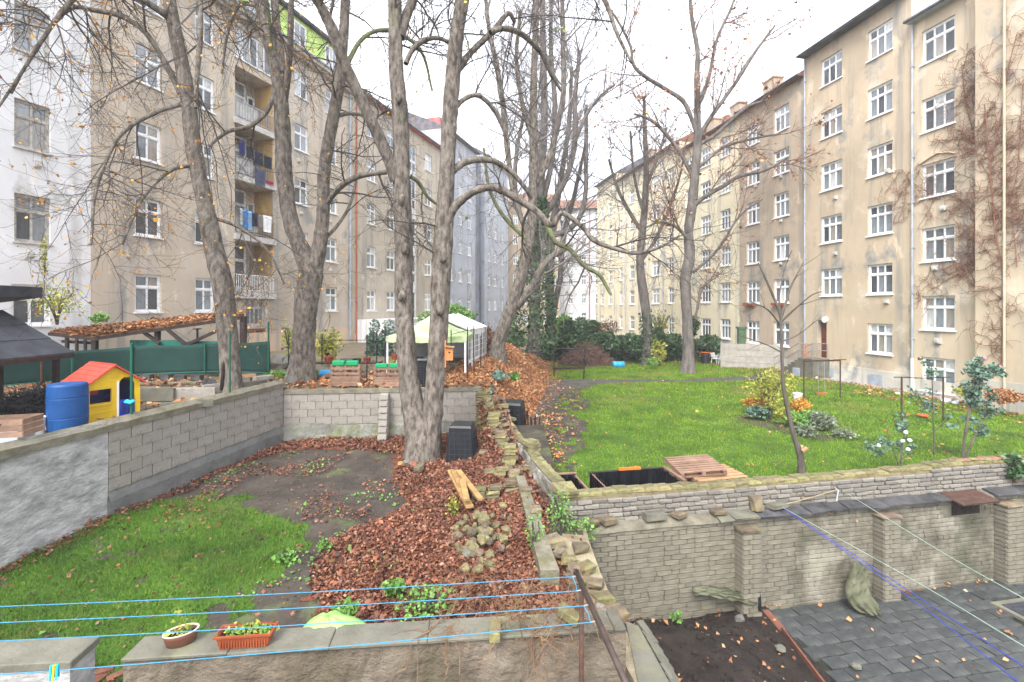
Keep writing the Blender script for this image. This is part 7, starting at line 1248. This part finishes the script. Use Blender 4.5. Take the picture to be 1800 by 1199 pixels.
# steps to the back door
st_ = thing('entrance_steps', 'concrete steps with galvanised handrails up to the brown back door', 'steps', tuple(fR2.at(fR2.u(1450), -4.45, .1))); ud = fR2.u(1437)
mb = MB(); q = [fR2.at(u, z, o) for u, z, o in ((ud - .2, -4.45, .05), (ud + 1.0, -4.45, .05), (ud + 1.0, -4.45, 1.3), (ud - .2, -4.45, 1.3))]; mb.add(q + [p + Vector((0, 0, 1.24)) for p in q], [(0, 1, 2, 3), (4, 5, 6, 7), (0, 1, 5, 4), (1, 2, 6, 5), (2, 3, 7, 6), (3, 0, 4, 7)]); mb.build('landing', M['slab'], st_, world=True)
for i in range(7): z1 = -4.45 + 1.24 - .177 * (i + 1); u = ud - .2 - .3 * (i + 1); mb = MB(); q = [fR2.at(a, -4.45, o) for a, o in ((u, .05), (u + .3, .05), (u + .3, 1.3), (u, 1.3))]; mb.add(q + [Vector((p.x, p.y, z1)) for p in q], [(0, 1, 2, 3), (4, 5, 6, 7), (0, 1, 5, 4), (1, 2, 6, 5), (2, 3, 7, 6), (3, 0, 4, 7)]) if z1 > -4.44 else None; mb.v and mb.build('step', M['slab'], st_, world=True)
mb = MB()
for o in (1.25, .15):
    for h_ in (.95, .5): mb.tube([fR2.at(ud + .95, -3.2 + h_, o), fR2.at(ud - .2, -3.2 + h_, o), fR2.at(ud - 2.4, -4.42 + h_, o)], .025, 6)
    for u, z in ((ud + .95, -3.2), (ud + .3, -3.2), (ud - .2, -3.2), (ud - 1.3, -3.85), (ud - 2.35, -4.42)): mb.tube([fR2.at(u, z, o), fR2.at(u, z + .95, o)], .022, 6)
mb.build('handrail', M['galv'], st_, world=True)
c = G(1450, 661, -4.45); t = thing('waste_bin', 'bright green plastic bin beside the concrete steps', 'bin', tuple(c)); MB().lathe([(.2, 0), (.24, .6), (.25, .62), (.23, .7), (.1, .76)], (0, 0, 0), 18).build('body', M['greenbin'], t)
c = G(1427, 660, -4.45); t = thing('kettle_grill', 'black kettle grill in front of the steps', 'grill', tuple(c)); MB().lathe([(.05, .5), (.25, .58), (.3, .7), (.27, .84), (.08, .92)], (0, 0, 0), 16).build('bowl', M['black'], t, smooth=True); [MB().bar((.22 * math.cos(a), .22 * math.sin(a), 0), (.1 * math.cos(a), .1 * math.sin(a), .58), .03).build('leg', M['galv'], t) for a in (0, 2.1, 4.2)]
cbox('storage_box', 'grey garden storage box in front of the steps', 'box', 1410, 661, -4.45, (1.1, .5, .55), .3, M['zinc']); c = G(1441, 657, -4.45); mb = MB(); mb.tube([c + Vector((0, -.1, .95)), c + Vector((0, .25, .95))], .17, 14); solo(mb, 'hose_reel', 'red round hose reel on the rail above the green bin', 'hose reel', M['red'], (c.x, c.y, c.z + .78))
cbox('brick_stack', 'low row of red bricks beside the green bin', 'bricks', 1462, 665, -4.45, (.9, .3, .12), .4, M['brickred'], .02)
# raised beds lined with black film
def bed(lab, o, x0, x1, y0, y1, z0, z1, group='black lined raised beds'):
    t = thing('raised_bed', lab, 'raised bed', (up.location.x, up.location.y, z0), up.rotation_euler.z, group); h = z1 - z0
    for nm, a in (('board', (x0, x1, y1, y1 + .04)), ('board', (x0, x1, y0 - .04, y0)), ('board', (x0 - .04, x0, y0, y1)), ('board', (x1, x1 + .04, y0, y1))): 
        for k in range(3): MB().bb(*a, h / 3 * k + .004, h / 3 * (k + 1) - .004).build('board', M['wood'], t)
    for nm, a, b_ in (('liner', (x0 + .06, y1 - .07), (x1 - .06, y1 - .07)), ('liner', (x0 + .06, y0 + .06), (x0 + .06, y1 - .06)), ('liner', (x1 - .06, y1 - .06), (x1 - .06, y0 + .06))):
        n = 36; K = 6; vs = []; L_ = math.hypot(b_[0] - a[0], b_[1] - a[1]); nx, ny = -(b_[1] - a[1]) / L_, (b_[0] - a[0]) / L_
        for i in range(n + 1):
            u = i / n; f_ = .022 * math.sin(u * L_ * 19) + .015 * math.sin(u * L_ * 37 + 1)
            for j in range(K): v = j / (K - 1); k_ = f_ * 1.6 * (1.1 - .5 * v); vs.append((a[0] + (b_[0] - a[0]) * u - nx * k_, a[1] + (b_[1] - a[1]) * u - ny * k_, .02 + (h + .006 * math.sin(u * L_ * 9)) * v))
        mb = MB(); mb.add(vs, [(i * K + j, i * K + K + j, i * K + K + 1 + j, i * K + 1 + j) for i in range(n) for j in range(K - 1)]); mb.build('liner', M['liner'], t, smooth=True)
    lf = MB(); m_ = 30; lf.add([(x0 - .055 - .012 * math.sin(i * 1.7), y0 + (y1 - y0) * i / m_, zz) for i in range(m_ + 1) for zz in (.02, h + .02)], [(i * 2, i * 2 + 2, i * 2 + 3, i * 2 + 1) for i in range(m_)]); lf.build('liner', M['liner'], t, smooth=True); lf = MB(); lf.bb(x0 - .06, x1 + .02, y1 - .03, y1 + .06, h + .0, h + .018); lf.build('liner', M['liner'], t)
    mb = MB(); mb.bb(x0 - .06, x1 + .06, y1 - .01, y1 + .07, h + .02, h + .045); mb.build('top_rail', M['wood'], t) if 'small' in lab else None
    mb = MB(); mb.bb(x1 - .01, x1 + .08, y0, y1 + .05, h + .02, h + .045); mb.build('top_rail', M['wood'], t) if 'small' not in lab else None
    MB().bb(x0, x1, y0, y1, .01, .05).build('soil', M['soil_dk'], t); return t
bed('long raised bed lined with black film behind the brick wall', 0, 1.12, 2.88, .36, 1.28, -4.47, -3.78); bed('small raised bed lined with black film at the mossy corner', 0, .05, .68, .36, 1.25, -4.47, -3.78)
a = up.matrix_world if False else wmat(up)
p = a @ Vector((2.05, 1.27, .69)); mb = MB(); mb.bar(p - Vector((.27, .04, 0)), p + Vector((.25, .04, 0)), .06, .05); solo(mb, 'orange_board', 'orange red plastic strip on the rim of the long raised bed', 'strip', M['orange'], tuple(p))
def pallet(lab, loc, rot, ms, md, nsl=7, w=1.15, d=.85):
    t = thing('wooden_pallet', lab, 'pallet', loc, 0, 'stacked wooden pallets'); t.rotation_euler = rot
    for k in range(nsl): y = -d / 2 + d * (k + .5) / nsl; MB().box((0, y, .12), (w, d / nsl * .64, .022), jit=.004).build('slat', ms, t)
    for x in (-w / 2 + .05, 0, w / 2 - .05): MB().bb(x - .045, x + .045, -d / 2, d / 2, .022, .108).build('bearer', md, t)
    for y in (-d / 2 + .06, 0, d / 2 - .06): MB().bb(-w / 2, w / 2, y - .05, y + .05, .0, .021).build('slat', md, t)
    return t
pp_ = P(1236, 838, 11.25); pallet('lower wooden pallet with fresh orange slats under the dark one', (4.72, 11.15, -3.98), (.03, .0, .24), M['woodnew'], M['wood'], 6, 1.3, .9)
pallet('dark weathered pallet on top of the stack behind the brick wall', (4.35, 11.25, -3.80), (.10, -.04, .10), M['wood'], M['wood'], 8, 1.12, .9)
MB().bb(-.75, .75, -.4, .45, 0, .44).build('x', M['wood']) if False else None
t = cbox('pallet_crate', 'wooden crate carrying the stacked pallets', 'crate', 1232, 862, -4.46, (1.2, .8, .46), .2, M['wood'], boards=4); t.location = (4.6, 11.2, -4.46)
# ---------------------------------------------------------------- left garden things
for i, (a, b_, w) in enumerate((((792, 834), (826, 900), .16), ((798, 838), (812, 868), .17), ((806, 842), (845, 895), .12), ((812, 862), (820, 900), .13))):
    lab = ('long yellow plank lying leftmost in the fan of planks', 'short wide yellow plank on top of the fan of planks', 'yellow plank pointing right in the fan of planks', 'short yellow plank at the lower end of the fan of planks')[i]; mb = MB(); p, q = G(*a, -4.1), G(*b_, -4.15); dz = Vector((0, 0, .1 + .05 * i)); mb.bar(p + dz, q + dz, w, .045); solo(mb, 'plank', lab, 'plank', M['woodyel'], tuple((p + q) / 2 + dz), 'yellow planks thrown on the leaves')
rq = random.Random(15)
for i, (px, py, s, m) in enumerate(((716, 818, .24, 'pale'), (727, 822, .26, 'brickred'), (735, 829, .28, 'stone'), (721, 812, .2, 'moss'), (741, 820, .22, 'stone'), (704, 818, .16, 'woodyel'))):
    c = G(px, py, -4.22); mb = MB(); mb.rock(c + Vector((0, 0, s * .3)), (s, s * .8, s * .7), i + 5); solo(mb, 'stone', ('pale rounded stone at the foot of the twin tree', 'reddish stone at the foot of the twin tree', 'largest grey stone in front of the twin tree foot', 'mossy stone tucked against the twin tree foot', 'brown stone right of the large grey one at the tree foot', 'small yellow stone left of the twin tree foot')[i], 'stone', M[m], tuple(c), 'stones at the foot of the twin tree')
sp_ = thing('stone_pile', 'loose pile of mossy field stones on the red leaves', 'stone pile', tuple(G(840, 960, -4.3)))
for i in range(62):
    px, py = rq.gauss(842, 22), rq.gauss(950, 22); s = rq.uniform(.10, .25); h_ = max(0, 1 - ((px - 842) / 38) ** 2 - ((py - 940) / 36) ** 2); c = G(px, py, -4.25); c.z = float(zg(c.x, c.y)) + .06 + h_ * .3 * rq.uniform(.4, 1); mb = MB(); mb.rock((0, 0, 0), (s, s * rq.uniform(.6, 1), s * .6), i); mb.build('stone', M['moss'] if rq.random() < .62 else (M['stone'] if rq.random() < .85 else M['slab']), sp_, loc=tuple(c - Vector(sp_.location)), rot=(rq.uniform(-.5, .5), rq.uniform(-.5, .5), rq.uniform(0, 3)))
for i in range(26):
    px, py = rq.uniform(770, 935), rq.uniform(880, 1060); s = rq.uniform(.08, .16); c = G(px, py, -4.28); c.z = float(zg(c.x, c.y)) + .02; mb = MB(); mb.rock((0, 0, 0), (s, s * .8, s * .5), 300 + i); mb.build('stone', M['stone'] if i % 3 else M['moss'], sp_, loc=tuple(c - Vector(sp_.location)))
for i, (px, py) in enumerate(((120, 1180), (150, 1174), (182, 1176), (205, 1182), (135, 1192), (170, 1190))): c = G(px, py, -4.58); c.z = float(zg(c.x, c.y)) + .03; mb = MB(); mb.box(c - Vector((0, 0, .02)), (.2, .11, .05), rz=.3 * i, jit=.008); solo(mb, 'brick', ('red brick leftmost in the grass by the gate', 'second red brick sunk in the grass by the gate', 'third red brick sunk in the grass by the gate', 'red brick nearest the brown wall end', 'lower left brick sunk in the grass by the gate', 'lower right brick sunk in the grass by the gate')[i], 'brick', M['brickred'], tuple(c), 'bricks sunk in the grass by the gate')
# ---------------------------------------------------------------- on the foreground wall
ct = -3.40   # coping top
Yc = lambda px: 4.60 + .44 * (((px - CX) / F * 4.75) + 3.8) / 5.02
rzf = math.atan2(.44, 5.02)
c = Vector(((321 - CX) / F * 4.82, 4.80, ct)); t = thing('oval_pot', 'oval brown glazed pot with a cream rim at the left end of the coping', 'pot', tuple(c), .5)
MB().lathe([(.125, 0), (.15, .02), (.175, .12), (.18, .165), (.165, .165), (.155, .05)], (0, 0, 0), 28, 1.15, .72).build('body', M['ceramic'], t, smooth=True); MB().lathe([(.172, .163), (.186, .166), (.186, .182), (.168, .182), (.166, .15)], (0, 0, 0), 28, 1.15, .72, False).build('rim', M['rimcream'], t, smooth=True); MB().lathe([(.16, .12), (.01, .14)], (0, 0, 0), 24, 1.15, .72).build('soil', M['soil_dk'], t)
rr = np.random.default_rng(2)
def tuft(root, n, sx, sy, z, size, m, seed, h=.05): rr = np.random.default_rng(seed); p = np.stack([rr.uniform(-sx, sx, n), rr.uniform(-sy, sy, n), z + rr.uniform(0, h, n)], 1); V, T = leaves_at(p, size, seed=seed, flat=.4, up=.3); o = link('leaves', np_mesh('leaves', V, [T]), M[m], root); return o
t.scale = (.74, .74, .74); tuft(t, 60, .13, .07, .14, .05, 'leaf_yel', 3); tuft(t, 14, .05, .03, .18, .05, 'leaf_yel', 8, .28); MB().tube([(.03, 0, .13), (.05, .02, .3), (.04, .02, .44)], .004, 4).build('stem', M['leaf_grn'], t)
c = Vector(((437 - CX) / F * 4.84, 4.80, ct)); t = thing('planter_box', 'orange terracotta coloured plastic planter with small green seedlings', 'planter', tuple(c), rzf + .02); mb = MB()
def tray(l0, w0, l1, w1, h, th): 
    mb = MB(); o = [(-l0, -w0, 0), (l0, -w0, 0), (l0, w0, 0), (-l0, w0, 0), (-l1, -w1, h), (l1, -w1, h), (l1, w1, h), (-l1, w1, h), (-l1 + th, -w1 + th, h), (l1 - th, -w1 + th, h), (l1 - th, w1 - th, h), (-l1 + th, w1 - th, h), (-l0 + th, -w0 + th, .04), (l0 - th, -w0 + th, .04), (l0 - th, w0 - th, .04), (-l0 + th, w0 - th, .04)]
    f_ = [(0, 3, 2, 1)]
    for a in (0, 4, 8): f_ += [(a + i, a + (i + 1) % 4, a + 4 + (i + 1) % 4, a + 4 + i) for i in range(4)]
    mb.add(o, f_ + [(12, 13, 14, 15)]); return mb
tray(.26, .075, .295, .095, .165, .012).build('body', M['terra'], t, bevel=.004); mb = MB(); [mb.bb(-.31, .31, s * .106 - .008, s * .106 + .008, .145, .168) for s in (-1, 1)]; [mb.bb(s * .306 - .008, s * .306 + .008, -.098, .098, .1452, .1678) for s in (-1, 1)]; mb.build('rim', M['terra'], t); mb = MB(); [mb.box((x, -.091, .075), (.010, .008, .12), rx=-.12) for x in np.linspace(-.24, .24, 17)]; mb.build('ribs', M['terra'], t)
t.scale = (.88, .88, .84); MB().bb(-.275, .275, -.08, .08, .1, .13).build('soil', M['soil_dk'], t); tuft(t, 170, .26, .07, .13, .042, 'leaf_yel', 4, .03); tuft(t, 120, .26, .07, .13, .04, 'leaf_grn', 5, .04)
c = Vector(((568 - CX) / F * 5.05, 5.16, ct - .17)); t = thing('lime_cover', 'pale lime green plastic cover lying behind the coping', 'cover', tuple(c), .05); n = 28; K = 7; vs = []
for j in range(K):
    r_ = j / (K - 1)
    for i in range(n): a = 2 * PI * i / n; rad = 1 + .10 * math.cos(3 * a + .6) + .05 * math.sin(5 * a) + .12 * math.cos(a); vs.append((.40 * r_ * rad * math.cos(a), .26 * r_ * rad * math.sin(a), .21 * (1 - r_ ** 2.2) + .02 * math.sin(6 * a) * r_ + .012 * math.sin(9 * a + 4 * r_)))
mb = MB(); mb.add(vs, [(j * n + i, j * n + (i + 1) % n, (j + 1) * n + (i + 1) % n, (j + 1) * n + i) for j in range(K - 1) for i in range(n)]); o = mb.build('shell', M['lime'], t, smooth=True); s_ = o.modifiers.new('t', 'SOLIDIFY'); s_.thickness = .008
mb = MB(); mb.tube([(-.3, -.16, .06), (-.12, -.2, .09), (.02, -.04, .215), (.18, -.19, .09), (.32, -.14, .04)], .006, 5); mb.build('seam', M['leaf_grn'], t)
mb = MB(); c = Vector(((871 - CX) / F * 4.95, 4.92, ct + .05)); mb.box(c, (.115, .26, .10), rz=.0, jit=.008); solo(mb, 'brick', 'mossy brick lying across the coping', 'brick', M['moss'], (c.x, c.y, ct), bevel=.006)
mb = MB(); c = Vector(((1001 - CX) / F * 5.1, 5.12, ct + .08)); mb.box(c, (.14, .26, .1), rz=1.05, rx=.25, jit=.01); solo(mb, 'brick', 'yellowish brick tilted at the right end of the coping', 'brick', M['moss'], (c.x, c.y, ct + .02), bevel=.006)
# dry roots over the coping
rt = thing('dry_creeper', 'tangle of dry orange creeper stems hanging over the right half of the coping', 'creeper', (0, 5, ct)); rr = np.random.default_rng(21); n = 15; x = rr.uniform(-.95, .9, n); st = np.stack([x, 5.05 + rr.uniform(0, .35, n), ct + rr.uniform(-.12, .1, n)], 1); e = np.stack([x + rr.uniform(-.5, .5, n), np.full(n, 4.72) , ct - rr.uniform(.1, .7, n)], 1)
t_ = np.linspace(0, 1, 14)[None, :, None]; Pn = st[:, None] * (1 - t_) + e[:, None] * t_; Pn[:, :, 2] += (.18 * np.sin(t_[..., 0] * PI) * (1 - t_[..., 0] * .3)) ; Pn += np.cumsum(.028 * rr.standard_normal(Pn.shape), axis=1); Pn[:, :, 2] = np.where((Pn[:, :, 1] > 4.6 + .088 * (Pn[:, :, 0] + 3.8) - .04) & (Pn[:, :, 1] < 5.05 + .0 * Pn[:, :, 0]), np.maximum(Pn[:, :, 2], ct + .012), Pn[:, :, 2]); Rn = np.full((n, 14), .0045) * rr.uniform(.6, 1.6, (n, 1))
V0, Q0 = tubes(Pn, Rn, 4); A2, B2 = spawn(Pn, Rn, 260, (.15, .6), (30, 110), K=10, wig=.4, grav=-.03, rf=.6, rmin=.0015, t0=0, seed=22, t1=.6); A2[:, :, 2] = np.where((A2[:, :, 1] > 4.62 + .088 * (A2[:, :, 0] + 3.8)) & (A2[:, :, 1] < 5.02), np.maximum(A2[:, :, 2], ct + .006), A2[:, :, 2]); V1, Q1 = tubes(A2, B2, 3); np_thing(np.concatenate([V0, V1]), [np.concatenate([Q0, Q1 + len(V0)])], 'stems', M['vine_or'], rt)
rt2 = thing('dry_creeper', 'dry twining roots behind the coping around the tilted brick', 'creeper', (.5, 5.6, -4.2)); st = np.stack([rr.uniform(-.7, 1.2, 60), rr.uniform(5.2, 6.6, 60), rr.uniform(-4.4, -3.7, 60)], 1)[:, None] + np.zeros((60, 2, 1)); st[:, 1] += rr.uniform(-.3, .3, (60, 3)); A2, B2 = spawn(st, np.full((60, 2), .006), 420, (.2, .7), (0, 120), K=10, wig=.3, grav=-.05, rf=.8, rmin=.0025, t0=0, seed=23); V1, Q1 = tubes(A2, B2, 3); np_thing(V1, [Q1], 'stems', M['vine_or'], rt2)
# washing lines on the rusty frame
zb = -2.64; wl_ = thing('clothesline', 'rusty iron post and sloping dark rail carrying the blue washing lines', 'frame', (.67, 4.55, -4.4))
bp = lambda py, px: P(px, py, -zb * F / (py - HY)); q0, q1 = bp(1006, 1013), bp(1240, 1118); mb = MB(); mb.tube([q0, q1], .026, 12); mb.lathe([(.03, -.02), (.03, .02)], q0, 12); mb.build('rail', M['darkmetal'], wl_, world=True, smooth=True)
mb = MB(); c = P(1022, 1034, 4.62); mb.tube([(c.x, c.y, -5.2), (c.x, c.y, zb - .02)], .024, 12); mb.build('post', M['rust'], wl_, world=True, smooth=True)
rows = [((0, 1062), (1006, 1014)), ((0, 1090), (1014, 1039)), ((0, 1122), (1026, 1065)), ((0, 1181), (1038, 1094))]; ends = []
labs = ['upper blue washing line crossing the left garden', 'second blue washing line from the top', 'third blue washing line from the top', 'lowest blue washing line, with the clothes pegs']
for i, (a, b_) in enumerate(rows):
    p, q = bp(b_[1], b_[0]), bp(a[1], a[0]); e = p + (q - p) * 1.35; mb = MB(); n = 20; pts = [p.lerp(e, k / n) - Vector((0, 0, .03 * math.sin(PI * k / n))) for k in range(n + 1)]; mb.tube(pts, .0036, 6); solo(mb, 'washing_line', labs[i], 'washing line', M['line_cy'], tuple(p), 'blue washing lines'); ends.append(p)
for k, (i, j) in enumerate(((0, 1), (2, 3))): mb = MB(); mb.tube([ends[i], ends[i].lerp(ends[j], .5) + Vector((.012, 0, 0)), ends[j]], .0045, 6); mb.build('cord', M['line_cy'], wl_, world=True)
mb = MB(); [mb.tube([e, Vector((e.x + .04, e.y + .01, e.z + .002))], .006, 6) for e in ends]; mb.build('hook', M['galv'], wl_, world=True)
p3, q3 = bp(1094, 1038), bp(1181, 0)
for i, (px, m, lab) in enumerate(((91, 'cyan', 'cyan clothes peg leftmost on the lowest line'), (96, 'yellow', 'yellow clothes peg between the cyan ones'), (101, 'cyan', 'cyan clothes peg at the right of the yellow one'))):
    t_ = (1038 - px) / 1038; c = p3.lerp(q3, .5); X = (px - CX) / F; s_ = (X * p3.y - p3.x) / ((q3.x - p3.x) - X * (q3.y - p3.y)); c = p3.lerp(q3, s_); t = thing('clothes_peg', lab, 'clothes peg', tuple(c), .15 * i, 'clothes pegs')
    for s in (-1, 1): MB().add([(-.006, s * .004, .02), (.006, s * .004, .02), (.007, s * .006, -.03), (.005, s * .014, -.085), (-.005, s * .014, -.085), (-.007, s * .006, -.03), (-.006, s * .010, .018), (.006, s * .010, .018), (.007, s * .014, -.03), (.005, s * .020, -.085), (-.005, s * .020, -.085), (-.007, s * .014, -.03)], [(0, 1, 2, 3, 4, 5), (11, 10, 9, 8, 7, 6), (0, 1, 7, 6), (1, 2, 8, 7), (2, 3, 9, 8), (3, 4, 10, 9), (4, 5, 11, 10), (5, 0, 6, 11)]).build('jaw', M[m], t)
    MB().tube([(-.009, 0, -.03), (.009, 0, -.03)], .006, 8).build('spring', M['galv'], t)
# lines to the brick wall on the right
hk = P(1370, 889, 10.25); hk2 = P(1471, 861, 10.5); hk3 = P(1490, 868, 10.55)
for lab, m, pts in (('upper dark blue line running from the wall hook to the right corner', 'line_bl', [hk, P(1585, 1030, 6.2), P(1800, 1172, 3.6), P(1950, 1271, 3.0)]), ('lower dark blue line running from the wall hook to the right corner', 'line_bl', [hk, P(1585, 1040, 6.2), P(1790, 1199, 3.6), P(1880, 1268, 3.0)]),
                    ('pale green line running beside the two dark blue ones', 'line_gr', [hk, P(1585, 1008, 6.2), P(1800, 1136, 3.6), P(1950, 1224, 3.0)]), ('pale green line hanging highest at the right', 'line_gr', [hk3, P(1640, 961, 6.6), P(1800, 1052, 4.1), P(1950, 1136, 3.2)]), ('short tan string tied between the wall hook and the peg', 'line_tan', [hk, P(1420, 876, 10.35), hk2])):
    mb = MB(); c = catmull([tuple(p) for p in pts], 6); mb.tube([tuple(p) for p in c], .0052 if m != 'line_tan' else .008, 5); 
    solo(mb, 'washing_line', lab, 'washing line', M[m], tuple(pts[0]), 'lines tied to the brick wall')
mb = MB(); mb.tube([hk2 + Vector((0, .1, .03)), hk2 + Vector((0, -.05, 0)), hk2 + Vector((-.05, -.06, -.22))], .014, 6); solo(mb, 'peg', 'grey blue iron peg driven into the brick wall', 'peg', M['zinc'], tuple(hk2))
# tarpaulins
def sheet(lab, rows_, m, seed=0):
    R_ = [resample(catmull([tuple(P(*p)) for p in r], 5), 12) for r in rows_]; A = np.stack(R_); B = np.stack([resample(catmull(A[:, j], 6), 22) for j in range(12)], 1); rr = np.random.default_rng(seed); ii, jj = np.meshgrid(np.arange(22), np.arange(12), indexing='ij')
    B[..., 1] += .05 * np.sin(jj * 1.9 + ii * .25) + .025 * np.sin(jj * .7 + ii * 1.3) + .012 * rr.standard_normal(ii.shape); a = (ii[:-1, :-1] * 12 + jj[:-1, :-1]).ravel(); Q = np.stack([a, a + 1, a + 13, a + 12], 1); base = B.reshape(-1, 3)[B.reshape(-1, 3)[:, 2].argmin()]; o = np_thing(B.reshape(-1, 3), [Q], 'tarpaulin', m, base=tuple(base), smooth=True); s = o.modifiers.new('t', 'SOLIDIFY'); s.thickness = .012; return tag(o, lab, 'tarpaulin')
sheet('olive canvas sheet slumped against the second pilaster', [[(1503, 987, 10.25), (1515, 992, 10.15), (1527, 996, 10.2)], [(1492, 1020, 10.05), (1508, 1024, 9.95), (1526, 1022, 10.05)], [(1485, 1046, 9.95), (1502, 1050, 9.85), (1528, 1045, 9.95)], [(1500, 1068, 9.85), (1520, 1066, 9.75), (1538, 1055, 9.8)], [(1524, 1079, 9.72), (1538, 1081, 9.68), (1550, 1080, 9.7)]], M['canvas'], 1)
sheet('olive canvas strip sagging along the foot of the mossy wall', [[(1219, 1034, 9.55), (1219, 1040, 9.45), (1222, 1047, 9.4)], [(1262, 1034, 9.6), (1262, 1042, 9.5), (1262, 1049, 9.45)], [(1300, 1040, 9.7), (1298, 1048, 9.6), (1296, 1056, 9.55)], [(1334, 1045, 9.8), (1334, 1055, 9.7), (1330, 1066, 9.6)]], M['canvas'], 2)
mb = MB(); mb.bar(P(1332, 1012, 9.72), P(1336, 1074, 9.62), .06, .03); solo(mb, 'dark_stake', 'black stake leaning on the mossy wall above the orange edging', 'stake', M['black'], tuple(P(1336, 1074, 9.62)))
p, q, r_ = G(1345, 1074, -6.3), G(1375, 1108, -6.3), G(1456, 1215, -6.25)
mb = MB(); mb.bar(p, q, .15, .06); solo(mb, 'edging_board', 'wide orange brown board at the wall end of the soil bed', 'board', M['brickred'], tuple(p)); mb = MB(); mb.bar(q + Vector((0, 0, .02)), r_ + Vector((0, 0, .02)), .035, .1); solo(mb, 'edging_strip', 'thin orange edging strip between the dark soil and the pavers', 'strip', M['brickred'], tuple(q))
mh = thing('drain_cover', 'black iron drain cover in a concrete frame at the right edge of the yard', 'drain cover', (11.0, 9.85, -6.38), math.atan(.188)); 
for a in ((-.62, -.5, -.45, .45), (.5, .62, -.45, .45), (-.5, .5, -.45, -.34), (-.5, .5, .34, .45)): MB().bb(*a, 0, .06).build('frame', M['slab'], mh)
mb = MB(); mb.bb(-.49, .49, -.33, .33, 0, .075); mb.build('lid', M['slate'], mh, bevel=.01); mb = MB(); [mb.bb(-.4 + .16 * i, -.3 + .16 * i, -.25 + .14 * j, -.21 + .14 * j, .0751, .083) for i in range(6) for j in range(4)]; mb.build('studs', M['slate'], mh)
for i, (px, py, m) in enumerate(((1505, 1175, 'slab'), (1372, 1143, 'slab'), (1300, 1090, 'pale'), (1155, 1192, 'moss'))): c = G(px, py, -6.25 if i else -6.33); mb = MB(); mb.rock(c + Vector((0, 0, .04)), (.2, .16, .1), 60 + i); solo(mb, 'stone', ('pale chip of stone on the slate pavers', 'flat stone on the dark soil beside the edging', 'pale chip high on the dark soil bed', 'yellow stone beside the concrete strip')[i], 'stone', M[m], tuple(c))
cl = thing('soil_clods', 'scattered dark clods and pebbles on the soil bed', 'clods', (3, 8.5, -6.3)); rq = random.Random(33); mb = MB()
for i in range(420): x_, y_ = rq.uniform(1.6, 5.1), rq.uniform(6.6, 9.9); s = abs(rq.gauss(0, .035)) + .015; y_ = min(y_, yl(x_) - .08); mb.rock((x_, y_, float(zbed(x_, y_)) + s * .2), (s * 1.5, s * 1.2, s), i)
o = mb.build('clods', M['soil_dk'], cl, world=True); o['kind'] = 'stuff'; cl['kind'] = 'stuff'
# stakes holding the leaf bank
sk = thing('stake_fence', 'row of dark upright stakes holding back the leaf bank', 'fence', (0, 16.3, -4.45)); rq = random.Random(2)
for i in range(44):
    t = i / 43; x = -.95 + 1.9 * t; h_ = 1.55 - 1.0 * t + rq.uniform(-.1, .1); y = 16.35 + .55 * t; mb = MB(); mb.bar((x, y - 16.3, -.05), (x + rq.uniform(-.06, .06), y - 16.3 - rq.uniform(0, .12), h_), .035, .03); mb.build('stake', M['beam'] if i % 3 else M['wood'], sk)
print('objects', len(bpy.data.objects))
# ---------------------------------------------------------------- haze volume, added to wash out the distance
hm = bpy.data.materials.new('haze'); hm.use_nodes = True; hn, hl = hm.node_tree.nodes, hm.node_tree.links; hn.clear()
hv = hn.new('ShaderNodeVolumePrincipled'); ho = hn.new('ShaderNodeOutputMaterial'); hv.inputs['Color'].default_value = (.97, .98, 1, 1); hv.inputs['Density'].default_value = .0011; hl.new(hv.outputs[0], ho.inputs['Volume'])
mb = MB(); mb.bb(-60, 60, -3, 112, -7.75, 34); hz = mb.build('haze', hm); hz['kind'] = 'stuff'; hz['label'] = 'pale haze volume added to fade the far trees and houses'; hz['category'] = 'haze'
